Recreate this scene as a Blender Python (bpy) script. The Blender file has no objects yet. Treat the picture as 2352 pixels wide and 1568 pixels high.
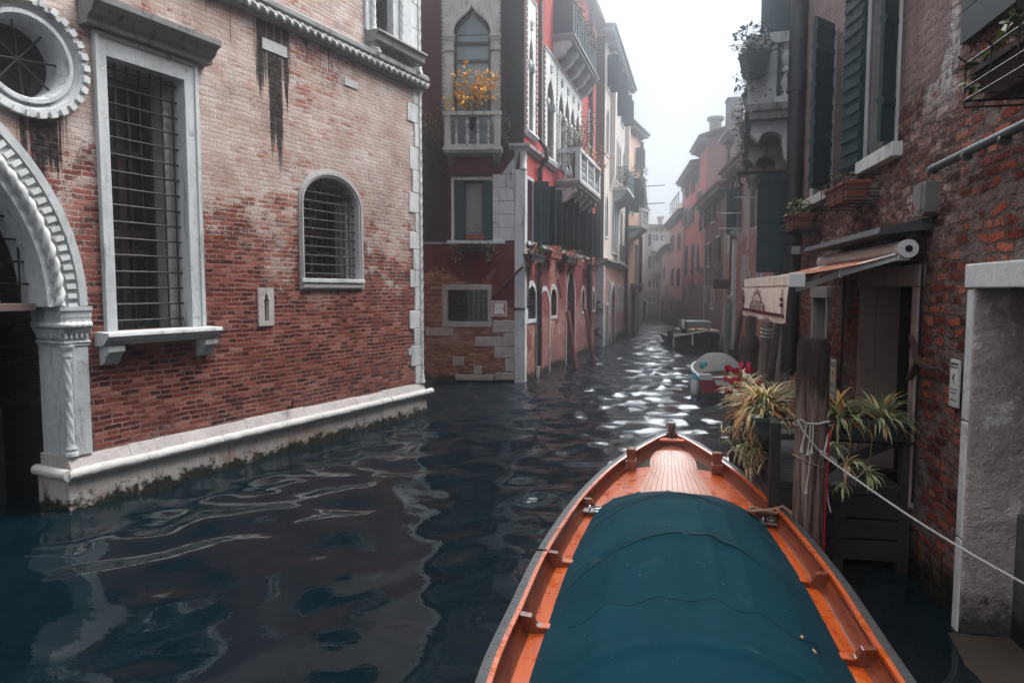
import bpy, math, random
import numpy as np
from mathutils import Vector, Matrix
from mathutils.geometry import tessellate_polygon
random.seed(7)
R = math.radians
PI = math.pi
sc = bpy.context.scene
# ---------------------------------------------------------------- camera
FPX = 1568.0                       # 24 mm lens on a 36 mm wide frame of 2352 units
CAM_Z = 2.6
PITCH = math.atan(116 / 1568)
cam = bpy.data.cameras.new('camera'); cam.sensor_width = 36; cam.lens = 24
cam.clip_start = 0.05; cam.clip_end = 2000
co = bpy.data.objects.new('camera', cam); sc.collection.objects.link(co)
co.location = (0, 0, CAM_Z); co.rotation_euler = (PI / 2 - PITCH, 0, 0)
sc.camera = co
# ---------------------------------------------------------------- light
sc.view_settings.view_transform = 'Standard'; sc.view_settings.look = 'None'
sc.view_settings.gamma = 1; sc.view_settings.exposure = 1.32
SUN_EL, SUN_AZ = R(54), R(72)      # azimuth measured from +Y towards +X
w = bpy.data.worlds.new('World'); sc.world = w; w.use_nodes = True
wt = w.node_tree; wt.nodes.clear()
sky = wt.nodes.new('ShaderNodeTexSky'); sky.sky_type = 'NISHITA'; sky.sun_disc = False
sky.sun_elevation = SUN_EL; sky.sun_rotation = SUN_AZ; sky.air_density = 1.0; sky.dust_density = 4.0
hs = wt.nodes.new('ShaderNodeHueSaturation'); hs.inputs['Saturation'].default_value = 0.45
tc = wt.nodes.new('ShaderNodeTexCoord'); sp = wt.nodes.new('ShaderNodeSeparateXYZ')
cr = wt.nodes.new('ShaderNodeValToRGB')           # overcast cloud sheet: brighter towards the zenith
cr.color_ramp.elements[0].position = 0.0; cr.color_ramp.elements[0].color = (0.34, 0.36, 0.375, 1)
cr.color_ramp.elements[1].position = 1.0; cr.color_ramp.elements[1].color = (1.0, 1.0, 1.0, 1)
e = cr.color_ramp.elements.new(0.62); e.color = (0.72, 0.735, 0.75, 1)
e = cr.color_ramp.elements.new(0.40); e.color = (0.235, 0.25, 0.262, 1)
sca = wt.nodes.new('ShaderNodeVectorMath'); sca.operation = 'SCALE'; sca.inputs['Scale'].default_value = 13.0
mx = wt.nodes.new('ShaderNodeMixRGB'); mx.inputs[0].default_value = 0.96
bg = wt.nodes.new('ShaderNodeBackground'); bg.inputs['Strength'].default_value = 0.1
out = wt.nodes.new('ShaderNodeOutputWorld')
lk = wt.links.new
lk(sky.outputs[0], hs.inputs['Color']); lk(tc.outputs['Generated'], sp.inputs[0]); lk(sp.outputs[2], cr.inputs[0])
lk(cr.outputs[0], sca.inputs[0]); lk(hs.outputs[0], mx.inputs[1]); lk(sca.outputs[0], mx.inputs[2])
# extra glow added to the sky above the canal, to brighten mist and water
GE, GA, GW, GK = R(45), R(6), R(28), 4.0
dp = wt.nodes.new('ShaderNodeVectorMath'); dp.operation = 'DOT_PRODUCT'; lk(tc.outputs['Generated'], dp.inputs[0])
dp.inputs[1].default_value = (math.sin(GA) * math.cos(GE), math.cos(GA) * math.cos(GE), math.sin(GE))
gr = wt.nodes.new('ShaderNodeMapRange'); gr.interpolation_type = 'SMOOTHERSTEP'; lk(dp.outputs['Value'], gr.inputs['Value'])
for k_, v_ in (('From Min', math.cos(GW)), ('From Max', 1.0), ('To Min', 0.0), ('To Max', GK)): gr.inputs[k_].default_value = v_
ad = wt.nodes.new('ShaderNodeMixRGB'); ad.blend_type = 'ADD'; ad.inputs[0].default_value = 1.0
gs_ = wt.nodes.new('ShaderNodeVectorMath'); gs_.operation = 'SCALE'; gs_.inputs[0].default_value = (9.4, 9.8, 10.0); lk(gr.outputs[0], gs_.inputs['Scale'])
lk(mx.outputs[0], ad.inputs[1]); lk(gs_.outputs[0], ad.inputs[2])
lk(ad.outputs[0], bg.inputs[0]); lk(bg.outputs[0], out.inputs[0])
sl = bpy.data.lights.new('sun', 'SUN'); sl.energy = 3.6; sl.angle = R(42); sl.color = (1.0, 0.97, 0.93)
so = bpy.data.objects.new('sun', sl); sc.collection.objects.link(so)
sd = Vector((math.sin(SUN_AZ) * math.cos(SUN_EL), math.cos(SUN_AZ) * math.cos(SUN_EL), math.sin(SUN_EL)))
so.rotation_euler = sd.to_track_quat('Z', 'Y').to_euler(); so.location = (10, 20, 40)
cy = sc.cycles
cy.max_bounces = 8; cy.diffuse_bounces = 3; cy.glossy_bounces = 3; cy.transmission_bounces = 4
cy.volume_bounces = 4; cy.transparent_max_bounces = 6; cy.use_denoising = True
cy.caustics_reflective = False; cy.caustics_refractive = False
cy.use_adaptive_sampling = True; cy.adaptive_threshold = 0.015; cy.sample_clamp_indirect = 4

# ---------------------------------------------------------------- measuring
_c, _s = math.cos(PITCH), math.sin(PITCH)
def ray(px, py):
    a = (px - 1176) / FPX; b = (784 - py) / FPX
    return Vector((a, _c + b * _s, -_s + b * _c))
def at_z(px, py, z=0.0):
    r = ray(px, py); t = (z - CAM_Z) / r.z
    return Vector((r.x * t, r.y * t, z))
def at_y(px, py, y):
    r = ray(px, py); t = y / r.y
    return Vector((r.x * t, y, CAM_Z + r.z * t))

class Fr:
    """A facade's own frame: x to the right seen from outside, y into the building, z up."""
    def __init__(s, O, E):
        O = Vector((O[0], O[1], 0)); E = Vector((E[0], E[1], 0))
        s.O = O; s.L = (E - O).length; s.X = (E - O).normalized(); s.Y = Vector((-s.X.y, s.X.x, 0))
        s.M = Matrix(((s.X.x, s.Y.x, 0, O.x), (s.X.y, s.Y.y, 0, O.y), (0, 0, 1, 0), (0, 0, 0, 1)))
    def uv(s, px, py, y=0.0):
        r = ray(px, py); P0 = s.O + s.Y * y; C = Vector((0, 0, CAM_Z))
        t = (P0 - C).dot(s.Y) / r.dot(s.Y); p = C + r * t
        return ((p - s.O).dot(s.X), p.z)
    def w(s, x, y, z): return s.O + s.X * x + s.Y * y + Vector((0, 0, z))
    def rect(s, x0, y0, x1, y1, y=0.0):
        a = s.uv(x0, y0, y); b = s.uv(x1, y1, y)
        return min(a[0], b[0]), max(a[0], b[0]), min(a[1], b[1]), max(a[1], b[1])      # u0,u1,z0,z1
ID = Fr((0, 0), (1, 0))

# ---------------------------------------------------------------- mesh builder
ROOTLOC = {}
class MB:
    def __init__(s, fr=None, M=None):
        s.M = M if M is not None else (fr or ID).M
        s.v = []; s.f = []; s.uv = []; s.sm = []; s.col = []; s.c = (1, 1, 1, 1)
    def mesh(s, vs, fs, smooth=False, uvs=None):
        o = len(s.v); vs = [Vector(p) for p in vs]; s.v.extend(vs)
        for k, f in enumerate(fs):
            s.f.append([i + o for i in f]); s.sm.append(smooth); s.col.append(s.c)
            if uvs is not None: s.uv.append(uvs[k]); continue
            p = [vs[i] for i in f]; n = Vector((0, 0, 0))
            for i in range(len(p)):
                a, b = p[i], p[(i + 1) % len(p)]
                n += Vector(((a.y - b.y) * (a.z + b.z), (a.z - b.z) * (a.x + b.x), (a.x - b.x) * (a.y + b.y)))
            ax, ay, az = abs(n.x), abs(n.y), abs(n.z)
            if ay >= ax and ay >= az * 0.7: s.uv.append([(q.x, q.z) for q in p])
            elif ax >= az * 0.7: s.uv.append([(q.y, q.z) for q in p])
            else: s.uv.append([(q.x, q.y) for q in p])
        return s
    def box(s, x0, x1, y0, y1, z0, z1):
        v = [(x0, y0, z0), (x1, y0, z0), (x1, y1, z0), (x0, y1, z0), (x0, y0, z1), (x1, y0, z1), (x1, y1, z1), (x0, y1, z1)]
        return s.mesh(v, [(0, 3, 2, 1), (4, 5, 6, 7), (0, 1, 5, 4), (1, 2, 6, 5), (2, 3, 7, 6), (3, 0, 4, 7)])
    def bar(s, p, q, wd, ht, up=(0, 0, 1)):
        p = Vector(p); q = Vector(q); d = (q - p).normalized(); up = Vector(up)
        sx = d.cross(up)
        if sx.length < 1e-4: sx = d.cross(Vector((1, 0, 0)))
        sx.normalize(); u = sx.cross(d); a = sx * wd / 2; b = u * ht / 2
        v = [p - a - b, p + a - b, p + a + b, p - a + b, q - a - b, q + a - b, q + a + b, q - a + b]
        return s.mesh(v, [(0, 1, 2, 3), (7, 6, 5, 4), (1, 0, 4, 5), (2, 1, 5, 6), (3, 2, 6, 7), (0, 3, 7, 4)])
    def tube(s, pts, r, n=8, caps=True, closed=False):
        pts = [Vector(p) for p in pts]; m = len(pts)
        rs = r if isinstance(r, (list, tuple)) else [r] * m
        vs = []; nr = None
        for i, p in enumerate(pts):
            if closed: t = pts[(i + 1) % m] - pts[i - 1]
            else: t = pts[min(i + 1, m - 1)] - pts[max(i - 1, 0)]
            t.normalize()
            if nr is None:
                nr = t.cross(Vector((0, 0, 1)))
                if nr.length < 1e-3: nr = t.cross(Vector((1, 0, 0)))
            nr = (nr - t * nr.dot(t)).normalized(); b = t.cross(nr)
            for k in range(n):
                a = 2 * PI * k / n; vs.append(p + (nr * math.cos(a) + b * math.sin(a)) * rs[i])
        fs = []
        for i in range(m if closed else m - 1):
            j = (i + 1) % m
            for k in range(n): fs.append((i * n + k, i * n + (k + 1) % n, j * n + (k + 1) % n, j * n + k))
        s.mesh(vs, fs, True)
        if caps and not closed:
            s.mesh(vs[:n], [tuple(reversed(range(n)))]); s.mesh(vs[-n:], [tuple(range(n))])
        return s
    def lathe(s, prof, cx=0, cy=0, n=16, sq=False, tw=0.0, lobes=0, amp=0.0):
        vs = []
        for i, (r, z) in enumerate(prof):
            for k in range(n):
                a = 2 * PI * k / n + (PI / 4 if sq else 0)
                rr = r * (1.4142 if sq else 1)
                if lobes: rr *= 1 + amp * math.cos(lobes * (a - tw * z))
                vs.append((cx + rr * math.cos(a), cy + rr * math.sin(a), z))
        fs = []
        for i in range(len(prof) - 1):
            for k in range(n): fs.append((i * n + k, i * n + (k + 1) % n, (i + 1) * n + (k + 1) % n, (i + 1) * n + k))
        s.mesh(vs, fs, not sq)
        m = len(vs)
        return s.mesh(vs[:n], [tuple(reversed(range(n)))]).mesh(vs[m - n:], [tuple(range(n))])
    def prism(s, poly, a0, a1, ax='y', smooth=False):
        """poly: points in the plane across axis ax, extruded from a0 to a1."""
        def P(p, a): return (p[0], a, p[1]) if ax == 'y' else ((a, p[0], p[1]) if ax == 'x' else (p[0], p[1], a))
        n = len(poly); ar = sum(poly[i][0] * poly[(i + 1) % n][1] - poly[(i + 1) % n][0] * poly[i][1] for i in range(n))
        flip = (ar < 0) ^ (ax == 'y') ^ (a1 < a0)
        if flip: poly = list(reversed(poly))
        A = [P(p, a0) for p in poly]; B = [P(p, a1) for p in poly]
        tri = tessellate_polygon([[Vector((p[0], p[1], 0)) for p in poly]])
        rev = [tuple(reversed(t)) for t in tri]
        # orientation of the tessellation
        t = tri[0]; sg = (poly[t[1]][0] - poly[t[0]][0]) * (poly[t[2]][1] - poly[t[0]][1]) - (poly[t[2]][0] - poly[t[0]][0]) * (poly[t[1]][1] - poly[t[0]][1])
        par = sum(poly[i][0] * poly[(i + 1) % n][1] - poly[(i + 1) % n][0] * poly[i][1] for i in range(n))
        if (sg > 0) == (par > 0): s.mesh(A, rev); s.mesh(B, tri)
        else: s.mesh(A, tri); s.mesh(B, rev)
        V = A + B
        return s.mesh(V, [(i, (i + 1) % n, n + (i + 1) % n, n + i) for i in range(n)], smooth)
    def wall(s, x0, x1, z0, z1, holes=(), y=0.0, depth=0.25, outer=None, back=True):
        """A slab's face in the xz plane with holes (lists of points) and their reveals."""
        out = outer or [(x0, z0), (x1, z0), (x1, z1), (x0, z1)]
        loops = [[Vector((p[0], p[1], 0)) for p in out]] + [[Vector((p[0], p[1], 0)) for p in h] for h in holes]
        flat = [p for l in loops for p in l]
        tri = tessellate_polygon(loops)
        ft = []
        for t in tri:
            a, b, c = (flat[i] for i in t)
            ft.append(t if (b.x - a.x) * (c.y - a.y) - (c.x - a.x) * (b.y - a.y) > 0 else tuple(reversed(t)))
        s.mesh([(p.x, y, p.y) for p in flat], ft)
        for h in holes:
            n = len(h); ar = sum(h[i][0] * h[(i + 1) % n][1] - h[(i + 1) % n][0] * h[i][1] for i in range(n))
            h = h if ar > 0 else list(reversed(h))
            V = [(p[0], y, p[1]) for p in h] + [(p[0], y + depth, p[1]) for p in h]
            s.mesh(V, [(i, n + i, n + (i + 1) % n, (i + 1) % n) for i in range(n)])
        return s
    def ring(s, outer, inner, y0, y1, closed=True, smooth=False):
        """frame between two outlines with the same number of points, extruded y0 (front) to y1."""
        n = len(outer); V = [(p[0], y0, p[1]) for p in outer] + [(p[0], y0, p[1]) for p in inner] + \
            [(p[0], y1, p[1]) for p in outer] + [(p[0], y1, p[1]) for p in inner]
        fs = []; m = n if closed else n - 1
        ar = sum(outer[i][0] * outer[(i + 1) % n][1] - outer[(i + 1) % n][0] * outer[i][1] for i in range(n))
        for i in range(m):
            j = (i + 1) % n
            q = [(i, j, n + j, n + i), (n + i, n + j, 3 * n + j, 3 * n + i), (j, i, 2 * n + i, 2 * n + j), (2 * n + j, 2 * n + i, 3 * n + i, 3 * n + j)]
            fs += q if ar > 0 else [tuple(reversed(x)) for x in q]
        if not closed:
            for i in (0, n - 1): fs.append((i, n + i, 3 * n + i, 2 * n + i))
        return s.mesh(V, fs, smooth)
    def build(s, name, mat, parent=None, label=None, bevel=0, loc=None):
        if parent is not None: L = ROOTLOC[parent.name]
        else: L = Vector(loc) if loc is not None else Vector((0, 0, 0))
        me = bpy.data.meshes.new(name)
        V = [(s.M @ p) - L for p in s.v]
        me.from_pydata([tuple(p) for p in V], [], s.f); 
        ul = me.uv_layers.new(name='UVMap')
        ul.data.foreach_set('uv', np.array([c for u in s.uv for p in u for c in p], dtype=np.float32))
        me.polygons.foreach_set('use_smooth', np.array(s.sm, dtype=bool))
        if any(c != (1, 1, 1, 1) for c in s.col):
            at = me.attributes.new('Col', 'FLOAT_COLOR', 'FACE'); at.data.foreach_set('color', np.array(s.col, dtype=np.float32).ravel())
        if any(s.sm): me.set_sharp_from_angle(angle=R(50))
        me.validate()
        o = bpy.data.objects.new(name, me); sc.collection.objects.link(o)
        if mat is not None: me.materials.append(mat)
        if parent is not None: o.parent = parent; ROOTLOC[o.name] = L
        else: o.location = L; ROOTLOC[o.name] = L
        if label: o['label'] = label
        if bevel:
            b = o.modifiers.new('Bevel', 'BEVEL'); b.width = bevel; b.segments = 2; b.limit_method = 'ANGLE'; b.angle_limit = R(40)
        return o
def tag(o, label=None, cat=None, group=None, kind=None):
    if label: o['label'] = label
    if cat: o['category'] = cat
    if group: o['group'] = group
    if kind: o['kind'] = kind
    return o
def thing(name, label, cat, loc, group=None, rz=0):
    o = bpy.data.objects.new(name, None); sc.collection.objects.link(o); o.location = loc; o.rotation_euler = (0, 0, rz)
    o.empty_display_size = 0.2
    ROOTLOC[o.name] = Vector(loc)
    return tag(o, label, cat, group)
def copy_tree(o, parent=None):
    c = o.copy(); sc.collection.objects.link(c)
    if parent is not None: c.parent = parent
    for ch in o.children: copy_tree(ch, c)
    return c
# outlines
def rectp(x0, x1, z0, z1): return [(x0, z0), (x1, z0), (x1, z1), (x0, z1)]
def archp(x0, x1, z0, zs, rise, kind='round', n=14):
    """outline anticlockwise from the lower left: jambs to zs, then an arch that rises by `rise`."""
    c = (x0 + x1) / 2; h = (x1 - x0) / 2; a = []
    for i in range(n + 1):
        t = i / n
        if kind == 'round': a.append((c + h * math.cos(PI * t), zs + rise * math.sin(PI * t)))
        elif kind == 'pointed':
            u = 1 - abs(2 * t - 1); sx = 1 if t < .5 else -1
            a.append((c + sx * h * (1 - u ** 1.7), zs + rise * math.sin(u * PI / 2) ** 1.0))
        else:
            u = 1 - abs(2 * t - 1); sx = 1 if t < .5 else -1     # ogee
            p0, p1, p2, p3 = (1, 0), (1.03, .62), (.16, .6), (0, 1)
            b = [(1 - u) ** 3, 3 * u * (1 - u) ** 2, 3 * u * u * (1 - u), u ** 3]
            X = sum(q[0] * k for q, k in zip((p0, p1, p2, p3), b)); Z = sum(q[1] * k for q, k in zip((p0, p1, p2, p3), b))
            a.append((c + sx * h * X, zs + rise * Z))
    return [(x0, z0), (x1, z0)] + a
def circ(cx, cz, r, n=40, rz=None): return [(cx + r * math.cos(2 * PI * i / n), cz + (rz or r) * math.sin(2 * PI * i / n)) for i in range(n)]
# ---------------------------------------------------------------- materials
class G:
    """a few shortcuts for writing node trees"""
    def __init__(s, name):
        s.m = bpy.data.materials.new(name); s.m.use_nodes = True; s.t = s.m.node_tree; s.t.nodes.clear()
        s.o = s.t.nodes.new('ShaderNodeOutputMaterial'); s.b = s.n('ShaderNodeBsdfPrincipled')
        s.t.links.new(s.b.outputs[0], s.o.inputs[0])
        s.tc = s.n('ShaderNodeTexCoord'); s.UV = s.tc.outputs['UV']; s.OB = s.tc.outputs['Object']
    def n(s, typ, pr=None, **ins):
        nd = s.t.nodes.new(typ)
        for k, v in (pr or {}).items(): setattr(nd, k, v)
        for k, v in ins.items(): s.set(nd, k.replace('_', ' '), v)
        return nd
    def set(s, nd, k, v):
        k = nd.inputs[k] if not k.strip().isdigit() else nd.inputs[int(k)]
        if isinstance(v, bpy.types.NodeSocket): s.t.links.new(v, k)
        elif isinstance(v, (tuple, list)) and len(v) == 3 and k.type == 'RGBA': k.default_value = (*v, 1)
        else: k.default_value = v
    def noise(s, vec, scale=5, det=4, rough=.55, dist=0, out='Fac'):
        return s.n('ShaderNodeTexNoise', None, Vector=vec, Scale=scale, Detail=det, Roughness=rough, Distortion=dist).outputs[out]
    def mapv(s, vec, sc_=(1, 1, 1), loc=(0, 0, 0)):
        return s.n('ShaderNodeMapping', None, Vector=vec, Scale=sc_, Location=loc).outputs[0]
    def ramp(s, fac, els, interp='LINEAR'):
        nd = s.n('ShaderNodeValToRGB', None, Fac=fac); r = nd.color_ramp; r.interpolation = interp
        while len(r.elements) < len(els): r.elements.new(0.5)
        for e, (p, c) in zip(r.elements, els):
            e.position = p; e.color = (*c, 1) if isinstance(c, tuple) else (c, c, c, 1)
        return nd.outputs[0]
    def mix(s, f, a, b, mode='MIX'):
        nd = s.n('ShaderNodeMixRGB', {'blend_type': mode})
        for i, v in enumerate((f, a, b)):
            if isinstance(v, bpy.types.NodeSocket): s.t.links.new(v, nd.inputs[i])
            else: nd.inputs[i].default_value = v if i == 0 else ((*v, 1) if isinstance(v, tuple) else (v, v, v, 1))
        return nd.outputs[0]
    def ma(s, op, a, b=0.0, c=0.0, clamp=False):
        nd = s.n('ShaderNodeMath', {'operation': op, 'use_clamp': clamp})
        for i, v in enumerate((a, b, c)):
            if isinstance(v, bpy.types.NodeSocket): s.t.links.new(v, nd.inputs[i])
            else: nd.inputs[i].default_value = v
        return nd.outputs[0]
    def xyz(s, vec): return s.n('ShaderNodeSeparateXYZ', None, Vector=vec).outputs
    def ss(s, v, a, b):   # smooth step a..b
        return s.n('ShaderNodeMapRange', {'interpolation_type': 'SMOOTHSTEP'}, Value=v, **{'From Min': a, 'From Max': b}).outputs[0]
    def lin(s, v, a, b, c=0.0, d=1.0):
        nd = s.n('ShaderNodeMapRange', None, Value=v); 
        for k, x in (('From Min', a), ('From Max', b), ('To Min', c), ('To Max', d)): nd.inputs[k].default_value = x
        return nd.outputs[0]
    def fin(s, col, rough=.8, bump=None, bs=.5, bd=.02, spec=.3, metal=0.0, **kw):
        s.set(s.b, 'Base Color', col); s.set(s.b, 'Roughness', rough); s.set(s.b, 'Specular IOR Level', spec); s.set(s.b, 'Metallic', metal)
        for k, v in kw.items(): s.set(s.b, k.replace('_', ' '), v)
        if bump is not None:
            nd = s.n('ShaderNodeBump', None, Strength=bs, Distance=bd, Height=bump); s.set(s.b, 'Normal', nd.outputs[0])
        return s.m

def brick_layer(g, vec, palette, mortar, bw=.24, rh=.068, ms=.011, jit=.012):
    """returns colour, height, per brick random"""
    nz = g.n('ShaderNodeTexNoise', None, Vector=vec, Scale=3.0, Detail=3.0, Roughness=.6).outputs['Color']
    nf = g.n('ShaderNodeTexNoise', None, Vector=vec, Scale=22.0, Detail=2.0, Roughness=.6).outputs['Color']
    off = g.n('ShaderNodeVectorMath', {'operation': 'SCALE'}, Vector=g.n('ShaderNodeVectorMath', {'operation': 'SUBTRACT'}, **{'0': nz, '1': (.5, .5, .5)}).outputs[0], Scale=jit * 3).outputs[0]
    off2 = g.n('ShaderNodeVectorMath', {'operation': 'SCALE'}, Vector=g.n('ShaderNodeVectorMath', {'operation': 'SUBTRACT'}, **{'0': nf, '1': (.5, .5, .5)}).outputs[0], Scale=jit).outputs[0]
    v2 = g.n('ShaderNodeVectorMath', {'operation': 'ADD'}, **{'0': vec, '1': off}).outputs[0]
    v2 = g.n('ShaderNodeVectorMath', {'operation': 'ADD'}, **{'0': v2, '1': off2}).outputs[0]
    b = g.n('ShaderNodeTexBrick', {'offset': .5, 'squash': .62, 'squash_frequency': 3}, Vector=v2, Color1=(0, 0, 0, 1), Color2=(1, 1, 1, 1), Mortar=(.5, .5, .5, 1), Scale=1.0)
    b.inputs['Mortar Size'].default_value = ms; b.inputs['Mortar Smooth'].default_value = .35; b.inputs['Bias'].default_value = 0
    b.inputs['Brick Width'].default_value = bw; b.inputs['Row Height'].default_value = rh
    rnd = b.outputs['Color']; fac = b.outputs['Fac']
    fine = g.noise(vec, 45, 4, .65); mid = g.noise(vec, 9, 3, .6)
    pos = g.ma('ADD', g.ma('MULTIPLY', rnd, .75), g.ma('MULTIPLY', mid, .35))
    col = g.ramp(pos, palette)
    col = g.mix(.45, col, g.ramp(fine, [(.25, .25), (.75, .85)]), 'OVERLAY')
    m = g.mix(g.lin(g.noise(vec, 1.7, 4, .65), .35, .65, 0, .75), mortar, (.055, .038, .035))
    m = g.mix(.5, m, g.ramp(fine, [(.3, .2), (.7, .8)]), 'OVERLAY')
    fac2 = g.ma('ADD', fac, g.lin(g.noise(vec, 30, 3, .7), .58, .75, 0, .7), clamp=True)
    c = g.mix(fac2, col, m)
    h = g.ma('SUBTRACT', g.ma('ADD', g.ma('MULTIPLY', fine, .45), g.ma('MULTIPLY', rnd, .35)), g.ma('MULTIPLY', fac, 1.0))
    return c, h, rnd, fac, fine

RED = [(0.1, (.022, .006, .007)), (.32, (.070, .013, .012)), (.55, (.13, .025, .020)), (.75, (.21, .05, .036)), (1, (.34, .15, .12))]
def mat_palazzo():
    g = G('palazzo_brick'); u, v, _ = g.xyz(g.UV)
    c, h, rnd, fac, fine = brick_layer(g, g.UV, RED, (.30, .19, .165), jit=.018)
    # worn pale lime wash over the upper wall
    big = g.noise(g.UV, .55, 5, .6); med = g.noise(g.UV, 2.2, 4, .65)
    hi = g.ma('ADD', g.lin(v, 1.5, 4.7, -.25, .95), g.lin(big, .3, .7, -.38, .38))
    hi = g.ma('ADD', hi, g.lin(u, 2.5, 7.2, -.1, .12))
    hi = g.ma('ADD', hi, g.lin(med, .3, .7, -.22, .22))
    hi = g.ma('MINIMUM', hi, .92)
    clus = g.noise(g.mapv(g.UV, (1, 1.5, 1), (11, 4, 0)), 1.5, 5, .7)
    hi = g.ma('SUBTRACT', hi, g.lin(clus, .45, .72, 0, .36))
    hi = g.ma('SUBTRACT', hi, g.ma('MULTIPLY', rnd, .40)); hi = g.ma('ADD', hi, g.ma('MULTIPLY', fac, .22))
    hi = g.ma('ADD', hi, g.lin(fine, .3, .7, -.22, .22))
    W = g.ss(hi, .12, .48)
    wash = g.ramp(g.noise(g.UV, 1.3, 5, .65), [(.28, (.26, .175, .155)), (.42, (.40, .32, .285)), (.58, (.50, .435, .41)), (.74, (.57, .53, .52))])
    wash = g.mix(g.lin(med, .5, .72, 0, .8), wash, (.36, .22, .18))
    wash = g.mix(g.ma('MULTIPLY', rnd, .3), wash, (.24, .15, .13))
    wash = g.mix(.35, wash, g.ramp(fine, [(.25, .2), (.75, .85)]), 'OVERLAY')
    c = g.mix(g.ma('MULTIPLY', W, .9), c, wash)
    # grey soot patches at mid height
    so = g.ma('MULTIPLY', g.ss(g.noise(g.mapv(g.UV, (1, 1, 1), (7, 3, 0)), .9, 5, .7), .52, .68), g.ss(v, 2.4, 3.6))
    c = g.mix(g.ma('MULTIPLY', so, g.lin(g.noise(g.UV, 14, 3, .6), .4, .65, 0, .8)), c, (.075, .062, .062))
    # pale salt bloom near the base
    sb = g.ma('MULTIPLY', g.ss(g.noise(g.mapv(g.UV, (1.2, 2, 1), (2, 9, 0)), 1.4, 5, .7), .56, .7), g.ma('SUBTRACT', 1.0, g.ss(v, .9, 1.7)))
    c = g.mix(g.ma('MULTIPLY', sb, .6), c, (.36, .27, .25))
    # run-off streaks below the string course, the blocks and the oculus
    st = g.noise(g.mapv(g.UV, (13, .16, 1)), 1.0, 5, .7); tot = None
    for (u0, u1, z0, z1, k) in STREAKS:
        a = g.ma('MULTIPLY', g.ss(u, u0 - .12, u0 + .14), g.ma('SUBTRACT', 1.0, g.ss(u, u1 - .14, u1 + .12)))
        bb = g.ma('MULTIPLY', g.lin(v, z0, z0 + (z1 - z0) * .55), g.ma('SUBTRACT', 1.0, g.ss(v, z1 - .02, z1 + .02)))
        q = g.ma('MULTIPLY', g.ma('MULTIPLY', a, g.ma('MINIMUM', bb, 1.0)), k)
        tot = q if tot is None else g.ma('MAXIMUM', tot, q)
    S = g.ss(g.ma('ADD', g.ma('MULTIPLY', tot, .42), g.ma('SUBTRACT', st, .5)), .27, .38)
    S = g.ma('MULTIPLY', S, g.ma('MINIMUM', g.ma('MULTIPLY', tot, 5.0), 1.0))
    S = g.ma('MULTIPLY', S, g.lin(g.noise(g.UV, 16, 3, .6), .3, .55, .82, 1))
    c = g.mix(S, c, (.006, .0055, .006))
    hh = g.ma('MULTIPLY', h, g.lin(W, 0, 1, 1, .62))
    hh = g.ma('ADD', hh, g.ma('ADD', g.ma('MULTIPLY', med, .9), g.ma('MULTIPLY', clus, 1.0)))
    return g.fin(c, .92, hh, 1.0, .034, .12)

def mat_brick(name, palette, mortar, plaster=None, cover=.5, z0=0., z1=10., soot=.3, seed=0., sc_=1.0, bw=.24, rh=.07, salt=.3, bd=.022, ms=.011, jit=.012, algae=True):
    """brick with plaster left on it; plaster: colour, cover: how much, z0..z1 heights over which cover grows"""
    g = G(name); u, v, _ = g.xyz(g.UV); V = g.mapv(g.UV, (1, 1, 1), (seed, seed * .37, 0))
    c, h, rnd, fac, fine = brick_layer(g, g.UV, palette, mortar, bw, rh, ms, jit)
    big = g.noise(V, .5, 6, .62, .4); med = g.noise(V, 2.6, 4, .65)
    sb = g.ss(g.noise(g.mapv(V, (1, 1, 1), (5, 1, 0)), 1.1, 5, .7), .52, .68)
    c = g.mix(g.ma('MULTIPLY', sb, salt), c, (.42, .33, .30))
    if plaster:
        m = g.ma('ADD', g.lin(v, z0, z1, cover - .5, cover + .35), g.lin(big, .25, .75, -.75, .75))
        m = g.ma('ADD', m, g.lin(med, .3, .7, -.1, .1))
        P = g.ss(m, .47, .53)
        pc = g.mix(g.lin(g.noise(V, 1.1, 5, .7), .35, .7), plaster, tuple(x * .62 for x in plaster))
        pc = g.mix(g.lin(g.noise(g.mapv(V, (5, .3, 1)), 1, 4, .6), .5, .75, 0, .45), pc, tuple(min(1, x * 1.35 + .02) for x in plaster))
        pc = g.mix(.25, pc, g.ramp(fine, [(.25, .25), (.75, .8)]), 'OVERLAY')
        c = g.mix(P, c, pc)
        h = g.ma('ADD', g.ma('MULTIPLY', h, g.lin(P, 0, 1, 1, .12)), g.ma('MULTIPLY', P, 1.4))
    dk = g.ss(g.noise(g.mapv(V, (1.6, .5, 1), (3, 8, 0)), .7, 5, .68), .5, .75)
    c = g.mix(g.ma('MULTIPLY', dk, soot), c, (.03, .027, .028))
    if algae:
        al = g.ma('SUBTRACT', 1.0, g.ss(g.ma('ADD', v, g.lin(med, .3, .7, -.12, .12)), .1, .32))
        c = g.mix(al, c, (.013, .015, .012))
    return g.fin(c, .92, g.ma('ADD', h, g.ma('MULTIPLY', med, .7)), .9, bd, .15)

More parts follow.
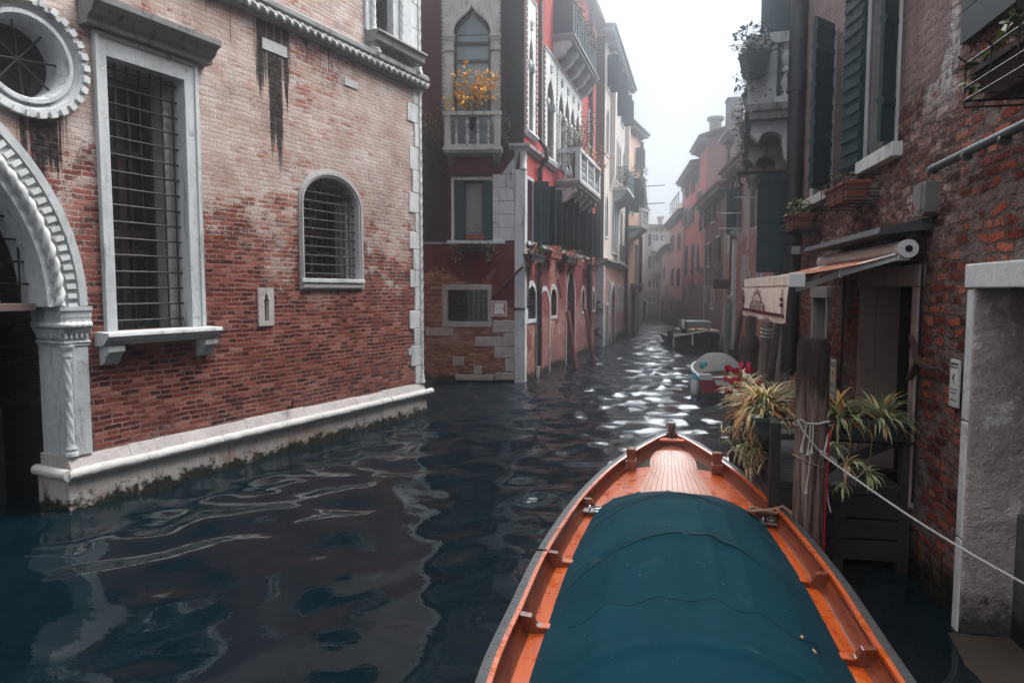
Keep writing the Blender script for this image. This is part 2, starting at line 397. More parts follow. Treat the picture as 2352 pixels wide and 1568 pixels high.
def mat_plaster(name, col, alt=None, soot=.4, seed=0., brick0=None, stain=(.05, .045, .045), vary=.5):
    g = G(name); u, v, _ = g.xyz(g.UV); V = g.mapv(g.UV, (1, 1, 1), (seed, seed * .7, 0))
    c = g.mix(g.lin(g.noise(V, .8, 6, .68), .3, .7, 0, vary), col, alt or tuple(x * .6 for x in col))
    fine = g.noise(V, 40, 3, .6)
    c = g.mix(.2, c, g.ramp(fine, [(.25, .3), (.75, .75)]), 'OVERLAY')
    dk = g.ma('MULTIPLY', g.ss(g.noise(g.mapv(V, (2.2, .28, 1)), .9, 5, .7), .48, .75), soot)
    c = g.mix(dk, c, stain)
    h = g.ma('ADD', g.ma('MULTIPLY', fine, .3), g.noise(V, 5, 5, .65))
    if brick0 is not None:      # bare weathered brick up to this height
        b, bh, rnd, fac, _ = brick_layer(g, g.UV, brick0[2], brick0[3])
        m = g.ss(g.ma('ADD', v, g.lin(g.noise(V, .9, 5, .65), .25, .75, -brick0[1], brick0[1])), brick0[0] - .06, brick0[0] + .06)
        c = g.mix(m, b, c); h = g.ma('ADD', g.ma('MULTIPLY', bh, g.lin(m, 0, 1, 1, 0)), g.ma('MULTIPLY', h, .6))
        al = g.ma('SUBTRACT', 1.0, g.ss(v, .1, .5)); c = g.mix(al, c, (.016, .018, .015))
    return g.fin(c, .9, h, .6, .012, .15)

def mat_stone(name='istrian_stone', col=(.50, .51, .51), dirt=.55, seed=0., bump=.012, spots=.5, dk=(.035, .036, .038), algae=False):
    g = G(name); V = g.mapv(g.OB, (1, 1, 1), (seed, seed, 0)); z = g.xyz(g.OB)[2]
    c = g.mix(g.lin(g.noise(V, 2.0, 5, .65), .3, .7, 0, .7), col, tuple(x * .62 for x in col))
    c = g.mix(g.ma('MULTIPLY', g.ss(g.noise(g.mapv(V, (7, 7, .8)), 1, 5, .7), .53, .72), dirt), c, dk)
    c = g.mix(g.ma('MULTIPLY', g.ss(g.noise(g.mapv(V, (1, 1, 1), (4, 4, 4)), 5, 5, .75), .58, .68), spots), c, tuple(x * .22 for x in col))
    fine = g.noise(V, 60, 3, .6)
    c = g.mix(.22, c, g.ramp(fine, [(.25, .25), (.75, .8)]), 'OVERLAY')
    if algae:
        al = g.ma('SUBTRACT', 1.0, g.ss(g.ma('ADD', z, g.lin(g.noise(V, 6, 4, .7), .3, .7, -.13, .13)), .08, .2))
        rust = g.ma('MULTIPLY', g.ma('SUBTRACT', 1.0, g.ss(z, .15, .6)), g.ss(g.noise(V, 2, 4, .6), .5, .65))
        c = g.mix(g.ma('MULTIPLY', rust, .6), c, (.30, .17, .11)); c = g.mix(al, c, (.012, .014, .008))
    h = g.ma('ADD', g.ma('MULTIPLY', fine, .25), g.noise(V, 9, 5, .65))
    return g.fin(c, .8, h, .7, bump, .25)

def mat_paint(name, col, rough=.6, wear=.35, seed=0., wearcol=None, spec=.3, sx=(9, 9, .7)):
    g = G(name); V = g.mapv(g.OB, (1, 1, 1), (seed, seed, seed))
    c = g.mix(g.lin(g.noise(V, 1.7, 4, .6), .3, .7, 0, .6), col, tuple(x * .55 for x in col))
    n = g.noise(g.mapv(V, sx), 1, 4, .7)
    c = g.mix(g.ma('MULTIPLY', g.ss(n, .55, .75), wear), c, wearcol or tuple(min(1, x * 2.2 + .03) for x in col))
    return g.fin(c, rough, g.ma('ADD', n, g.noise(V, 30, 3, .6)), .35, .004, spec)
def mat_plain(name, col, rough=.6, metal=0., spec=.4, bumpy=.3, scale=25, bd=.004, vary=.4, **kw):
    g = G(name)
    n = g.noise(g.OB, scale, 4, .6)
    c = g.mix(g.lin(g.noise(g.OB, 2.5, 4, .6), .3, .7, 0, vary), col, tuple(x * .6 for x in col))
    return g.fin(c, rough, n, bumpy, bd, spec, metal, **kw)
def mat_glass(name='window_glass', col=(.012, .016, .019), rough=.06):
    g = G(name)
    n = g.noise(g.OB, 1.6, 2, .5)
    return g.fin(col, rough, n, .12, .02, .5)
def mat_wood(name, cols, axis=2, rough=.3, coat=0., scale=1., grain=26., bump=.15, seed=0., spec=.4):
    """long grain along axis"""
    g = G(name); s3 = [grain, grain, grain]; s3[axis] = grain / 22
    V = g.mapv(g.OB, tuple(x * scale for x in s3), (seed, seed, seed))
    n = g.noise(V, 1, 5, .6, .6); big = g.noise(g.OB, 1.5 * scale, 3, .5)
    f = g.ma('ADD', g.ma('MULTIPLY', n, .8), g.ma('MULTIPLY', big, .3))
    c = g.ramp(f, [(.25, cols[0]), (.5, cols[1]), (.78, cols[2])])
    return g.fin(c, rough, n, bump, .004, spec, 0., Coat_Weight=coat, Coat_Roughness=.08)
def mat_leaf(name, stops, rough=.5, trans=.0):
    g = G(name); a = g.n('ShaderNodeAttribute', {'attribute_name': 'Col'})
    c = g.mix(g.lin(g.noise(g.OB, 14, 3, .6), .35, .65, 0, .4), a.outputs['Color'], g.mix(1.0, a.outputs['Color'], (.55, .6, .5), 'MULTIPLY'))
    return g.fin(c, rough, None, spec=.35)
# ---------------------------------------------------------------- facades (measured from the waterlines)
LP = Fr(at_z(165, 1180), at_z(978, 950))                 # brick palazzo
RF = Fr(at_z(960, 878), at_z(1203, 879))                 # red house, side canal front
RR = Fr(at_z(1203, 879), at_z(1366, 800))                # red house, main canal front
CR = Fr(at_z(1384, 796), at_z(1433, 768))                # cream house
PE = Fr(at_z(1433, 768), at_z(1466, 760.5))              # peach house
def rp(Z): return (2.48 + .194 * Z, Z)
def fp(Z): return (5.27 + .139 * Z, Z)
RH = Fr(rp(11), rp(4))                                   # restaurant house
BH = Fr(rp(13.4), rp(11))                                # balcony house
STREAKS = [(2.95, 3.8, 4.9, 6.75, .95), (3.25, 3.62, 3.7, 6.3, 1.15), (4.0, 5.4, 5.9, 6.75, .62), (5.05, 5.2, 5.6, 6.25, .8), (6.6, 7.2, 4.9, 6.0, .5),
           (-.35, .25, 3.4, 4.75, 1.0), (1.9, 2.75, 5.95, 7.6, .9), (.3, .6, 5.2, 6.6, .9), (2.45, 2.7, 5.6, 6.8, .7), (.6, 2.0, 1.35, 1.95, .35)]
M = {}
M['palazzo'] = mat_palazzo()
M['stone'] = mat_stone('istrian_stone', (.48, .51, .53), .75, 0., .016, .7)
M['stone_dark'] = mat_stone('sooty_stone', (.22, .225, .23), .95, 3., .014, .95, (.012, .013, .014))
M['stone_sooty'] = mat_stone('half_sooty_stone', (.36, .365, .37), .9, 13., .014, .9, (.02, .021, .022))
M['stone_base'] = mat_stone('plinth_stone', (.47, .44, .42), .35, 5., .03, .3, algae=True)
M['stone_clean'] = mat_stone('pale_stone', (.57, .59, .60), .5, 9., .014, .5)
M['stone_rough'] = mat_stone('rough_block', (.36, .33, .32), .5, 2., .03, .4)
M['iron'] = mat_plain('dark_iron', (.012, .012, .014), .55, .4, .4)
M['rust'] = mat_plain('rusty_iron', (.05, .03, .025), .8, .1)
M['glass'] = mat_glass('window_glass', (.004, .006, .007), .1)
M['glass_sky'] = mat_glass('sky_glass', (.10, .13, .15), .08)
M['casement'] = mat_wood('red_brown_casement', [(.006, .003, .003), (.014, .005, .004), (.026, .009, .007)], 2, .5)
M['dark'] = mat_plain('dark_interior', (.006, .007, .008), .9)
M['teal'] = mat_paint('teal_shutter_paint', (.012, .042, .052), .55, .5, 0, (.05, .085, .10))
M['teal2'] = mat_paint('faded_teal_paint', (.020, .040, .046), .6, .6, 4, (.075, .10, .11))
M['tile'] = mat_plain('roof_tile', (.10, .05, .04), .9, 0, .2, .8, 8, .03)
M['slate'] = mat_plain('dark_roof_edge', (.035, .038, .042), .9, 0, .2, .6, 10, .02)
M['pipe'] = mat_plain('dark_pipe_paint', (.016, .020, .024), .45, .2, .5, .25, 14)
M['terracotta'] = mat_plain('terracotta', (.20, .065, .05), .8, 0, .3, .4, 20)
M['soil'] = mat_plain('soil', (.02, .014, .01), .95)

# ---------------------------------------------------------------- water: one sheet of small waves
def build_water():
    def axis(lo, hi, pieces): return np.array(pieces)
    xs = np.concatenate([[-260, -120, -60, -34, -24], np.linspace(-17, 17, 430), [24, 34, 60, 120, 260]])
    ys = [-60, -30, -15, -8, -4, -1, 1]; y = 1.6
    while y < 78: ys.append(y); y += .045 + .0042 * max(0, y - 4)
    ys += [84, 100, 140, 260]; ys = np.array(ys)
    X, Y = np.meshgrid(xs, ys); rng = np.random.RandomState(11); Z = np.zeros_like(X)
    far = np.clip((Y - 5.5) / 9, 0, 1)
    for k in range(70):
        lam = .24 * (7 ** rng.rand()); a = rng.normal(PI / 2, .75) if k % 2 else rng.rand() * 2 * PI
        kx, ky = 2 * PI / lam * math.cos(a), 2 * PI / lam * math.sin(a)
        amp = .0019 * lam ** .95 * (1.0 if lam > .6 else .5)
        near = (1.35 if lam < 1.3 else 1.0) if lam > .45 else .6
        wgt = near + (2.0 - near) * far
        ph = rng.rand() * 6.28; wob = .7 * np.sin(X * .33 + k) + .7 * np.sin(Y * .27 + 2 * k)
        if lam < .9: wgt = wgt * (1 + .8 * far)
        Z += amp * wgt * np.sin(kx * X + ky * Y + ph + wob)
    fade = np.clip((20 - np.abs(X)) / 3, 0, 1) * np.clip((82 - Y) / 4, 0, 1) * np.clip((Y + 1) / 2, 0, 1)
    Z *= fade
    ny, nx = X.shape
    me = bpy.data.meshes.new('canal_water')
    me.vertices.add(nx * ny); me.vertices.foreach_set('co', np.stack([X, Y, Z], -1).astype(np.float32).ravel())
    i = np.arange(ny - 1)[:, None] * nx + np.arange(nx - 1)[None, :]
    q = np.stack([i, i + 1, i + nx + 1, i + nx], -1).reshape(-1, 4)
    me.loops.add(q.size); me.polygons.add(len(q))
    me.loops.foreach_set('vertex_index', q.ravel().astype(np.int32))
    me.polygons.foreach_set('loop_start', np.arange(0, q.size, 4).astype(np.int32))
    me.update(calc_edges=True); me.validate()
    me.polygons.foreach_set('use_smooth', np.ones(len(q), dtype=bool))
    g = G('canal_water_surface')
    rip = g.ma('ADD', g.noise(g.mapv(g.OB, (1, 1.6, 1)), 3.2, 3, .55, .6), g.ma('MULTIPLY', g.noise(g.mapv(g.OB, (1, 1.5, 1), (3, 1, 0)), 11, 2, .5, .3), .22))
    m = g.fin((.0022, .0085, .0125), g.lin(g.xyz(g.OB)[1], 8, 34, .02, .2), rip, g.lin(g.xyz(g.OB)[1], 7, 24, .13, .55), .03, .5, 0., IOR=1.33)
    me.materials.append(m)
    o = bpy.data.objects.new('canal_water', me); sc.collection.objects.link(o); tag(o, kind='structure')
build_water()

# ---------------------------------------------------------------- shared building pieces
def shell(mb, x0, x1, y0, dep, h, right=True, left=True):
    """side, back and top faces of a house behind its facade slab"""
    y1 = y0 + dep
    if right: mb.mesh([(x1, y0, -.5), (x1, y1, -.5), (x1, y1, h), (x1, y0, h)], [(0, 1, 2, 3)])
    if left: mb.mesh([(x0, y1, -.5), (x0, y0, -.5), (x0, y0, h), (x0, y1, h)], [(0, 1, 2, 3)])
    mb.mesh([(x1, y1, -.5), (x0, y1, -.5), (x0, y1, h), (x1, y1, h)], [(0, 1, 2, 3)])
    return mb
def roofslab(mb, x0, x1, y0, y1, z, over=.35, t=.18, slope=.0):
    z1 = z + slope
    v = [(x0 - over, y0 - over, z), (x1 + over, y0 - over, z), (x1 + over, y1, z1), (x0 - over, y1, z1)]
    v += [(p[0], p[1], p[2] + t) for p in v]
    return mb.mesh(v, [(0, 3, 2, 1), (4, 5, 6, 7), (0, 1, 5, 4), (1, 2, 6, 5), (2, 3, 7, 6), (3, 0, 4, 7)])
def rope_x(mb, x0, x1, y, z, r, pitch=.12, n=10, step=.02, lobes=3, amp=.2):
    """twisted rope moulding along local x"""
    m = max(8, int((x1 - x0) / step)); vs = []; fs = []
    for i in range(m + 1):
        x = x0 + (x1 - x0) * i / m
        for k in range(n):
            a = 2 * PI * k / n; rr = r * (1 + amp * math.cos(lobes * a - 2 * PI * x / pitch))
            vs.append((x, y + rr * math.cos(a), z + rr * math.sin(a)))
    for i in range(m):
        for k in range(n): fs.append((i * n + k, i * n + (k + 1) % n, (i + 1) * n + (k + 1) % n, (i + 1) * n + k))
    mb.mesh(vs, fs, True); mb.mesh(vs[:n], [tuple(range(n))]); mb.mesh(vs[-n:], [tuple(range(n))])
def rope_path(mb, pts, r, pitch=.12, n=10, lobes=3, amp=.2):
    pts = [Vector(p) for p in pts]; m = len(pts); vs = []; fs = []; L = 0; nr = None
    for i, p in enumerate(pts):
        t = (pts[min(i + 1, m - 1)] - pts[max(i - 1, 0)]).normalized()
        if i: L += (p - pts[i - 1]).length
        if nr is None: nr = t.cross(Vector((0, 1, 0))); nr = nr if nr.length > 1e-3 else t.cross(Vector((1, 0, 0)))
        nr = (nr - t * nr.dot(t)).normalized(); b = t.cross(nr)
        for k in range(n):
            a = 2 * PI * k / n; rr = r * (1 + amp * math.cos(lobes * a - 2 * PI * L / pitch))
            vs.append(p + nr * math.cos(a) * rr + b * math.sin(a) * rr)
    for i in range(m - 1):
        for k in range(n): fs.append((i * n + k, i * n + (k + 1) % n, (i + 1) * n + (k + 1) % n, (i + 1) * n + k))
    mb.mesh(vs, fs, True)
def twist_col(mb, cx, cy, z0, z1, r, pitch=.16, lobes=3, amp=.16, n=18, step=.02):
    m = max(8, int((z1 - z0) / step)); vs = []; fs = []
    for i in range(m + 1):
        z = z0 + (z1 - z0) * i / m
        for k in range(n):
            a = 2 * PI * k / n; rr = r * (1 + amp * math.cos(lobes * a + 2 * PI * z / pitch))
            vs.append((cx + rr * math.cos(a), cy + rr * math.sin(a), z))
    for i in range(m):
        for k in range(n): fs.append((i * n + k, i * n + (k + 1) % n, (i + 1) * n + (k + 1) % n, (i + 1) * n + k))
    mb.mesh(vs, fs, True); mb.mesh(vs[:n], [tuple(range(n))]); mb.mesh(vs[-n:], [tuple(range(n))])
def grille(mb, x0, x1, z0, z1, y, nx, nz, r=.011):
    for i in range(nx):
        x = x0 + (x1 - x0) * (i + .5) / nx; mb.tube([(x, y, z0), (x, y, z1)], r, 5, False)
    for i in range(nz):
        z = z0 + (z1 - z0) * (i + .5) / nz; mb.tube([(x0, y - .02, z), (x1, y - .02, z)], r * 1.15, 5, False)
def window_set(fr, root, hole, y, depth=.22, glass='glass', frame=None, fmat='casement', fw=.06, mullions=1, transoms=(), name='window'):
    """casement in a hole: window (frame) > pane"""
    xs = [p[0] for p in hole]; zs = [p[1] for p in hole]; x0, x1, z0, z1 = min(xs), max(xs), min(zs), max(zs)
    cx, cz = (x0 + x1) / 2, (z0 + z1) / 2
    kx = 1 - 2 * fw / (x1 - x0); kz = 1 - 2 * fw / (z1 - z0)
    inn = [(cx + (p[0] - cx) * kx, cz + (p[1] - cz) * kz) for p in hole]
    b = MB(fr); b.ring(hole, inn, y + depth - .05, y + depth + .02)
    for i in range(mullions):
        x = x0 + (x1 - x0) * (i + 1) / (mullions + 1); b.box(x - fw * .5, x + fw * .5, y + depth - .04, y + depth + .015, z0 + fw, z1 - fw * 1.5)
    for t in transoms: b.box(x0 + fw, x1 - fw, y + depth - .045, y + depth + .012, t - fw * .6, t + fw * .6)
    wd = b.build(name, M[fmat], root)
    p = MB(fr); p.prism(inn, y + depth + .0, y + depth + .03); p.build('pane', M[glass] if isinstance(glass, str) else glass, wd)
    return wd
def shutter(mb, x, y, z0, z1, wd, ang, side=1, t=.035, bat=6):
    """board shutter hinged at x; side +1 opens to +x, ang measured from the closed-flat-against-wall position"""
    c, s_ = math.cos(ang), math.sin(ang); d = Vector((side * c, -s_, 0)); n = Vector((s_ * side, c, 0)) * 1.0
    def pt(a, b, z): p = Vector((x, y, 0)) + d * a + n * b; return (p.x, p.y, z)
    def blk(a0, a1, b0, b1, za, zb):
        v = [pt(a0, b0, za), pt(a1, b0, za), pt(a1, b1, za), pt(a0, b1, za), pt(a0, b0, zb), pt(a1, b0, zb), pt(a1, b1, zb), pt(a0, b1, zb)]
        f = [(0, 3, 2, 1), (4, 5, 6, 7), (0, 1, 5, 4), (1, 2, 6, 5), (2, 3, 7, 6), (3, 0, 4, 7)]
        mb.mesh(v, f if side > 0 else [tuple(reversed(k)) for k in f])
    nb = max(2, int(wd / .16))
    for i in range(nb): blk(wd * i / nb + .003, wd * (i + 1) / nb - .003, -t / 2, t / 2, z0, z1)
    for i in range(bat):
        z = z0 + (z1 - z0) * (i + .5) / bat; blk(.01, wd - .01, t / 2, t / 2 + .018, z - .035, z + .035); blk(.01, wd - .01, -t / 2 - .018, -t / 2, z - .035, z + .035)
BAL_PROF = [(.055, 0), (.055, .05), (.035, .07), (.03, .10), (.06, .19), (.07, .25), (.055, .31), (.032, .38), (.03, .42), (.052, .44), (.052, .50), (.03, .52), (.032, .57), (.055, .64), (.065, .70), (.055, .76), (.032, .82), (.045, .86), (.055, .88), (.055, .93)]
def baluster(mb, x, y, z, h, k=1.0): mb.lathe([(r * k * h / .93, z + zz * h / .93) for r, zz in BAL_PROF], x, y, 10)
def bracket(mb, x0, x1, y0, proj, z1, h, n=8):
    """scrolled stone bracket under a balcony: profile in yz extruded along x; projects to y0-proj"""
    pts = [(y0, z1), (y0 - proj, z1), (y0 - proj, z1 - h * .22)]
    for i in range(n + 1):
        t = i / n; yy = y0 - proj * (1 - t) * (1 - .12 * math.sin(t * PI * 3)); pts.append((yy * 1 if i else y0 - proj * .96, z1 - h * (.25 + .75 * t ** .8)))
    pts[-1] = (y0, z1 - h)
    mb.prism(pts, x0, x1, 'x')
# ================================================================ brick palazzo on the left
def build_palazzo():
    f = LP; L = f.L; YW = .10; H = 12.5
    root = thing('brick_palazzo', 'large worn brick palazzo with round window, great stone arch and barred windows', 'palazzo', f.w(3.5, 0, 0))
    # openings
    AC, AZ, RO, RI = -2.39, 2.43, 2.70, 2.28
    arch_o = archp(AC - RO, AC + RO, .2, AZ, RO, 'round', 40); arch_i = archp(AC - RI, AC + RI, .2, AZ, RI, 'round', 40)
    OC = (-.2, 5.15)
    oc_h = circ(*OC, .64, 48)
    tw = rectp(.56, 1.93, 2.10, 5.66)
    awo = archp(3.84, 5.44, 2.62, 4.06, .62, 'round', 18); awi = archp(3.93, 5.32, 2.80, 4.05, .49, 'round', 18)
    ni = rectp(2.94, 3.25, 2.06, 2.65)
    ux0, ux1, uz0, _ = 5.87, 6.62, 7.32, 0
    uw = rectp(5.6, 7.0, 7.32, 10.2)
    b = MB(f)
    out = [(-9, -.5), (AC - RO, -.5)] + [(p[0], p[1]) for p in reversed(arch_o)][0:0]
    b.wall(-26, L, -.6, H, [archp(AC - RO + .02, AC + RO - .02, -.59, AZ, RO - .02, 'round', 40), oc_h, tw, awo, ni, uw], YW, .35)
    shell(b, -26, L, YW, 9, H)
    b.build('wall', M['palazzo'], root)
    r = MB(f); roofslab(r, -26, L, YW, YW + 9, H); r.build('roof', M['tile'], root)
    # plinth: two courses of big stones, roll moulding, waterline course
    p = MB(f); xs = [-.02]; x = 0
    random.seed(5)
    while x < L - 1.0: x += random.uniform(.75, 1.3); xs.append(x)
    xs.append(L + .06)
    for i in range(len(xs) - 1):
        p.box(xs[i] + (.004 if i else 0), xs[i + 1] - .004, .0 + random.uniform(0, .012), .4, -.6, .40)
    p.box(-.02, .5, .41, .62, -.6, .40)
    p.build('plinth', M['stone_base'], root, bevel=.012)
    p = MB(f); x = -.03; xs = [x]
    while x < L - 1.2: x += random.uniform(.8, 1.5); xs.append(x)
    xs.append(L + .10)
    for i in range(len(xs) - 1):
        a, c = xs[i] + (.006 if i else 0), xs[i + 1] - .006; m = 14
        pts = [(a + (c - a) * k / m, -.015 + random.uniform(-.006, .006), .465 + random.uniform(-.005, .005)) for k in range(m + 1)]
        p.tube(pts, [.066 * (.9 if k in (0, m) else random.uniform(.96, 1.03)) for k in range(m + 1)], 14)
    p.tube([(-.03, -.045, .465), (-.035, .2, .465), (-.03, .62, .465)], .066, 14)
    p.build('roll_moulding', mat_stone('roll_stone', (.56, .55, .54), .3, 6., .025, .2), root)
    p = MB(f)
    x = .02; xs = [x]
    while x < L - 1.2: x += random.uniform(.7, 1.4); xs.append(x)
    xs.append(L + .02)
    for i in range(len(xs) - 1):
        a, c = xs[i] + .003, xs[i + 1] - .003; zt = random.uniform(.645, .675)
        p.prism([(-.0, .50), (.4, .50), (.4, zt), (.085, zt), (.05, .60)], a, c, 'x')
    p.box(.02, .45, .405, .62, .50, .66)
    p.build('plinth_course', mat_stone('course_stone', (.42, .39, .385), .35, 8., .03, .3), root, bevel=.008)
    # gate jamb: pilaster with a twisted corner shaft
    j = MB(f)
    j.prism([(.06, .62), (.06, .14), (.10, .10), (.12, .05), (.31, .05), (.31, .12), (.31, .62)], .66, 1.96, 'z')
    j.build('gate_jamb', M['stone'], root, bevel=.006)
    j = MB(f); twist_col(j, .085, .09, .80, 1.83, .044, .17, 4, .14, 20, .012)
    j.lathe([(.07, .66), (.07, .70), (.055, .72), (.066, .74), (.066, .76), (.05, .78), (.05, .80)], .085, .09, 14)
    j.lathe([(.05, 1.83), (.056, 1.85), (.046, 1.865), (.06, 1.91), (.078, 1.94), (.08, 1.96)], .085, .09, 14)
    j.build('twisted_shaft', M['stone_clean'], root)
    c = MB(f)                                            # capital
    def band(z0, z1, o): c.prism([(.06 - o, .64), (.06 - o, .09 - o), (.09 - o * .3, .05 - o), (.32 + o * .3, .05 - o), (.32 + o * .3, .64)], z0, z1, 'z')
    band(1.96, 1.985, .012); band(2.02, 2.10, .0); band(2.10, 2.125, .03); band(2.125, 2.16, .045); band(2.24, 2.29, .05); band(2.29, 2.365, .055); band(2.37, 2.42, .07)
    c.tube([(.035, .6, 2.0), (.035, .04, 2.0), (.33, .04, 2.0)], .017, 8)
    for k in range(5): c.box(.03 + .06 * k, .06 + .06 * k, .015, .05, 2.05, 2.10)
    for k in range(8): c.box(.02, .05, .1 + .065 * k, .135 + .065 * k, 2.05, 2.10)
    c.build('capital', M['stone'], root, bevel=.004)
    c = MB(f); rope_path(c, [(.015, .62 - .03 * k, 2.20) for k in range(20)] + [(.03, .03, 2.20)] + [(.06 + .03 * k, .005, 2.20) for k in range(10)], .04, .07, 10, 2, .25)
    c.build('capital_rope', M['stone_clean'], root)
    # archivolt
    a = MB(f)
    def cut(pl): return [q for q in pl if q[1] >= AZ - .01]
    def arc(Rr, n=60): return [(AC + Rr * math.cos(PI * t / n), AZ + Rr * math.sin(PI * t / n)) for t in range(n + 1)]
    a.ring(arc(RO), arc(RO - .09), .02, .5, False); a.ring(arc(RO - .09), arc(RI + .14), .06, .52, False)
    a.ring(arc(RI + .12), arc(RI), .075, .62, False)
    a.box(AC + RI, AC + RO - .0, .05, .6, 2.42, 2.435)
    a.build('archivolt', M['stone'], root)
    d = MB(f); n = 72
    for t in range(n + 1):
        th = PI * t / n; c0 = Vector((AC + (RO - .165) * math.cos(th), 0, AZ + (RO - .165) * math.sin(th))); dr = Vector((math.cos(th), 0, math.sin(th))); dt = Vector((-math.sin(th), 0, math.cos(th)))
        pts = []
        for yy in (.025, .07):
            for sx, sz in ((-1, -1), (1, -1), (1, 1), (-1, 1)):
                q = c0 + dr * sx * .05 + dt * sz * .028; pts.append((q.x, yy, q.z))
        d.mesh(pts, [(0, 1, 2, 3), (7, 6, 5, 4), (1, 0, 4, 5), (2, 1, 5, 6), (3, 2, 6, 7), (0, 3, 7, 4)])
    d.build('dentils', M['stone_clean'], root)
    d = MB(f); rope_path(d, [(p[0], .045, p[1]) for p in arc(RI + .12, 260)], .05, .17, 12, 2, .26); d.build('arch_rope', M['stone_clean'], root)
    # lunette with its grille, transom and the boat gate below
    g = MB(f); gx0, gx1 = AC - RI, AC + RI
    for k in range(22):
        x = gx0 + .1 + (gx1 - gx0 - .2) * k / 21; zt = AZ + math.sqrt(max(0, RI * RI - (x - AC) ** 2)); g.tube([(x, .42, AZ), (x, .42, zt)], .012, 5, False)
    for k in range(1, 9):
        z = AZ + .25 * k; hw = math.sqrt(max(0, RI * RI - (z - AZ) ** 2)); g.tube([(AC - hw, .40, z), (AC + hw, .40, z)], .012, 5, False)
    gg = g.build('lunette_grille', M['iron'], root)
    t = MB(f); t.box(gx0, gx1, .30, .55, AZ - .06, AZ + .03); t.build('transom', mat_stone('transom_stone', (.22, .15, .14), .4, 1.), root, bevel=.01)
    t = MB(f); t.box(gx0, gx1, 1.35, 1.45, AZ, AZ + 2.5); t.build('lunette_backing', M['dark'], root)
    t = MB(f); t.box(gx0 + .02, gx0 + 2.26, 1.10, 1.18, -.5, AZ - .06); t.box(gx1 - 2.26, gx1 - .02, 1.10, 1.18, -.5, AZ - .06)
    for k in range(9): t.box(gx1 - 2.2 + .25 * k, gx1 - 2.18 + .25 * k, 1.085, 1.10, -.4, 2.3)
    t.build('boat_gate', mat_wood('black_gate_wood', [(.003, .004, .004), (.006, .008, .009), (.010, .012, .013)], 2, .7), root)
    # oculus
    o = MB(f)
    for (ra, rb, ya, yb) in ((.64, .575, .03, .12), (.575, .555, .045, .12), (.49, .445, .055, .12)):
        o.ring(circ(*OC, ra, 64), circ(*OC, rb, 64), ya, yb)
    n = 64; prof = [(.555, .06), (.53, .085), (.505, .105), (.49, .11)]
    vs = []; fs = []
    for (rr, yy) in prof:
        for q in circ(*OC, rr, n): vs.append((q[0], yy, q[1]))
    for i in range(3):
        for k in range(n): fs.append((i * n + k, i * n + (k + 1) % n, (i + 1) * n + (k + 1) % n, (i + 1) * n + k))
    o.mesh(vs, fs, True)
    vs = []; fs = []; prof = [(.445, .055), (.43, .08), (.41, .2), (.405, .45)]
    for (rr, yy) in prof:
        for q in circ(*OC, rr, n): vs.append((q[0], yy, q[1]))
    for i in range(3):
        for k in range(n): fs.append((i * n + k, i * n + (k + 1) % n, (i + 1) * n + (k + 1) % n, (i + 1) * n + k))
    o.mesh(vs, fs, True)
    oc = o.build('oculus', M['stone'], root)
    o = MB(f)
    for k in range(30):
        a0, a1 = 2 * PI * k / 30, 2 * PI * (k + .55) / 30; pp = []
        for yy in (-.0, .06):
            for (rr, aa) in ((.585, a0), (.655, a0), (.655, a1), (.585, a1)): pp.append((OC[0] + rr * math.cos(aa), yy, OC[1] + rr * math.sin(aa)))
        o.mesh(pp, [(0, 1, 2, 3), (7, 6, 5, 4), (1, 0, 4, 5), (2, 1, 5, 6), (3, 2, 6, 7), (0, 3, 7, 4)])
    o.build('dentils', M['stone_clean'], oc)
    o = MB(f)
    for k in range(4):
        a0 = PI * k / 4 + .1; o.tube([(OC[0] + .42 * math.cos(a0), .25, OC[1] + .42 * math.sin(a0)), (OC[0] - .42 * math.cos(a0), .25, OC[1] - .42 * math.sin(a0))], .012, 6)
    o.build('bars', M['iron'], oc)
    o = MB(f); o.prism(circ(*OC, .41, 40), .44, .47); o.build('pane', M['glass'], oc)
    # tall barred window
    fr_i = rectp(.68, 1.75, 2.10, 5.42)
    t = MB(f); t.ring(tw, fr_i, .045, .30); t.ring(rectp(.64, 1.80, 2.09, 5.47), fr_i, .062, .2) if False else None
    t.ring(rectp(.54, 1.955, 2.09, 5.68), rectp(.585, 1.90, 2.09, 5.63), .025, .11)
    tw_o = t.build('tall_window', M['stone'], root, bevel=.008)
    t = MB(f)                                            # inner splay of the reveal
    t.box(1.60, 1.75, .30, .75, 2.10, 5.42); t.box(.68, .76, .30, .75, 2.10, 5.42); t.box(.68, 1.75, .30, .75, 5.34, 5.42)
    t.build('reveal', mat_stone('reveal_stone', (.36, .345, .345), .4, 12.), tw_o)
    t = MB(f); t.prism([(.10, 5.70), (-.05, 5.70), (-.07, 5.78), (-.14, 5.82), (-.17, 5.88), (-.25, 5.92), (-.26, 6.0), (.1, 6.04)], .40, 2.12, 'x')
    t.build('hood', M['stone_dark'], tw_o, bevel=.006)
    t = MB(f); t.prism([(.12, 2.105), (-.17, 2.095), (-.18, 2.05), (-.14, 2.03), (-.11, 1.99), (-.05, 1.94), (.12, 1.93)], .42, 2.06, 'x')
    t.build('sill', M['stone_clean'], tw_o, bevel=.006)
    for x in (.47, 1.83):
        t = MB(f); t.prism([(.12, 1.93), (-.10, 1.93), (-.10, 1.86), (-.02, 1.80), (.0, 1.74), (.06, 1.70), (.12, 1.70)], x, x + .2, 'x'); t.build('bracket', M['stone'], tw_o, bevel=.006)
    t = MB(f); grille(t, .66, 1.78, 2.12, 5.44, .24, 7, 16, .012); t.build('grille', M['iron'], tw_o)
    window_set(f, tw_o, rectp(.76, 1.60, 2.12, 5.34), .10, .52, 'glass', fmat='casement', fw=.09, mullions=1, transoms=(3.1, 3.35, 4.4), name='casement')
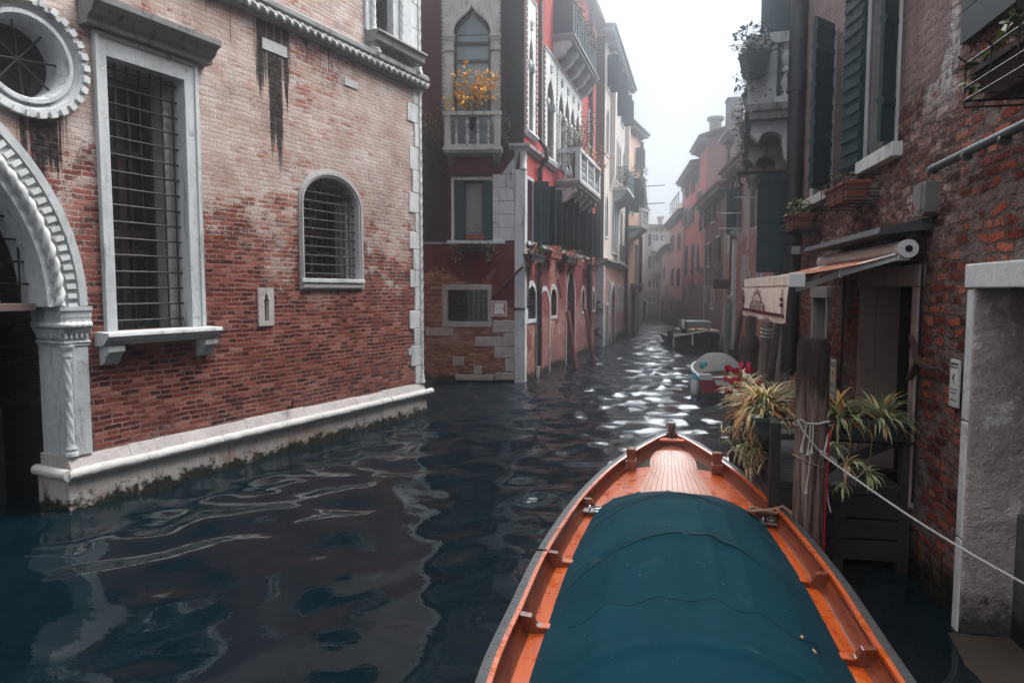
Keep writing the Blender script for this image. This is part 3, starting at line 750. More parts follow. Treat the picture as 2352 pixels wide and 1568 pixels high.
    # arched window
    a = MB(f); a.ring(awo, awi, .06, .22); a.ring(archp(3.87, 5.40, 2.65, 4.06, .58, 'round', 18), archp(3.90, 5.36, 2.72, 4.05, .53, 'round', 18), .04, .1)
    ao = a.build('arched_window', mat_stone('window_stone', (.38, .375, .38), .35, 14., .012, .3), root, bevel=.006)
    a = MB(f); a.box(3.84, 5.42, .02, .2, 2.74, 2.81); a.build('sill', M['stone_clean'], ao, bevel=.008)
    a = MB(f); a.box(5.14, 5.32, .22, .55, 2.80, 4.2); a.box(3.93, 3.98, .22, .55, 2.8, 4.2); a.build('reveal', mat_stone('reveal_stone_pale', (.36, .345, .345), .4, 12.), ao)
    a = MB(f)
    for k in range(9):
        x = 3.98 + 1.28 * (k + .5) / 9; q = (x - 4.625) / .695; zt = 4.05 + .49 * math.sqrt(max(0, 1 - q * q)); a.tube([(x, .19, 2.81), (x, .19, zt)], .011, 6, False)
    for k in range(11):
        z = 2.9 + .152 * k; hw = .695 * (math.sqrt(max(.05, 1 - ((z - 4.05) / .49) ** 2)) if z > 4.05 else 1); a.tube([(4.625 - hw, .165, z), (4.625 + hw, .165, z)], .013, 6, False)
    a.build('grille', M['iron'], ao)
    window_set(f, ao, archp(3.93, 5.16, 2.80, 4.05, .49, 'round', 18), .10, .42, 'glass', fw=.08, mullions=1, transoms=(3.25, 3.6), name='casement')
    # little keyhole niche
    n_ = MB(f); kh = [(3.055, 2.14), (3.145, 2.14), (3.145, 2.42), (3.16, 2.45), (3.13, 2.48), (3.125, 2.53), (3.10, 2.56), (3.075, 2.53), (3.07, 2.48), (3.04, 2.45), (3.055, 2.42)]
    n_.wall(2.94, 3.25, 2.06, 2.65, [kh], .07, .08); n_.box(2.94, 2.96, .071, .2, 2.06, 2.65); n_.box(3.23, 3.25, .071, .2, 2.06, 2.65)
    nn = n_.build('alms_niche', mat_stone('niche_stone', (.42, .39, .385), .4, 3.), root)
    n_ = MB(f); n_.box(3.03, 3.17, .15, .2, 2.12, 2.58); n_.build('back_plate', M['terracotta'], nn)
    # string course with rope moulding
    s = MB(f); s.prism([(.1, 6.86), (-.06, 6.86), (-.10, 6.89), (-.10, 6.96), (-.02, 7.02), (.1, 7.04)], -26, L + .10, 'x'); s.prism([(.1, 6.70), (.02, 6.70), (-.02, 6.74), (-.02, 6.86), (.1, 6.86)], -26, L + .02, 'x')
    so_ = s.build('string_course', M['stone_dark'], root)
    s = MB(f); rope_x(s, -2, L + .12, -.035, 6.80, .052, .17, 12, .0125, 2, .30); s.build('rope_moulding', M['stone'], so_)
    # quoins, corner shaft and inset blocks
    q = MB(f); z = .66; random.seed(3); k = 0
    while z < H - .5:
        h = random.uniform(.34, .5)
        if z < 6.7 < z + h: h = 6.7 - z
        w_ = (.30 if k % 2 else .17) + random.uniform(-.05, .06)
        if h > .1: q.box(L - w_ - .06, L - .03, .07 + random.uniform(0, .012), .2, z + .004, z + h - .004)
        z += h; k += 1
        if 6.65 < z < 7.0: z = 7.05
    q.build('quoins', M['stone_clean'], root, bevel=.012)
    q = MB(f); twist_col(q, L - .01, .09, .86, 6.52, .05, .22, 3, .16, 16, .02); twist_col(q, L - .01, .09, 7.2, 12.3, .05, .22, 3, .16, 16, .03)
    q.lathe([(.075, .66), (.075, .72), (.055, .75), (.065, .8), (.05, .86)], L - .01, .09, 14); q.lathe([(.05, 6.5), (.06, 6.54), (.05, 6.57), (.085, 6.68), (.09, 6.7)], L - .01, .09, 14)
    q.lathe([(.085, 7.02), (.085, 7.08), (.06, 7.12), (.07, 7.16), (.05, 7.2)], L - .01, .09, 14)
    q.build('corner_shaft', M['stone_clean'], root)
    for (u0, u1, z0, z1) in ((3.16, 3.67, 6.27, 6.44), (5.02, 5.38, 6.22, 6.35), (6.85, 7.1, 1.28, 1.42)):
        q = MB(f); q.box(u0, u1, .08, .2, z0, z1); q.build('stone_block', mat_stone('block_stone', (.42, .43, .44), .3), root, bevel=.006)
    q = MB(f); q.tube([(3.51, .12, .72), (3.51, -.0, .72), (3.51, -.02, .86)], .018, 8); q.build('iron_spike', M['iron'], root)
    # upper window on its lion-head brackets
    s = MB(f); s.prism([(.1, 7.34), (-.22, 7.34), (-.23, 7.30), (-.18, 7.27), (-.16, 7.16), (-.12, 7.13), (.1, 7.13)], 5.62, 7.18, 'x'); us = s.build('upper_window', M['stone_dark'], root, bevel=.006)
    s = MB(f)
    s.box(5.60, 5.80, .05, .2, 7.35, 10.1); s.box(6.42, 7.02, .05, .2, 7.35, 10.1); s.build('jambs', M['stone'], us, bevel=.006)
    for x in (5.78, 6.66):
        s = MB(f); twist_col(s, x, .03, 7.52, 10.0, .05, .16, 3, .16, 14, .02); s.lathe([(.08, 7.35), (.08, 7.42), (.055, 7.45), (.065, 7.49), (.05, 7.52)], x, .03, 14); s.build('colonnette', M['stone_clean'], us)
    window_set(f, us, rectp(5.80, 6.42, 7.34, 10.0), .1, .3, 'glass', fw=.05, transoms=(8.2,), name='casement')
    for x in (5.74, 7.02):
        s = MB(f); s.box(x - .08, x + .09, -.08, .1, 7.085, 7.13)
        # head: muzzle, brow, mane locks
        def ball(cx, cy_, cz, rx, ry, rz, n=8):
            vs = []; fs = []
            for i in range(n + 1):
                th = PI * i / n
                for k in range(12):
                    ph = 2 * PI * k / 12; vs.append((cx + rx * math.sin(th) * math.cos(ph), cy_ + ry * math.cos(th), cz + rz * math.sin(th) * math.sin(ph)))
            for i in range(n):
                for k in range(12): fs.append((i * 12 + k, i * 12 + (k + 1) % 12, (i + 1) * 12 + (k + 1) % 12, (i + 1) * 12 + k))
            s.mesh(vs, fs, True)
        ball(x, -.02, 6.985, .075, .11, .09); ball(x, -.12, 6.96, .04, .055, .045); ball(x, -.10, 7.02, .055, .04, .03); ball(x, -.13, 6.93, .03, .03, .02)
        for k in range(12):
            a0 = 2 * PI * k / 12; s.tube([(x + .07 * math.cos(a0), -.07, 6.985 + .08 * math.sin(a0)), (x + .105 * math.cos(a0 + .2), -.02, 6.985 + .11 * math.sin(a0 + .2)), (x + .10 * math.cos(a0 + .5), .06, 6.985 + .115 * math.sin(a0 + .5))], [.018, .022, .012], 6)
        s.build('lion_head', M['stone'], us)
build_palazzo()
# ================================================================ red corner house
ORANGE = [(.05, (.07, .018, .012)), (.3, (.17, .05, .03)), (.55, (.27, .095, .055)), (.8, (.36, .16, .10)), (1, (.42, .22, .15))]
ROSE = [(.05, (.10, .03, .028)), (.3, (.22, .07, .065)), (.6, (.31, .11, .10)), (1, (.40, .19, .17))]
def block(mb, fr, x0, y0, x1, y1, y=-.012, d=.15):
    a = fr.rect(x0, y1, x1, y0); mb.box(min(a[0], a[1]), max(a[0], a[1]), y, d, min(a[2], a[3]), max(a[2], a[3]))
def gothic_frame(mb, fr, x0, x1, z0, zs, rise, fw, y0, y1, kind='ogee', rect_top=None):
    o = archp(x0 - fw, x1 + fw, z0, zs, rise + fw * 1.6, kind); i = archp(x0, x1, z0, zs, rise, kind)
    mb.ring(o, i, y0, y1)
    return i
def balustrade(mb, x0, x1, y, z, h, nb, post=.16, rail=.10, ends=True):
    """posts, rail and base along local x; balusters between"""
    mb.box(x0 - .03, x1 + .03, y - .11, y + .11, z + h - rail, z + h); mb.box(x0, x1, y - .09, y + .09, z, z + .08)
    if ends:
        for x in (x0 + post / 2, x1 - post / 2): mb.box(x - post / 2, x + post / 2, y - .085, y + .085, z + .08, z + h - rail)
    a, b = x0 + post, x1 - post
    for i in range(nb): baluster(mb, a + (b - a) * (i + .5) / nb, y, z + .08, h - rail - .08)
def build_red():
    root = thing('red_house', 'red plastered corner house with gothic windows, stone balconies and a brick base', 'house', RR.w(3, 0, 0))
    H = 14.2; L = RF.L; L2 = RR.L - .25
    mbk = mat_brick('red_house_base', ORANGE, (.20, .12, .10), (.115, .018, .020), .40, 0, 4, .5, 1.7, ms=.013)
    mrr = mat_brick('red_house_canal_base', [(p, tuple(x * .72 for x in c)) for p, c in ROSE], (.24, .17, .155), (.15, .030, .037), .52, 0, 4, .22, 4.4, salt=.45)
    mup = mat_plaster('red_plaster', (.33, .062, .062), (.23, .038, .042), .5, 2., stain=(.10, .04, .042))
    g = G('maroon_plaster'); u, v, _ = g.xyz(g.UV); n1 = g.noise(g.mapv(g.UV, (1, .45, 1)), .9, 6, .7, .3); n2 = g.noise(g.UV, 5, 5, .7)
    c = g.mix(g.lin(n1, .35, .65), (.062, .014, .016), (.022, .011, .012))
    rd = g.ma('MULTIPLY', g.ma('MULTIPLY', g.ss(v, 5.75, 5.95), g.ma('SUBTRACT', 1.0, g.ss(v, 6.15, 6.45))), g.ma('MULTIPLY', g.ss(u, .7, 1.0), g.ma('SUBTRACT', 1.0, g.ss(u, 2.2, 2.5))))
    c = g.mix(g.ma('MULTIPLY', rd, g.lin(n2, .3, .6, .5, 1)), c, (.16, .022, .03))
    lo = g.ma('MULTIPLY', g.ma('SUBTRACT', 1.0, g.ss(v, 4.0, 4.9)), g.ma('SUBTRACT', 1.0, g.ss(u, .7, 1.0))); c = g.mix(g.ma('MULTIPLY', lo, g.ss(n1, .45, .6)), c, (.20, .075, .06))
    bl = g.ma('MULTIPLY', g.ss(g.ma('ADD', u, g.lin(n2, .3, .7, -.12, .12)), 2.33, 2.5), g.ss(v, 6.3, 6.9)); c = g.mix(bl, c, g.mix(g.ss(n2, .5, .7), (.008, .008, .009), (.035, .033, .033)))
    lf = g.ma('SUBTRACT', 1.0, g.ss(g.ma('ADD', u, g.lin(n1, .3, .7, -.3, .3)), .5, .95)); c = g.mix(g.ma('MULTIPLY', lf, g.ma('SUBTRACT', 1.0, g.ss(v, 6.0, 8.0))), c, g.mix(g.ss(n2, .45, .7), (.012, .011, .011), (.04, .03, .028)))
    mdk = g.fin(c, .9, g.ma('ADD', n2, g.noise(g.UV, 30, 3, .6)), .6, .012, .15)
    # --- side canal front
    lw = RF.rect(1029, 738, 1120, 666); lw_h = rectp(*lw)
    mw = RF.rect(1044, 552, 1131, 414); mw_h = rectp(*mw)
    gw = RF.rect(1043, 250, 1127, 82); gz = RF.uv(1085, 14)[1] - gw[3]
    gw_h = archp(gw[0], gw[1], 6.66, gw[3], gz, 'ogee', 20)
    ZL = 3.95
    b = MB(RF); b.wall(-9, L, -.6, ZL, [lw_h], 0, .3); shell(b, -9, L, 0, 6, ZL, False); b.build('base_wall', mbk, root)
    b = MB(RF); b.wall(-9, L, ZL, H, [mw_h, gw_h], 0, .3); b.build('upper_wall', mdk, root)
    # --- main canal front
    holes = []; W = []
    for (u0, u1) in ((.3, .88), (1.98, 2.72), (4.7, 5.6), (7.4, 8.4), (9.5, 10.4)): W.append(rectp(u0, u1, 4.02, 5.75))
    def rr(x0, y0, x1, y1): return RR.rect(x0, y0, x1, y1)
    base = []
    for (x0, yb, x1, ys, rise, k) in ((1211, 738, 1229, 676, .28, 'round'), (1264, 736, 1277, 684, .26, 'round'), (1300, 815, 1319, 700, 1.05, 'pointed'), (1335, 738, 1342, 690, .3, 'pointed'), (1360, 735, 1365, 695, .3, 'round')):
        a = rr(x0, yb, x1, ys); z0 = -.4 if yb > 800 else 1.78
        zs = {1211: 2.45, 1264: 2.40, 1300: 2.25, 1335: 2.35, 1360: 2.3}[x0]
        base.append((a[0], a[1], z0, zs, rise, k))
    bh = [archp(*q, 12) for q in base]
    b = MB(RR); b.wall(0, L2, -.6, ZL, bh, 0, .35); shell(b, 0, L2, 0, 6, ZL, True, False); b.build('base_wall', mrr, root)
    gl = [(.36, .80, 7.05, 9.0, .85)]
    lights = [(2.55, 3.45)] + [(4.2 + .98 * k, 4.98 + .98 * k) for k in range(4)]
    gh = [archp(.36, .80, 7.05, 9.0, .85, 'ogee')] + [archp(a, c, 6.75, 8.55, .85, 'ogee') for a, c in lights] + [archp(10.0, 10.6, 6.9, 8.6, .8, 'ogee')]
    tb = [rectp(4.0, 5.2, 11.0, 13.2), rectp(6.2, 7.4, 11.0, 13.2)]
    b = MB(RR); b.wall(0, L2, ZL, H, W + gh + tb, 0, .35); shell(b, 0, L2, 0, 6, H, True, False)
    b.mesh([(0, 0, H), (L2, 0, H), (L2, 6, H), (0, 6, H)], [(0, 1, 2, 3)])
    b.build('upper_wall', mup, root)
    r = MB(RR); roofslab(r, 0, L2, 0, 6, H + .02, .35, .2); r.build('roof', M['tile'], root)
    # corner stones
    q = MB(RF); z = -.5; random.seed(9); k = 0
    lower = ((1091, 773, 1158, 796), (1156, 765, 1200, 796), (1132, 736, 1200, 764), (1135, 797, 1200, 822), (1160, 823, 1200, 853), (1137, 855, 1200, 872))
    for (x0, y0, x1, y1) in lower + ((978, 753, 1040, 771), (1046, 860, 1134, 873), (1040, 819, 1066, 840), (1088, 840, 1107, 859)): q = MB(RF); block(q, RF, x0, y0, x1, y1, -.015 - .004 * (k % 6), .15); q.build('stone_block', M['stone_rough'], root, bevel=.02); k += 1
    q = MB(RF); q.box(L - .26, L + .04, -.05, .25, -.3, 5.95); q.build('corner_strip', M['stone'], root, bevel=.02)
    q = MB(RF)
    a = RF.uv(1131, 552)[0]
    z = 4.0; i = 0
    while z < 5.6:
        q.box(a + .01, L - .265, -.016 - .004 * (i % 2), .2, z + .006, z + .36); z += .366; i += 1
    q.prism([(a + .28, 5.84), (L - .265, 5.84), (L - .265, 6.5), (L - .12, 6.5)], -.02, .2) 
    q.build('stone_facing', M['stone'], root, bevel=.006)
    q = MB(RF); q.lathe([(.10, 5.95), (.10, 6.0), (.075, 6.03), (.075, 6.32), (.09, 6.35), (.085, 6.38), (.13, 6.48)], L - .02, -.0, 14); q.build('corner_shaft', M['stone'], root)
    prof = [(.1, 6.48), (-.06, 6.48), (-.08, 6.53), (-.16, 6.57), (-.18, 6.64), (.1, 6.66)]
    q = MB(RF); q.prism(prof, L - .42, L + .14, 'x'); q.build('cornice', M['stone'], root)
    q = MB(RR); q.prism(prof, .0, 3.7, 'x'); q.build('cornice', M['stone'], root)
    q = MB(RR); q.prism([(y * .999, z - .001) for y, z in prof], 8.3, L2, 'x'); q.build('cornice', M['stone'], root)
    q = MB(RR); q.box(-.03, .22, -.03, .2, -.3, 6.4); q.build('corner_strip', M['stone'], root, bevel=.015)
    q = MB(RF); q.box(-9, a, -.05, .1, 3.90, 3.97); q.build('ledge', M['stone_dark'], root)
    # lower barred window
    q = MB(RF); o = RF.rect(1016, 751, 1129, 653); q.ring(rectp(*o), lw_h, -.025, .2)
    lwo = q.build('barred_window', M['stone_rough'], root, bevel=.012)
    q = MB(RF); grille(q, lw[0], lw[1], lw[2], lw[3], .05, 8, 6, .009); q.build('grille', M['iron'], lwo)
    q = MB(RF); q.box(lw[0], lw[1], .24, .28, lw[2], lw[3]); q.build('pane', M['glass'], lwo)
    # shuttered window with curtain
    q = MB(RF); fw = .09; q.ring(rectp(mw[0] - fw, mw[1] + .0, mw[2] - .1, mw[3] + .09), mw_h, -.02, .2)
    mwo = q.build('shuttered_window', M['stone'], root, bevel=.008)
    q = MB(RF); q.box(mw[0] - .2, mw[1] + .35, -.09, .1, mw[2] - .10, mw[2] - .005); q.build('sill', M['stone'], mwo, bevel=.008)
    for (x, sd, an) in ((mw[0] + .02, 1, 2.75), (mw[1] - .02, -1, 2.75)):
        q = MB(RF); w_ = .27; q.box(x if sd > 0 else x - w_, x + w_ if sd > 0 else x, .04, .08, mw[2] + .01, mw[3] - .01)
        for kz in (.12, .5, .85): q.box(min(x, x + sd * w_) + .02, max(x, x + sd * w_) - .02, .025, .04, mw[2] + (mw[3] - mw[2]) * kz, mw[2] + (mw[3] - mw[2]) * kz + .06)
        q.build('shutter', M['teal'], mwo)
    q = MB(RF); n = 40; vs = []; fs = []
    for i in range(n + 1):
        x = mw[0] + .3 + (mw[1] - mw[0] - .58) * i / n; vs += [(x, .20 + .014 * math.sin(i * 1.3), mw[2] + .1), (x, .20 + .014 * math.sin(i * 1.3), mw[3] - .05)]
    for i in range(n): fs.append((2 * i, 2 * i + 2, 2 * i + 3, 2 * i + 1))
    q.mesh(vs, fs, True); q.build('curtain', mat_plain('net_curtain', (.30, .31, .32), .9, 0, .2, .2, 40), mwo)
    q = MB(RF); q.box(mw[0], mw[1], .27, .3, mw[2], mw[3]); q.build('pane', M['glass'], mwo)
    # gothic window above the balcony
    q = MB(RF); xo0, xo1 = RF.uv(1018, 200)[0], RF.uv(1148, 200)[0]
    q.wall(xo0, xo1, 6.66, 11.9, [archp(gw[0], gw[1], 6.67, gw[3], gz, 'ogee', 20)], -.035, .2)
    q.box(xo0, xo0 + .01, -.034, .05, 6.66, 11.9); q.box(xo1 - .01, xo1, -.034, .05, 6.66, 11.9)
    go = q.build('gothic_window', M['stone_sooty'], root)
    q = MB(RF)
    q.ring(archp(gw[0] - .12, gw[1] + .12, gw[3], gw[3] + .01, gz + .22, 'ogee', 20), archp(gw[0] - .0, gw[1] + .0, gw[3], gw[3] + .01, gz + .02, 'ogee', 20), -.075, .0)
    for x in (gw[0], gw[1]):
        s_ = -1 if x == gw[0] else 1; x0, x1 = sorted((x, x + s_ * .24))
        q.build('arch_moulding' if s_ < 0 else 'capital', M['stone_sooty'], go, bevel=.006); q = MB(RF)
        q.box(x0, x1, -.06, .18, 6.67, gw[3] - .42); q.box(x0 - .02, x1 + .02, -.09, .18, gw[3] - .42, gw[3] - .35); q.box(x0, x1, -.06, .18, gw[3] - .35, gw[3] - .14)
        for k in range(3): q.box(x0 - .015 - .012 * k, x1 + .015 + .012 * k, -.075 - .012 * k, .18, gw[3] - .14 + .05 * k, gw[3] - .095 + .05 * k)
    q.build('capital', M['stone_sooty'], go, bevel=.006); q = MB(RF)
    for x in (xo0, xo1):
        for k in range(44): q.box(x - .025, x + .025, -.075, .0, 6.7 + .115 * k, 6.7 + .115 * k + .06)
    q.build('dentils', M['stone_sooty'], go)
    window_set(RF, go, gw_h, 0, .22, mat_glass('reflecting_glass', (.16, .22, .26), .03), frame=None, fmat='casement2', fw=.07, mullions=0, transoms=(gw[3] - .14, gw[3] - .62, 8.0), name='casement')
    # small balcony on the side canal
    bz = RF.uv(1085, 340, -.5)[1]; bx0, bx1 = RF.uv(1021, 300, -.55)[0], RF.uv(1149, 300, -.55)[0]
    q = MB(RF); q.box(bx0 - .05, bx1 + .05, -.62, .0, bz - .08, bz); q.box(bx0 - .02, bx1 + .02, -.58, .0, bz - .14, bz - .08)
    ba = q.build('balcony', M['stone_sooty'], root, bevel=.008)
    zt = RF.uv(1085, 257, -.55)[1]
    q = MB(RF); balustrade(q, bx0, bx1, -.52, bz, zt - bz, 4, .17, .10); q.build('balustrade', M['stone_sooty'], ba, bevel=.004)
    q = MB(RF)
    for x in (bx0 + .06, bx1 - .06): q.box(x - .06, x + .06, -.5, -.0, bz + .8 * (zt - bz), bz + .97 * (zt - bz)); q.box(x - .06, x + .06, -.5, -.0, bz, bz + .08)
    q.build('side_rails', M['stone_dark'], ba)
    for x in (bx0 + .12, bx1 - .12):
        q = MB(RF); bracket(q, x - .09, x + .09, 0, .5, bz - .14, .3); q.build('bracket', M['stone_dark'], ba)
    # canal side: stone window groups
    def gwin(name, xs, z0, zs, rise, x0, x1, zt, sill=True):
        hs = [archp(a, c, z0 + .005, zs, rise, 'ogee') for a, c in xs]
        q = MB(RR); q.wall(x0, x1, z0, zt, hs, -.05, .3); q.box(x0, x0 + .008, -.049, .05, z0, zt); q.box(x1 - .008, x1, -.049, .05, z0, zt)
        o = q.build(name, M['stone_clean'], root)
        q = MB(RR)
        n = int((x1 - x0) / .16)
        for k in range(n): q.box(x0 + (x1 - x0) * k / n, x0 + (x1 - x0) * (k + .55) / n, -.095, -.03, zt - .04, zt + .04)
        m = int((zt - z0) / .16)
        for x in (x0, x1):
            for k in range(m): q.box(x - .035, x + .035, -.09, -.03, z0 + .16 * k, z0 + .16 * k + .09)
        for a, c in xs:
            q.build('dentil_border' if a == xs[0][0] else 'capital', M['stone'], o); q = MB(RR)
            q.lathe([(.0, zs + rise + .02), (.07, zs + rise + .06), (.05, zs + rise + .12), (.10, zs + rise + .22), (.06, zs + rise + .3), (.02, zs + rise + .36)], (a + c) / 2, -.06, 8); q.build('finial', M['stone'], o); q = MB(RR)
            for x in (a, c):
                if x == c: q.build('capital', M['stone'], o); q = MB(RR)
                q.box(x - .12, x + .12, -.11, .1, zs - .13, zs); q.box(x - .10, x + .10, -.09, .1, zs - .18, zs - .13)
        q.build('capital', M['stone'], o)
        for a, c in xs:
            p = MB(RR); p.prism(archp(a - .01, c + .01, z0, zs, rise, 'ogee'), .24, .28); p.build('pane', M['glass_sky'], o)
        if sill:
            p = MB(RR); p.prism([(.1, z0), (-.14, z0), (-.15, z0 - .05), (-.08, z0 - .1), (.1, z0 - .12)], x0 - .06, x1 + .06, 'x'); p.build('sill', M['stone'], o)
        return o
    gwin('gothic_window', [(.36, .80)], 7.05, 9.0, .85, .10, 1.12, 10.75)
    gwin('gothic_window', [lights[0]], 6.75, 8.55, .85, 2.18, 3.85, 10.0)
    g4 = gwin('gothic_loggia', lights[1:], 6.75, 8.55, .85, 3.9, 8.25, 10.0, False)
    q = MB(RR)
    for x in (4.2 - .1, 5.08, 6.06, 7.04, 8.02):
        q.lathe([(.11, 6.75), (.11, 6.85), (.085, 6.9), (.08, 8.2), (.095, 8.24), (.085, 8.28), (.14, 8.42)], x, -.06, 12)
    q.build('columns', M['stone_clean'], g4)
    gwin('gothic_window', [(10.0, 10.6)], 6.9, 8.6, .8, 9.75, 10.9, 10.0)
    # big balcony
    def bal(u0, u1, pr, zf, h, nb, mst, nbr, solid=False):
        q = MB(RR); q.box(u0 - .06, u1 + .06, -pr - .1, .0, zf - .1, zf); q.box(u0 - .02, u1 + .02, -pr - .04, .0, zf - .2, zf - .1)
        o = q.build('balcony', M['stone_dark'], root, bevel=.01)
        if not solid:
            q = MB(RR); balustrade(q, u0, u1, -pr, zf, h, nb, .24, .13)
            for x in (u0 + (u1 - u0) / 3, u0 + 2 * (u1 - u0) / 3): q.box(x - .1, x + .1, -pr - .08, -pr + .08, zf + .08, zf + h - .13)
            q.build('balustrade', M['stone'], o, bevel=.005)
            for x in (u0 + .09, u1 - .09):
                q = MB(RR); q.box(x - .1, x + .1, -pr + .12, 0, zf + h - .13, zf + h); q.box(x - .08, x + .08, -pr + .09, 0, zf, zf + .08)
                for k in range(1): baluster(q, x, -pr * .45, zf + .08, h - .21)
                q.build('side_rail', M['stone'], o)
        for k in range(nbr):
            x = u0 + .15 + (u1 - u0 - .3) * k / (nbr - 1); q = MB(RR); bracket(q, x - .13, x + .13, 0, pr * .92, zf - .2, .62); q.build('bracket', mst, o)
        return o
    bal(3.9, 8.1, .75, 6.22, 1.06, 10, M['stone'], 5)
    tbal = bal(3.45, 8.3, .62, 10.78, 1.0, 0, M['stone'], 5, True)
    q = MB(RR); q.box(3.5, 8.25, -.62, -.59, 10.80, 11.9); q.box(3.5, 3.53, -.59, 0, 10.8, 11.9)
    q.build('green_screen', M['teal'], tbal)
    q = MB(RR)
    for k in range(12): q.tube([(3.5 + .43 * k, -.63, 10.8), (3.5 + .43 * k, -.63, 11.95)], .015, 5)
    q.tube([(3.45, -.63, 11.95), (8.3, -.63, 11.95)], .025, 6); q.build('railing', M['iron'], tbal)
    for hh in tb:
        window_set(RR, root, hh, 0, .2, 'glass', fmat='whitewood', fw=.1, name='balcony_door')
    # shuttered windows of the middle floor
    for i, hh in enumerate(W):
        u0, u1, z0, z1 = hh[0][0], hh[1][0], hh[0][1], hh[2][1]
        q = MB(RR); q.ring(rectp(u0 - .09, u1 + .09, z0 - .02, z1 + .09), hh, -.02, .2); q.box(u0 - .16, u1 + .16, -.1, .1, z0 - .12, z0 - .021)
        wo = q.build('shuttered_window', M['stone'], root, bevel=.006)
        q = MB(RR); q.box(u0, u1, .24, .28, z0, z1); q.build('pane', M['glass'], wo)
        q = MB(RR); shutter(q, u1 + .02, -.03, z0, z1, .47, 1.62 if i else 1.5, 1, .035, 7); q.build('shutter', M['teal'] if i % 2 == 0 else M['teal2'], wo)
        if i > 0: q = MB(RR); shutter(q, u0 - .02, -.03, z0, z1, .47, 1.35 if i % 2 else 1.6, -1, .035, 7); q.build('shutter', M['teal2'] if i % 2 == 0 else M['teal'], wo)
    # openings at the water
    for i, q_ in enumerate(base):
        a, c, z0, zs, rise, kd = q_; q = MB(RR); fw = .13
        q.ring(archp(a - fw, c + fw, z0 - (.12 if z0 > 0 else 0), zs, rise + fw * 1.3, kd, 12), archp(*q_, 12), -.03, .2)
        wo = q.build('water_door' if z0 < 0 else 'arched_window', M['stone_rough'] if i else M['stone'], root, bevel=.01)
        q = MB(RR); q.prism(archp(a, c, z0, zs, rise, kd, 12), .3, .34); q.build('door_leaf' if z0 < 0 else 'pane', mat_paint('weathered_door', (.10, .095, .095), .8, .5) if z0 < 0 else M['glass'], wo)
        if i == 0: q = MB(RR); grille(q, a, c, z0, zs + .15, .08, 4, 7, .01); q.build('grille', M['iron'], wo)
    q = MB(RR); a = RR.uv(1236, 740)[0]; c = RR.uv(1263, 740)[0]
    q.ring(archp(a, c, -.4, 2.0, .75, 'pointed', 14), archp(a + .09, c - .09, -.4, 2.0, .62, 'pointed', 14), -.02, .1); q.build('blind_arch', M['stone'], root)
    # pipes
    for (px, py0, z0, zt, rr_) in ((1240, 300, .35, 14.1, .075), (1356, 460, .55, 14.1, .09)):
        u = RR.uv(px, 500, -.1)[0]; q = MB(RR)
        q.tube([(u, -.1, z0), (u, -.1, 3.6), (u, -.1, 6.2), (u, -.1 - .2, 6.5), (u, -.3, 6.75), (u, -.12, 7.0), (u, -.1, zt)] if px == 1240 else [(u, -.1, z0), (u, -.1, zt)], rr_, 10)
        for z in (1.2, 2.6, 4.4, 8, 10): q.tube([(u, -.1, z), (u, -.1, z + .12)], rr_ * 1.2, 10)
        q.build('downpipe', M['pipe'], root)
    # iron rods
    q = MB(RF); q.tube([(RF.uv(1128, 683, -.06)[0], -.06, RF.uv(1128, 683, -.06)[1]), (RF.uv(1200, 612, -.06)[0], -.06, RF.uv(1200, 612, -.06)[1])], .035, 6); q.build('iron_rod', M['rust'], root)
    q = MB(RF); q.tube([(L - .28, -.08, 2.12), (L + .05, -.08, 2.10)], .025, 6); q.build('iron_bracket', M['rust'], root)
    q = MB(RR); q.tube([(.05, -.09, 2.10), (.32, -.07, 3.2)], .022, 6); q.build('iron_tie', M['rust'], root)
    q = MB(RR); a = RR.uv(1282, 640, -.05); c = RR.uv(1288, 684, -.05); q.tube([(a[0], -.05, a[1]), (c[0], -.05, c[1])], .03, 6); q.build('iron_tie', M['rust'], root)
    # white electric conduit
    q = MB(RR); u = RR.uv(1233, 800, -.03)[0]; q.tube([(u, -.03, -.1), (u, -.03, 2.1)], .018, 6); q.build('conduit', M['stone_clean'], root)
M['casement2'] = mat_plain('dark_window_frame', (.020, .022, .026), .5, 0, .4, .2)
M['whitewood'] = mat_plain('white_window_wood', (.42, .44, .46), .6, 0, .4, .2)
build_red()

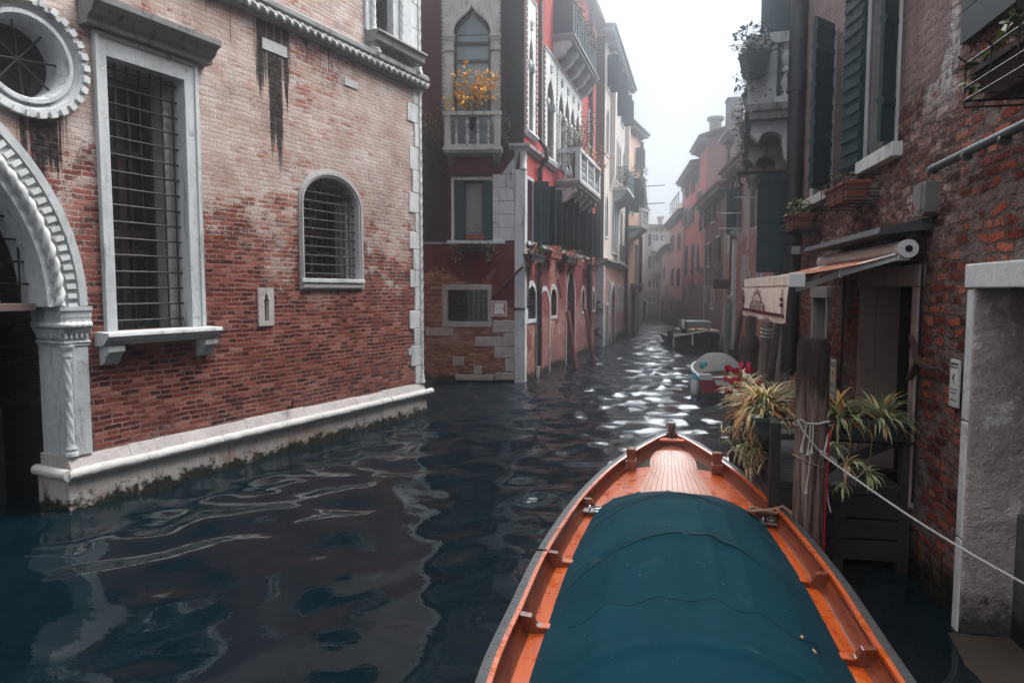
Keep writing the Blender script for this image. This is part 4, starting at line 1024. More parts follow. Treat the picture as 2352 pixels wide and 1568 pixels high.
# ================================================================ generic row house
def house(name, label, fr, u0, u1, H, dep, wall, wins=(), over=.45, roof='tile', eave=True, y=0., left=True, right=True, corn='stone_dark', roofz=.9, brackets=0, extra_holes=()):
    """wins: (x0,x1,z0,z1,kind,shutter,framemat)"""
    root = thing(name, label, 'house', fr.w((u0 + u1) / 2, y, 0))
    hs = []
    for q in wins:
        x0, x1, z0, z1, kind = q[:5]
        hs.append(rectp(x0, x1, z0, z1) if kind == 'rect' else archp(x0, x1, z0, z1 - (x1 - x0) * (.5 if kind == 'round' else .9), (x1 - x0) * (.5 if kind == 'round' else .9), kind, 10))
    b = MB(fr); b.wall(u0, u1, -.6, H, hs + list(extra_holes), y, .25); shell(b, u0, u1, y, dep, H, right, left)
    b.mesh([(u0, y, H), (u1, y, H), (u1, y + dep, H), (u0, y + dep, H)], [(0, 1, 2, 3)])
    b.build('wall', wall, root)
    r = MB(fr); roofslab(r, u0, u1, y, y + dep, H + .01, over, .12, roofz); rf = r.build('roof', M[roof], root)
    if eave:
        e_ = MB(fr); e_.box(u0 - over * .8, u1 + over * .8, y - over * .8, y, H - .14, H)
        n = brackets or int((u1 - u0) / .55)
        for k in range(n):
            x = u0 + (u1 - u0) * (k + .5) / n; e_.prism([(y, H - .14), (y - over * .7, H - .14), (y - over * .65, H - .24), (y, H - .42)], x - .07, x + .07, 'x')
        e_.build('eave', M[corn], root)
    for q, h in zip(wins, hs):
        x0, x1, z0, z1, kind = q[:5]; sh = q[5] if len(q) > 5 else None; fm = q[6] if len(q) > 6 else 'stone'
        w_ = MB(fr); fw = .12; o = rectp(x0 - fw, x1 + fw, z0 - fw, z1 + fw) if kind == 'rect' else archp(x0 - fw, x1 + fw, z0 - fw, h[2][1], h[2 + 5][1] - h[2][1] + fw * 1.4, kind, 10)
        w_.ring(o, h, y - .04, y + .2)
        wo = w_.build('window', M[fm], root)
        p = MB(fr); p.prism(h, y + .2, y + .23); p.build('pane', M['glass'], wo)
        if sh:
            hw = (x1 - x0) / 2 + .03
            if sh == 'closed':
                p = MB(fr); shutter(p, x0, y - .06, z0, z1, hw * .97, 0.02, 1); p.build('shutter', M['teal'], wo)
                p = MB(fr); shutter(p, x1, y - .06, z0, z1, hw * .97, 0.02, -1); p.build('shutter', M['teal'], wo)
            else:
                an = {'open': .12, 'half': 1.2, 'perp': 1.55}[sh]
                p = MB(fr); shutter(p, x1 + .02, y - .05, z0, z1, hw, an, 1); p.build('shutter', M['teal'], wo)
                p = MB(fr); shutter(p, x0 - .02, y - .05, z0, z1, hw, an, -1); p.build('shutter', M['teal2'], wo)
    return root
def pxw(fr, x0, y0, x1, y1, y=0.):
    a = fr.rect(x0, y1, x1, y0, y); return (min(a[0], a[1]), max(a[0], a[1]), min(a[2], a[3]), max(a[2], a[3]))

# ---------------------------------------------------------------- cream house
def build_cream():
    f = CR; L = f.L; H = 14.3
    wall = mat_plaster('cream_plaster', (.50, .465, .44), (.42, .385, .36), .35, 3., (3.9, .35, [(.1, (.12, .04, .035)), (.5, (.25, .09, .08)), (.9, (.36, .19, .16))], (.40, .34, .31)), (.16, .14, .14))
    wins = [(.55, 1.15, 9.0, 11.2, 'ogee'), (3.3, 3.9, 8.4, 10.6, 'ogee', None, 'stone_clean'), (4.15, 4.75, 8.4, 10.6, 'ogee', None, 'stone_clean'), (5.0, 5.6, 8.4, 10.6, 'ogee', None, 'stone_clean'), (5.85, 6.45, 8.4, 10.6, 'ogee', None, 'stone_clean'), (7.7, 8.3, 8.4, 10.6, 'ogee'),
            (.6, 1.2, 5.2, 7.2, 'ogee'), (3.0, 3.6, 4.6, 7.2, 'ogee', None, 'stone_clean'), (3.85, 4.45, 4.6, 7.2, 'ogee', None, 'stone_clean'), (4.7, 5.3, 4.6, 7.2, 'ogee', None, 'stone_clean'), (6.9, 7.5, 5.0, 7.2, 'ogee'),
            (.5, 1.5, 12.0, 13.4, 'rect', 'perp'), (3.4, 4.4, 11.6, 13.4, 'rect', 'perp'), (6.6, 7.6, 11.8, 13.2, 'rect', 'perp'),
            (2.0, 2.4, 1.6, 3.0, 'rect'), (3.1, 4.4, -.3, 2.9, 'round'), (5.9, 6.4, 1.6, 2.8, 'rect'), (7.7, 8.1, 1.6, 2.7, 'rect'), (1.1, 1.7, -.3, 1.9, 'rect')]
    root = house('cream_house', 'tall cream house with grey end wall and bracketed eaves along the canal', f, 0, L, H, 7, wall, wins, .55, 'slate', brackets=16)
    g = MB(f); g.mesh([(-.012, 7.0, 4.1), (-.012, .0, 4.1), (-.012, 0, H - .2), (-.012, 7.0, H - .2)], [(0, 1, 2, 3)]); g.box(-.012, .0, .0, .02, 4.1, H - .2)
    g.build('end_wall', mat_plaster('grey_end_plaster', (.15, .13, .125), (.085, .076, .076), .65, 1., stain=(.05, .045, .047), vary=.8), root)
    g = MB(f)
    for k in range(9): g.box(-.05 - .01 * (k % 2), .35 + .1 * (k % 2), -.04, .8, -.5 + .5 * k, -.01 + .5 * k)
    g.build('quoins', M['stone'], root, bevel=.02)
    g = MB(f); g.prism([(.1, 3.86), (-.1, 3.86), (-.14, 3.95), (-.22, 4.0), (-.22, 4.1), (.1, 4.12)], -.15, L, 'x'); g.box(-.2, -.0, .1, 7, 3.9, 4.1); g.build('string_course', M['stone_dark'], root)
    for x in (2.3, 9.0):
        g = MB(f); g.box(x - .35, x + .25, -.25, .0, 8.3 if x < 5 else 9, H - .2); g.prism([(0, 8.3 if x < 5 else 9), (-.25, 8.3 if x < 5 else 9), (0, 7.4 if x < 5 else 8)], x - .35, x + .25, 'x'); g.build('chimney_breast', wall, root)
    g = MB(f); g.box(3.2, 6.6, -.75, 0, 7.65, 7.8); bo = g.build('balcony', M['stone'], root)
    g = MB(f)
    for k in range(4): bracket(g, 3.3 + 1.0 * k, 3.55 + 1.0 * k, 0, .65, 7.65, .6)
    g.build('bracket', M['stone'], bo)
    g = MB(f); g.box(3.25, 6.55, -.74, -.71, 7.82, 8.75); g.build('screen', M['teal'], bo)
    g = MB(f)
    for k in range(10): g.tube([(3.25, -.72 + .08 * k, 7.8), (3.25, -.72 + .08 * k, 8.8)], .012, 4)
    g.tube([(3.25, -.72, 8.8), (3.25, 0, 8.8)], .02, 5); g.build('railing', M['iron'], bo)
    g = MB(f); g.box(3.9, 5.9, -.34, -.30, 4.15, 5.0); g.build('window_screen', M['teal'], root)
    g = MB(f); g.tube([(L - .05, -.12, .6), (L - .05, -.12, H - .2)], .09, 8); g.build('downpipe', M['pipe'], root)
    for (y_, z_) in ((-.3, 2.0), (-.3, .75)):
        g = MB(f); g.tube([(-.06, .35, z_), (-.34, .1, z_ + .12)], .07, 7); g.tube([(-.06, .3, z_ - .05), (-.34, .0, z_ - .28)], .07, 7); g.build('mooring_stub', M['rust'], root)
    g = MB(f); g.tube([(5.2, .5, H + .3), (5.2, .5, H + 1.3)], .02, 5); g.tube([(4.9, .2, H + 1.25), (6.1, .3, H + 1.1)], .015, 5); g.build('aerial', M['pipe'], root)
    g = MB(f); a = pxw(f, 1416, 808 - 8, 1424, 812); 
    u = f.uv(1415, 812)[0]
    g.box(1.75, 1.95, -.03, 0, .98, 1.22); g.build('number_plate', mat_plain('blue_enamel', (.01, .10, .28), .4), root)
build_cream()
def build_peach():
    f = PE; L = f.L
    wall = mat_plaster('peach_plaster', (.62, .43, .34), (.52, .37, .31), .3, 5., (2.4, .3, [(.1, (.12, .06, .05)), (.6, (.25, .17, .15)), (.9, (.36, .28, .25))], (.3, .26, .25)), (.2, .15, .13))
    wins = [(.9, 2.0, 7.4, 9.3, 'rect', 'perp'), (2.5, 3.1, 3.3, 5.5, 'rect', None, 'stone_clean'), (1.5, 2.8, -.3, 2.6, 'round', None, 'stone'), (.4, .8, 1.2, 2.3, 'rect'), (2.3, 3.0, 10.2, 11.4, 'rect', 'perp')]
    root = house('peach_house', 'peach coloured house with a white stone balcony and two roof dormers', f, .1, L, 12.4, 6, wall, wins, .5, 'slate', True)
    g = MB(f); g.box(.4, 2.3, -.9, 0, 6.35, 6.5); bo = g.build('balcony', M['stone_clean'], root)
    g = MB(f); balustrade(g, .45, 2.25, -.8, 6.5, 1.0, 6, .2, .12); g.build('balustrade', M['stone_clean'], bo)
    g = MB(f); bracket(g, .6, .85, 0, .8, 6.35, .7); bracket(g, 1.8, 2.05, 0, .8, 6.35, .7); g.build('bracket', M['stone'], bo)
    g = MB(f); g.box(1.3, 3.0, -.5, 0, 2.95, 3.05); g.box(1.4, 2.9, -.45, 0, 2.75, 2.95); g.build('door_hood', M['stone_dark'], root)
    for (x, z, w_) in ((.3, 12.4, 1.2), (2.0, 11.6, 1.0)):
        g = MB(f); g.box(x, x + w_, .6, 2.2, z, z + 2.0); d = g.build('dormer', wall, root)
        g = MB(f); roofslab(g, x, x + w_, .6, 2.2, z + 2.0, .25, .15, .4); g.build('dormer_roof', M['tile'], d)
    g = MB(f); g.tube([(L - .02, -.1, 2.5), (L - .02, -.1, 12)], .1, 8); g.build('downpipe', M['pipe'], root)
    for z in (9.2, 8.1):
        g = MB(f); g.tube([(L - .1, 0, z), (L - .1, -1.6, z)], .03, 5); g.build('drying_pole', M['pipe'], root)
    for x in (.9, 2.6):
        g = MB(f); g.tube([(x, 1.2, 14), (x, 1.2, 16.2)], .025, 5); g.tube([(x - .5, .8, 16.1), (x + .9, 1.0, 15.95)], .018, 5); g.build('aerial', M['pipe'], root)
    # next house and the house that closes the canal
    A = at_z(1466, 760.5); B = at_z(1477, 735)
    f2 = Fr(A, B)
    house('mauve_house', 'low mauve house half hidden beyond the peach house', f2, .05, f2.L, 9.6, 6, mat_plaster('mauve_plaster', (.34, .25, .25), None, .4, 8.), [(1.5, 2.3, 5.0, 6.8, 'rect'), (4, 5, 5.0, 6.8, 'rect'), (2, 3, 1.4, 2.8, 'rect')], .3, 'slate')
    f3 = Fr((7.5, 66.4), (24, 68.6)); u0 = f3.uv(1476, 700)[0]
    wall = mat_plaster('pale_far_plaster', (.44, .40, .38), (.36, .33, .32), .35, 4., (2.6, .4, [(.1, (.16, .11, .10)), (.6, (.28, .22, .2)), (.9, (.36, .31, .29))], (.3, .27, .26)), (.2, .17, .17))
    wn = []
    for (x0, y0, x1, y1, k) in ((1488.5, 536, 1496, 565, 'round'), (1499.5, 538, 1505, 562, 'round'), (1506, 538, 1511.5, 562, 'round'), (1516.5, 540, 1522, 563, 'round'), (1488.5, 588, 1496, 616, 'round'), (1499.5, 588, 1505, 614, 'round'), (1506, 588, 1511.5, 614, 'round'), (1516.5, 590, 1522, 614, 'round'), (1489, 642, 1495, 661, 'rect'), (1499.5, 643, 1505, 661, 'rect'), (1506, 643, 1512, 661, 'rect'), (1517, 643, 1521, 661, 'rect'), (1489, 682, 1495, 694, 'rect'), (1499, 682, 1505, 694, 'rect'), (1473, 690, 1485, 732, 'round'), (1517, 683, 1523, 722, 'rect')):
        a = pxw(f3, x0, y0, x1, y1); wn.append((a[0], a[1], a[2] if y1 < 720 else -.3, a[3], k, None, 'stone_clean'))
    H = f3.uv(1505, 520)[1]
    root = house('far_palace', 'pale palace closing the canal in the mist with rows of arched windows', f3, -2, 17, H, 8, wall, wn, .4, 'slate', True)
    a = pxw(f3, 1499, 568, 1513, 575); g = MB(f3); g.box(a[0] - .2, a[1] + .2, -.8, 0, a[2] - .15, a[2]); g.box(a[0] - .2, a[1] + .2, -.8, -.74, a[2], a[2] + .9); g.build('balcony', M['stone'], root)
    a = pxw(f3, 1499, 618, 1513, 625); g = MB(f3); g.box(a[0] - .2, a[1] + .2, -.8, 0, a[2] - .15, a[2]); g.box(a[0] - .2, a[1] + .2, -.8, -.74, a[2], a[2] + .9); g.build('balcony', M['stone'], root)
    a = pxw(f3, 1492, 484, 1503, 515); g = MB(f3); g.box(a[0], a[1], 2, 4, H, a[3] + .2); g.prism([(a[0] - .3, a[3] + .2), (a[1] + .3, a[3] + .2), ((a[0] + a[1]) / 2, a[3] + .9)], 1.8, 4.2); g.build('dormer', wall, root)
    a = pxw(f3, 1523, 505, 1530, 520); g = MB(f3); g.box(a[0], a[1], 1, 1.5, H, a[3] + .2); g.box(a[0] - .1, a[1] + .1, .9, 1.6, a[3] + .2, a[3] + .45); g.build('chimney', wall, root)
build_peach()
# ================================================================ right bank, far to near
def FRR(Zf, Zn): return Fr(fp(Zf), fp(Zn))
BROWN = [(.05, (.035, .018, .014)), (.3, (.09, .042, .032)), (.6, (.16, .085, .065)), (1, (.24, .15, .12))]
ROSE = [(.05, (.10, .03, .028)), (.3, (.22, .07, .065)), (.6, (.31, .11, .10)), (1, (.40, .19, .17))]
def build_right_row():
    W = lambda f, L: [(lambda a: (a[0], a[1], a[2], a[3], *q[4:]))(pxw(f, *q[:4])) for q in L]
    low = (2.2, .4, BROWN, (.2, .16, .14))
    f = FRR(68, 58.2)
    house('pale_house', 'pale low house at the far bend beside the mist', f, 0, f.L, 6.4, 7, mat_plaster('dull_pink_plaster', (.44, .34, .32), None, .45, 2., low), W(f, [(1524, 615, 1528, 640, 'rect'), (1529, 655, 1533, 680, 'rect')]), .4, 'tile')
    f = FRR(58.2, 47.9)
    r = house('pink_house', 'salmon pink house with four dark shutters before the red house', f, 0, f.L, 8.1, 7, mat_plaster('salmon_plaster', (.56, .36, .32), (.50, .33, .30), .35, 3., (2.0, .3, BROWN, (.2, .16, .14))), W(f, [(1540, 540, 1549, 580, 'rect', 'closed'), (1557, 535, 1565, 574, 'rect', 'closed'), (1542, 618, 1548, 655, 'rect', 'closed'), (1556, 616, 1563, 656, 'rect', 'closed'), (1541, 690, 1546, 712, 'rect')]), .5, 'tile')
    a = pxw(f, 1547, 465, 1567, 520, 2.0); g = MB(f); g.box(a[0], a[1], 1.8, 4.0, 8.0, a[3]); d = g.build('roof_room', mat_plaster('salmon_plaster_high', (.56, .38, .34), None, .3), r)
    g = MB(f)
    for k in range(5): g.box(a[0] - .3 + k * (a[1] - a[0]) / 4, a[0] - .2 + k * (a[1] - a[0]) / 4, 1.6, 1.7, a[3] - .2, a[3] + 1.0)
    g.box(a[0] - .3, a[1] + .3, 1.6, 1.7, a[3] + .9, a[3] + 1.0); g.build('roof_terrace_rail', M['rust'], r)
    g = MB(f); g.lathe([(.35, 8), (.35, 10.6), (.5, 10.9), (.45, 11.2)], 1.0, 1.2, 10); g.build('chimney', M['stone_dark'], r)
    f = FRR(47.9, 40.5); red = mat_plaster('rose_red_plaster', (.50, .17, .17), (.46, .19, .185), .3, 6., (3.2, .35, BROWN, (.2, .16, .14)), (.2, .1, .1))
    r = house('rose_red_house', 'rose red house with a bracketed eave and pointed windows', f, 0, f.L, 10.0, 7, red, W(f, [(1575, 416, 1582, 453, 'rect', None, 'teal'), (1588, 408, 1596, 444, 'rect', None, 'teal'), (1569, 478, 1580, 523, 'rect', 'closed'), (1583, 472, 1596, 518, 'rect', 'closed'), (1574, 565, 1581, 632, 'ogee', 'closed'), (1589, 560, 1596, 630, 'ogee', 'closed'), (1575, 662, 1580, 690, 'rect')]), .55, 'tile', brackets=12)
    g = MB(f); g.lathe([(.3, 9.5), (.3, 11.5), (.42, 11.7), (.4, 11.9)], f.L - .8, .8, 10); g.build('chimney', M['stone_dark'], r)
    f = FRR(40.5, 37.2); H = 10.7
    r = house('gabled_red_house', 'tall red house with a bare mauve gable wall facing the camera', f, 0, f.L, H, 9, red, W(f, [(1599, 378, 1607, 424, 'rect', 'closed'), (1603, 437, 1613, 484, 'rect', 'closed'), (1600, 545, 1610, 615, 'ogee', None, 'stone_clean')]), .5, 'tile', roofz=3.0, brackets=6)
    g = MB(f); x = f.L + .01; g.mesh([(x, 0, .0), (x, 9, 0), (x, 9, H + 3.0), (x, 0, H + .05)], [(0, 1, 2, 3)]); g.build('gable_wall', mat_plaster('mauve_gable', (.26, .17, .165), (.21, .14, .14), .35, 4., stain=(.1, .08, .08)), r)
    g = MB(f); g.lathe([(.32, H - .2), (.32, H + 1.0), (.46, H + 1.1), (.46, H + 1.25)], f.L - .6, .5, 10); g.build('chimney', M['stone_dark'], r)
    g = MB(f); g.tube([(x + .05, 1.6, 8.8), (x + .05, 4.6, 8.8)], .05, 5); g.build('iron_bar', M['rust'], r)
    f = FRR(37.2, 30.4)
    brick = mat_brick('brown_wall', BROWN, (.24, .19, .17), (.30, .24, .22), .35, 0, 8, .35, 7.7, salt=.5)
    r = house('brown_brick_house', 'brown brick house with a low eave and tall dark shutters', f, 0, f.L, 7.2, 6, brick, W(f, [(1614, 462, 1622, 530, 'rect', 'open'), (1635, 455, 1643, 510, 'rect', 'open'), (1626, 560, 1632, 610, 'rect', 'open'), (1646, 545, 1653, 600, 'rect', 'open'), (1634, 665, 1640, 706, 'round', None, 'stone_clean'), (1619, 660, 1623, 690, 'rect')]), .6, 'tile', brackets=12)
    g = MB(f); g.box(-.0, .25, -.04, .1, -.3, 6.9); g.box(f.L - .4, f.L, -.05, .1, -.3, 6.9); g.build('quoins', M['stone_rough'], r)
    for (px, py) in ((1648, 600), (1615, 613), (1658, 615)):
        a = f.uv(px, py); g = MB(f); bracket(g, a[0] - .25, a[0] + .25, 0, .4, a[1], .45); g.build('corbel', M['stone_dark'], r)
    f = FRR(30.4, 28.9); H = 9.15
    pl = mat_plaster('worn_grey_plaster', (.42, .38, .36), (.30, .28, .27), .6, 9., (4.2, .5, ROSE, (.3, .24, .22)), (.06, .06, .062))
    r = house('chimney_house', 'narrow grey plaster house carrying a tall notched chimney', f, 0, f.L, H, 7, pl, (), .4, 'stone_dark', brackets=3, roofz=1.6)
    g = MB(f); x = f.L + .01; g.mesh([(x, 0, 4), (x, 7, 4), (x, 7, H + 1.6), (x, 0, H)], [(0, 1, 2, 3)]); g.build('side_wall', mat_plaster('white_worn_plaster', (.40, .40, .40), (.20, .20, .21), .8, 3., stain=(.06, .065, .07), vary=.9), r)
    c = f.uv(1675, 330)[0]; g = MB(f); h0 = H - 1.2; k = .27; y0 = -.08; zt = f.uv(1675, 232)[1]; H2 = zt - 3.3
    g.box(c - k, c + k, y0, y0 + 2 * k, h0, H2 + 1.3); g.box(c - k - .05, c + k + .05, y0 - .05, y0 + 2 * k + .05, H2 + 1.3, H2 + 1.45); g.box(c - k - .1, c + k + .1, y0 - .1, y0 + 2 * k + .1, H2 + 1.75, H2 + 1.85)
    for sx in (-k - .03, k - .12):
        for sy in (y0 - .03, y0 + 2 * k - .12): g.box(c + sx, c + sx + .15, sy, sy + .15, H2 + 1.45, H2 + 1.75)
    g.box(c - k - .05, c + k + .05, y0 - .05, y0 + 2 * k + .05, H2 + 1.85, H2 + 2.2); g.box(c - k - .05, c - k + .17, y0 - .05, y0 + 2 * k + .05, H2 + 2.2, H2 + 3.2); g.box(c + k - .17, c + k + .05, y0 - .05, y0 + 2 * k + .05, H2 + 2.2, H2 + 3.2)
    g.box(c - k - .1, c - k + .21, y0 - .09, y0 + 2 * k + .09, H2 + 3.2, H2 + 3.3); g.box(c + k - .21, c + k + .1, y0 - .09, y0 + 2 * k + .09, H2 + 3.2, H2 + 3.3)
    g.build('chimney', mat_plaster('grey_chimney_plaster', (.13, .135, .14), None, .5), r)
    f = FRR(28.9, 18.2); H = 7.5
    pl = mat_plaster('grey_upper_plaster', (.36, .33, .32), (.25, .235, .23), .5, 12., (4.6, .4, ROSE, (.42, .33, .31)), (.1, .095, .095))
    r = house('shuttered_grey_house', 'grey plaster house with bare rose brick below and broad dark shutters', f, 0, f.L, H, 6, pl, W(f, [(1692, 425, 1702, 530, 'rect', 'open'), (1707, 593, 1713, 660, 'rect', None, 'stone'), (1743, 562, 1751, 640, 'rect', None, 'stone'), (1735, 420, 1748, 520, 'rect', 'open')]), .6, 'tile', brackets=18)
    g = MB(f); a = f.uv(1690, 600); g.box(a[0] - .25, a[0] + .2, -.12, .05, .2, a[1] + .9); g.prism([(0, a[1] + .9), (-.3, a[1] + 1.15), (-.3, a[1] + 1.3), (0, a[1] + 1.35)], a[0] - .4, a[0] + .35, 'x'); g.prism([(0, 2.2), (-.25, 2.3), (-.25, 2.42), (0, 2.45)], a[0] - .35, a[0] + .3, 'x'); g.build('stone_pilaster', M['stone'], r)
    g = MB(f); shutter(g, 1.0, -.08, 4.9, 6.7, .42, 1.4, 1); g.build('shutter', M['teal'], r)
    g = MB(f); a = f.uv(1683, 650)[0]; g.tube([(a, -.1, .2), (a, -.1, 7.3)], .06, 8); g.build('downpipe', M['pipe'], r)
    for (px, py) in ((1722, 552), (1722, 610), (1725, 645)):
        a = f.uv(px, py); g = MB(f); g.tube([(a[0], -.05, a[1] - .35), (a[0], -.05, a[1] + .35)], .03, 5); g.build('wall_tie', M['stone_clean'], r)
    for (px, py, k) in ((1712, 489, 1.1), (1740, 453, .8), (1705, 524, .9)):
        a = f.uv(px, py); g = MB(f); g.tube([(a[0], 0, a[1]), (a[0], -k, a[1])], .022, 5); g.build('drying_pole', M['stone_clean'], r)
    a = f.uv(1680, 650); g = MB(f); g.box(a[0] - .06, a[0] + .04, -.75, -.02, a[1] - .25, a[1] + .15); g.build('wooden_beam', M['rust'], r)
build_right_row()

# ================================================================ balcony house
BF = Fr((6.95, 18.0), rp(11))
def build_balcony_house():
    f = BF; L = f.L; H = 12.5
    wall = mat_plaster('dark_stained_plaster', (.17, .12, .11), (.08, .06, .058), .7, 7., (4.2, .5, ROSE, (.35, .27, .25)), (.02, .02, .022))
    wins = [(L - 1.75, L - .75, 2.95, 4.6, 'rect'), (L - 2.2, L - 1.1, 5.55, 8.0, 'rect'), (L - 5.5, L - 4.4, 5.55, 8.0, 'rect'), (L - 5.4, L - 4.4, 2.9, 4.6, 'rect', 'open')]
    root = house('balcony_house', 'dark stained house with a long stone balcony hung with flower pots', f, 0, L, H, 8, wall, wins, .4, 'tile')
    u0, u1, pr, zf, h = .6, L - .12, .78, 5.62, 1.08
    b = MB(f); b.box(u0 - .05, u1 + .05, -pr - .12, 0, zf - .12, zf); b.box(u0, u1 + .0, -pr - .05, 0, zf - .24, zf - .12)
    bo = b.build('balcony', M['stone_dark'], root, bevel=.012)
    b = MB(f); balustrade(b, u0, u1, -pr, zf, h, 16, .26, .15)
    for x in (u0 + (u1 - u0) / 3, u0 + 2 * (u1 - u0) / 3): b.box(x - .12, x + .12, -pr - .09, -pr + .09, zf + .08, zf + h - .15)
    b.build('balustrade', M['stone'], bo, bevel=.006)
    b = MB(f); x = u1 - .1
    b.box(x - .12, x + .13, -pr + .12, -.0, zf + h - .15, zf + h + .02); b.box(x - .10, x + .11, -pr + .09, 0, zf, zf + .1); b.box(x - .07, x + .09, -pr + .085, -pr + .36, zf + .1, zf + h - .15)
    baluster(b, x, -pr * .35, zf + .1, h - .25, 1.5); b.build('end_rail', M['stone'], bo, bevel=.008)
    for k, x in enumerate((L - .45, L - 2.6, L - 4.7, L - 6.6)):
        b = MB(f)
        pts = [(0, zf - .24), (-pr, zf - .24), (-pr - .02, zf - .42), (-pr * .86, zf - .56)] + [(-pr * (.62 + .24 * math.cos(PI * t / 8)), zf - .56 - .0 + .26 * math.sin(PI * t / 8) * .6) for t in range(1, 8)] + [(-pr * .38, zf - .66), (-pr * .34, zf - .85), (-pr * .2, zf - .98), (0, zf - 1.05)]
        b.prism(pts, x - .14, x + .14, 'x'); b.build('scroll_bracket', M['stone'], bo, bevel=.008)
    for k in range(4):      # stone posts and consoles of the far half
        pass
    # shutters: one big pair above the balcony, one pair below it
    b = MB(f); shutter(b, L - .62, -.05, 2.95, 4.62, .58, 1.62, 1, .04, 5); b.build('shutter', M['teal'], root)
    b = MB(f); shutter(b, L - 1.85, -.05, 2.95, 4.62, .58, 1.45, -1, .04, 5); b.build('shutter', mat_paint('sooty_shutter', (.012, .014, .016), .7, .3), root)
    b = MB(f); shutter(b, L - .98, -.05, 6.72, 8.6, .62, 1.55, 1, .04, 4); b.build('shutter', M['teal'], root)
    b = MB(f); shutter(b, L - 2.25, -.05, 5.6, 8.6, .6, 1.4, -1, .04, 4); b.build('shutter', M['teal2'], root)
    b = MB(f); z = 4.55; b.bar((L - .3, -1.0, z), (L - .3, .05, z), .035, .05); b.tube([(L - .3, -.95, z), (L - .3, -.95, z - .12), (L - .3, -.92, z - .2), (L - .3, -.97, z - .26), (L - .3, -1.0, z - .2)], .012, 5); b.build('iron_hook_arm', M['iron'], root)
    b = MB(f); b.tube([(L - .5, -.12, .3), (L - .5, -.12, 2.95)], .045, 8); b.build('grey_pipe', mat_plain('grey_pipe_paint', (.14, .16, .16), .6), root)
    b = MB(f); b.box(L - 3.6, L - 3.3, -.05, .05, 0, 2.9); b.box(L - 2.4, L - 2.1, -.05, .05, 0, 2.9); b.build('stone_jambs', M['stone'], root)
    # the big rain pipe on the party wall
    g = MB(RH); y = -.13; u = .02; r_ = .125
    g.tube([(u, y, 1.3), (u, y, 12.3)], r_, 18)
    for (z0, z1, k) in ((1.3, 1.38, 1.15), (3.35, 3.42, 1.25), (3.42, 3.55, 1.12), (3.55, 3.6, 1.25), (5.72, 5.78, 1.25), (5.78, 5.95, 1.14), (5.95, 6.0, 1.22), (6.5, 6.72, 1.08), (9, 9.2, 1.15)): g.tube([(u, y, z0), (u, y, z1)], r_ * k, 18)
    g.tube([(u, y, 1.32), (u + .25, y, 1.3)], .05, 8)
    g.build('rain_pipe', M['pipe'], root)
build_balcony_house()

